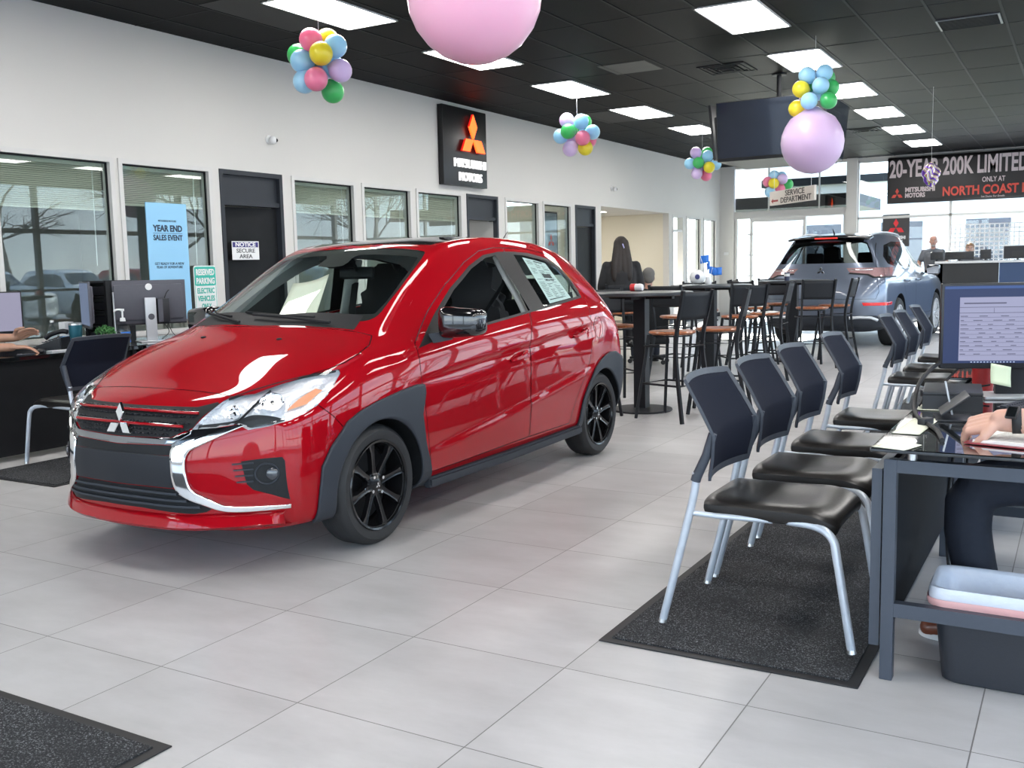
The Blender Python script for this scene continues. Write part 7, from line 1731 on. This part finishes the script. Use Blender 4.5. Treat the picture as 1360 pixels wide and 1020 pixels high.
    if hair:
        b = bmesh.new(); hm = pm('hair_%.3f_%.3f' % hair[:2], hair, .55, noise=tuple(v * .55 for v in hair), scale=70, bump=.3)
        if bald:
            ball(b, P(0, -.05, -.005), .075, 16, (1.0, .62, .75), m3)
        else:
            ball(b, P(0, -.022, .045), .098, 20, (.86, .98, .90), m3); ball(b, P(0, -.045, .0), .085, 16, (.92, .75, 1.0), m3); ball(b, P(0, .045, .085), .05, 12, (1.25, .6, .45), m3)
        if long_hair:
            p0 = P(0, -.06, .03); 
            for y in (-.055, -.02, .02, .055):
                limb(b, [P(y * .8, -.055, .05), P(y * 1.1, -.10, -.08), P(y * 1.5, -.125, -.22), P(y * 1.6, -.135, -.36), P(y * 1.2, -.13, -.45)], [.048, .052, .050, .040, .016], 10)
        ho = blob('hair', b, hm, t, .009, 3)
        if long_hair:
            b = bmesh.new(); tube(b, [P(.012, -.128, .035), P(.028, -.140, -.015)], .008, 8); obj('hair_clip', b, pm('lilac_clip', (.38, .36, .62), .3, noise=(.42, .4, .66), scale=20), ho, 40)
    if beard:
        b = bmesh.new(); ball(b, P(0, .058, -.095), .034, 14, (1.0, .7, .9), m3); ball(b, P(0, .084, -.047), .018, 10, (1.3, .4, .35), m3); blob('beard', b, pm('beard_grey', beard, .8, noise=tuple(v * .6 for v in beard), scale=120), t, .007, 2)
    return t
SK1 = skin_mat('fair', (.62, .36, .28)); SK2 = skin_mat('tan', (.46, .25, .17)); SK3 = skin_mat('ruddy', (.55, .30, .23))
CL_BLACK = pm('black_cloth', (.012, .012, .014), .85, noise=(.02, .02, .022), scale=60, bump=.1); CL_NAVY = pm('navy_trousers', (.012, .016, .028), .85, noise=(.018, .022, .036), scale=40, bump=.2); CL_GREY = pm('grey_polo', (.13, .14, .16), .85, noise=(.16, .17, .19), scale=60, bump=.1); CL_WHITE = pm('white_shirt_cloth', (.55, .56, .60), .8, noise=(.5, .51, .55), scale=30); CL_TAUPE = pm('taupe_shirt', (.22, .20, .19), .85, noise=(.25, .23, .22), scale=50)
# worker at the near right desk: left forearm with the watch reaches onto the desk
def W2L(base, rz):
    m = (M.Translation(base) @ M.Rotation(rz, 4, 'Z')).inverted(); return lambda p: tuple(m @ V(p))
base1, rz1 = (3.60, 1.48, 0), PI
L1 = W2L(base1, rz1)
p1 = person('seated person at the right edge, forearm with a black watch on the red folder', base1, rz1, SK1, CL_WHITE, CL_NAVY, (.10, .07, .05), seat=.46, lean=.10, sleeve=.30, vox=.005, armr=1.35, hs=1.08,
    arms=[(L1((3.32, 1.10, .835)), L1((3.015, 1.085, .815))), (L1((3.42, 1.85, .80)), L1((3.20, 1.75, .80)))],
    hands=[(.95, .9, L1((2.0, 1.42, .42)) and tuple(V(L1((2.935, 1.10, .792))) - V(L1((3.015, 1.085, .815)))), tuple(V(L1((0, .45, -1))) - V(L1((0, 0, 0)))), 1), (.6, .5)],
    legpose=([L1((2.945, 1.43, .54)), L1((3.27, 1.86, .55))], [L1((2.96, 1.43, .085)), L1((3.34, 1.88, .085))]), shoe=(.20, .055, .025))
t = thing('wrist_watch', 'black watch on the forearm over the right desk', 'watch', (3.055, 1.087, .818)); d = (V((3.32, 1.10, .835)) - V((3.015, 1.085, .815))).normalized()
b = nb(); _, u, w = frame_of(d)
grid(b, lambda a, v: d * (v - .5) * .026 + (u * math.cos(2 * PI * a) + w * math.sin(2 * PI * a)) * .0385, 32, 2, True); obj('strap', b, M_RUBBER, t, 60, solid=.004)
b = nb(); mt = V((-.25, -.75, .6)).normalized().to_track_quat('Z', 'Y').to_matrix().to_4x4(); box(b, (0, 0, .0425), (.034, .040, .010), .004); b.transform(mt); wf = obj('watch_case', b, M_MONITOR, t, 40)
b = nb(); box(b, (0, 0, .0480), (.026, .032, .001)); b.transform(mt); obj('watch_glass', b, M_BLKGLASS, wf)
# worker at the left desk: both hands on the desk
base2, rz2 = (-4.22, 1.72, 0), R(48); L2 = W2L(base2, rz2)
person('seated person at the left edge, one hand typing and one raised to the phone', base2, rz2, SK2, CL_TAUPE, CL_NAVY, (.03, .02, .015), seat=.46, lean=.10, sleeve=.34, vox=.005, armr=1.15, hs=1.05,
    arms=[(L2((-4.18, 2.20, .86)), L2((-3.90, 2.50, .845))), (L2((-3.88, 2.00, .81)), L2((-3.60, 2.28, .795)))],
    hands=[(.28, .6, tuple(V(L2((.62, .60, .35))) - V(L2((0, 0, 0)))), tuple(V(L2((.75, -.35, -.5))) - V(L2((0, 0, 0)))), -1, .28), (.30, .4, tuple(V(L2((.70, .72, -.03))) - V(L2((0, 0, 0)))), (0, 0, -1), 1, .22)])
person('long-haired woman in black seen from behind at the bar tables', (-1.66, 8.95, 0), R(118), SK1, CL_BLACK, CL_BLACK, (.016, .008, .005), seat=.745, lean=.03, sleeve=1.0, long_hair=True)
person('grey-haired man seen from behind, seated low past the long-haired woman', (-1.75, 10.05, 0), R(120), SK3, CL_BLACK, CL_NAVY, (.20, .19, .18), seat=.36, lean=.04, bald=False)
person('bald man with a grey goatee in a grey polo behind the reception counter', (.42, 20.45, 0), R(-82), SK3, CL_GREY, CL_NAVY, (.16, .11, .09), standing=True, lean=.02, sleeve=.3, bald=True, beard=(.45, .43, .42), s=1.0, arms=[((.05, .27, 1.20), (.22, .18, 1.06)), ((.05, -.27, 1.20), (.22, -.18, 1.06))])
person('blond person almost hidden behind the wide screen on the counter', (1.12, 20.55, 0), R(-85), SK1, CL_GREY, CL_NAVY, (.36, .20, .10), seat=.72, lean=.03)
person('dark-haired person seated at the left wall, seen through the red car', (-3.45, 7.2, 0), R(-60), SK3, CL_NAVY, CL_NAVY, (.02, .02, .02), seat=.46)
person('bald person seated at the left wall, seen through the open car window', (-2.75, 8.9, 0), R(-60), SK3, CL_GREY, CL_NAVY, (.2, .15, .12), seat=.46, bald=True)
# seats under the seated people
def simple_seat(loc, rz, label, h):
    t = thing('office_chair', label, 'chair', loc, rz)
    b = nb(); box(b, (.05, 0, h - .05), (.48, .48, .09), .03, None, 3); obj('seat', b, M_BLACK, t, 50)
    b = nb(); box(b, (-.23, 0, h + .30), (.06, .44, .50), .025, M.Rotation(R(-6), 3, 'Y'), 3); box2(b, (-.22, -.04, h - .06), (-.19, .04, h + .12)); obj('backrest', b, M_BLACK, t, 50)
    b = nb(); cyl(b, (.03, 0, .10), (.03, 0, h - .08), .028, n=14); obj('gas_post', b, M_BLACK, t, 40)
    for i in range(5):
        a = 2 * PI * i / 5; b = nb(); tube(b, [(.03, 0, .11), (.03 + .26 * math.cos(a), .26 * math.sin(a), .075)], 0, sq=(.035, .03)); l = obj('base_arm', b, M_BLACK, t); b = nb(); cyl(b, (.03 + .26 * math.cos(a) - .012, .26 * math.sin(a), .030), (.03 + .26 * math.cos(a) + .012, .26 * math.sin(a), .030), .030, n=14); obj('caster', b, M_RUBBER, l, 40)
for loc, rz, l, h in ((base1, rz1, 'black office chair under the worker at the right edge', .46), (base2, rz2, 'black office chair under the worker at the left edge', .46), ((-1.75, 10.05, 0), R(120), 'black chair under the grey-haired man', .36), ((1.12, 20.55, 0), R(-85), 'black tall chair behind the reception counter', .72), ((-3.45, 7.2, 0), R(-60), 'black chair under the dark-haired person at the left wall', .46), ((-2.75, 8.9, 0), R(-60), 'black chair under the bald person at the left wall', .46)): simple_seat(loc, rz, l, h)
# ---------------------------------------------------------------- outside
def outside():
    m = pm('asphalt_lot', (.34, .34, .35), .85, noise=(.42, .42, .43), scale=.6); M_CONC = pm('pale_concrete', (.70, .69, .66), .8, noise=(.64, .63, .60), scale=.8)
    b = nb(); box2(b, (-60, -60, -.25), (90, 100, -.14)); struct('ground_outside', b, m)
    b = nb(); box2(b, (-14, YB + .12, -.13), (20, YB + 7, -.03)); struct('ground_walk', b, M_CONC)
    b = nb(); box2(b, (-14, YB + 7, -.13), (20, YB + 26, -.10)); struct('ground_lawn', b, pm('winter_grass', (.22, .27, .10), .9, noise=(.34, .36, .16), scale=2))
    t = thing('far_building', 'pale building beyond the back windows', 'building', (2, YB + 30, -.14)); b = nb(); box2(b, (-14, 0, 0), (16, 9, 5.5)); obj('wall', b, M_CONC, t); b = nb(); box2(b, (-14.2, -.2, 5.5), (16.2, 9.2, 5.9)); obj('parapet', b, M_TBAR, t)
    for i in range(7): b = nb(); box2(b, (-12 + i * 4, -.02, 1.2), (-10 + i * 4, .05, 3.4)); obj('window', b, pm('dark_pane', (.05, .06, .08), .1, noise=(.06, .07, .09), scale=3), t)
    # entrance canopy over the back door
    b = nb(); box2(b, (-5.2, YB + .15, 2.62), (-1.5, YB + 3.4, 2.9)); o = struct('trim_canopy', b, M_DARKPAINT)
    # bare trees beyond the car lot
    M_BARK = pm('grey_bark', (.10, .085, .075), .9, noise=(.16, .14, .12), scale=8, bump=.3)
    rnd = random.Random(21)
    def tree(x, y, h, label):
        t = thing('bare_tree', label, 'tree', (x, y, -.14), rnd.uniform(0, 6), 'bare trees beyond the car lot')
        tb = nb(); bb = nb()
        def grow(p, d, r, l, depth, bm):
            q = p + d * l; mid = p.lerp(q, .5) + V((rnd.gauss(0, .05 * l), rnd.gauss(0, .05 * l), 0))
            tube(bm, [p, mid, q], [r, r * .85, r * .68], 5 if depth > 1 else 8, cap=False)
            if depth >= 5: return
            for _ in range(3 if depth < 4 else 2):
                nd = (d + V((rnd.gauss(0, .52), rnd.gauss(0, .52), rnd.gauss(.05, .3)))).normalized(); grow(q, nd, r * .62, l * rnd.uniform(.62, .8), depth + 1, bb)
        grow(V((0, 0, 0)), V((0, 0, 1)), h * .014, h * .26, 0, tb); obj('trunk', tb, M_BARK, t, 60); obj('branches', bb, M_BARK, t)
    for i, (x, y, h) in enumerate(((26, 6, 9), (29, 13, 11), (25, 20, 9.5), (31, 26, 12), (27, 33, 10), (33, 41, 12), (28, 50, 10), (36, 60, 12))): tree(x, y, h, 'bare tree beyond the parked cars, number %s along the lot from the near end' % ('one', 'two', 'three', 'four', 'five', 'six', 'seven', 'eight')[i])
    # parked cars, mirrored in the office panes
    dense = suv_body(); B = Body(dense)
    for cy in (0, 2.706):
        for sg in (1, -1): B.minus(polyprism(circle2((cy, .365), .41, 32), min(sg * .55, sg * 1.3), max(sg * .55, sg * 1.3), 'yz'))
    arches = B.solid.copy()
    sw = [(.72, 1.13), (2.55, 1.19), (3.0, 1.25), (3.02, 1.36), (2.72, 1.52), (2.2, 1.58), (1.5, 1.575), (1.18, 1.50)]
    parts = []
    for n, c in (('side_glass', polyprism(sw, .4, 1.3, 'yz')), ('side_glass', polyprism(sw, -1.3, -.4, 'yz')), ('windshield', polyprism([(-.70, 1.22), (.70, 1.22), (.62, 1.48), (.56, 1.60), (-.56, 1.60), (-.62, 1.48)], -1, 1.6, 'xz')), ('rear_window', polyprism([(-.70, 1.27), (.70, 1.27), (.57, 1.56), (-.57, 1.56)], 2.9, 4.2, 'xz'))):
        parts.append((n, B.inter(c.copy()))); B.minus(c)
    dark = pm('dark_pane', (.05, .06, .08), .1)
    cols = [pm('silver_paint', (.50, .52, .55), .3, .5, coat=1, noise=(.48, .5, .53), scale=200), pm('white_paint', (.75, .76, .77), .35, coat=1, noise=(.72, .73, .74), scale=200), pm('blue_paint', (.05, .12, .30), .3, .4, coat=1, noise=(.05, .11, .28), scale=200), M_BLKGLOSS, M_RED]
    nm = ['silver', 'white', 'blue', 'black', 'red']
    for k, col in enumerate((0, 1, 2, 3, 0, 1, 4, 1, 0, 2)):
        y = 4.5 + k * 3.0; y2 = y
        t = thing('parked_car', '%s car parked outside the glass front, number %s in the row from the near end' % (nm[col], ('one', 'two', 'three', 'four', 'five', 'six', 'seven', 'eight', 'nine', 'ten')[k]), 'car', (15.6, y, -.14), R(-90), 'parked cars outside')
        if k == 0:
            for n, me in parts: B.part(n, B.skin(me), dark, t)
            keep = B.solid; B.solid = arches; split_liner(B, t); B.solid = keep
            for wy in (0, 2.706):
                for sg in (1, -1):
                    b = nb(); lathe(b, [(0, -.1), (.25, -.1), (.36, -.1), (.365, -.08), (.365, .08), (.36, .1), (.25, .1), (.23, .08), (0, .09)], 28, axis='x'); b.transform(M.Translation((sg * .80, wy, .365))); obj('wheel', b, M_TYRE, t, 40)
            body = B.part('body_shell', B.skin(B.solid), cols[col], t); first = t
        else:
            for ch in first.children:
                c = ch.copy(); C.objects.link(c); c.parent = t
                if ch.name.startswith('body_shell'):
                    c.data = ch.data.copy(); c.data.materials[0] = cols[col]
outside()
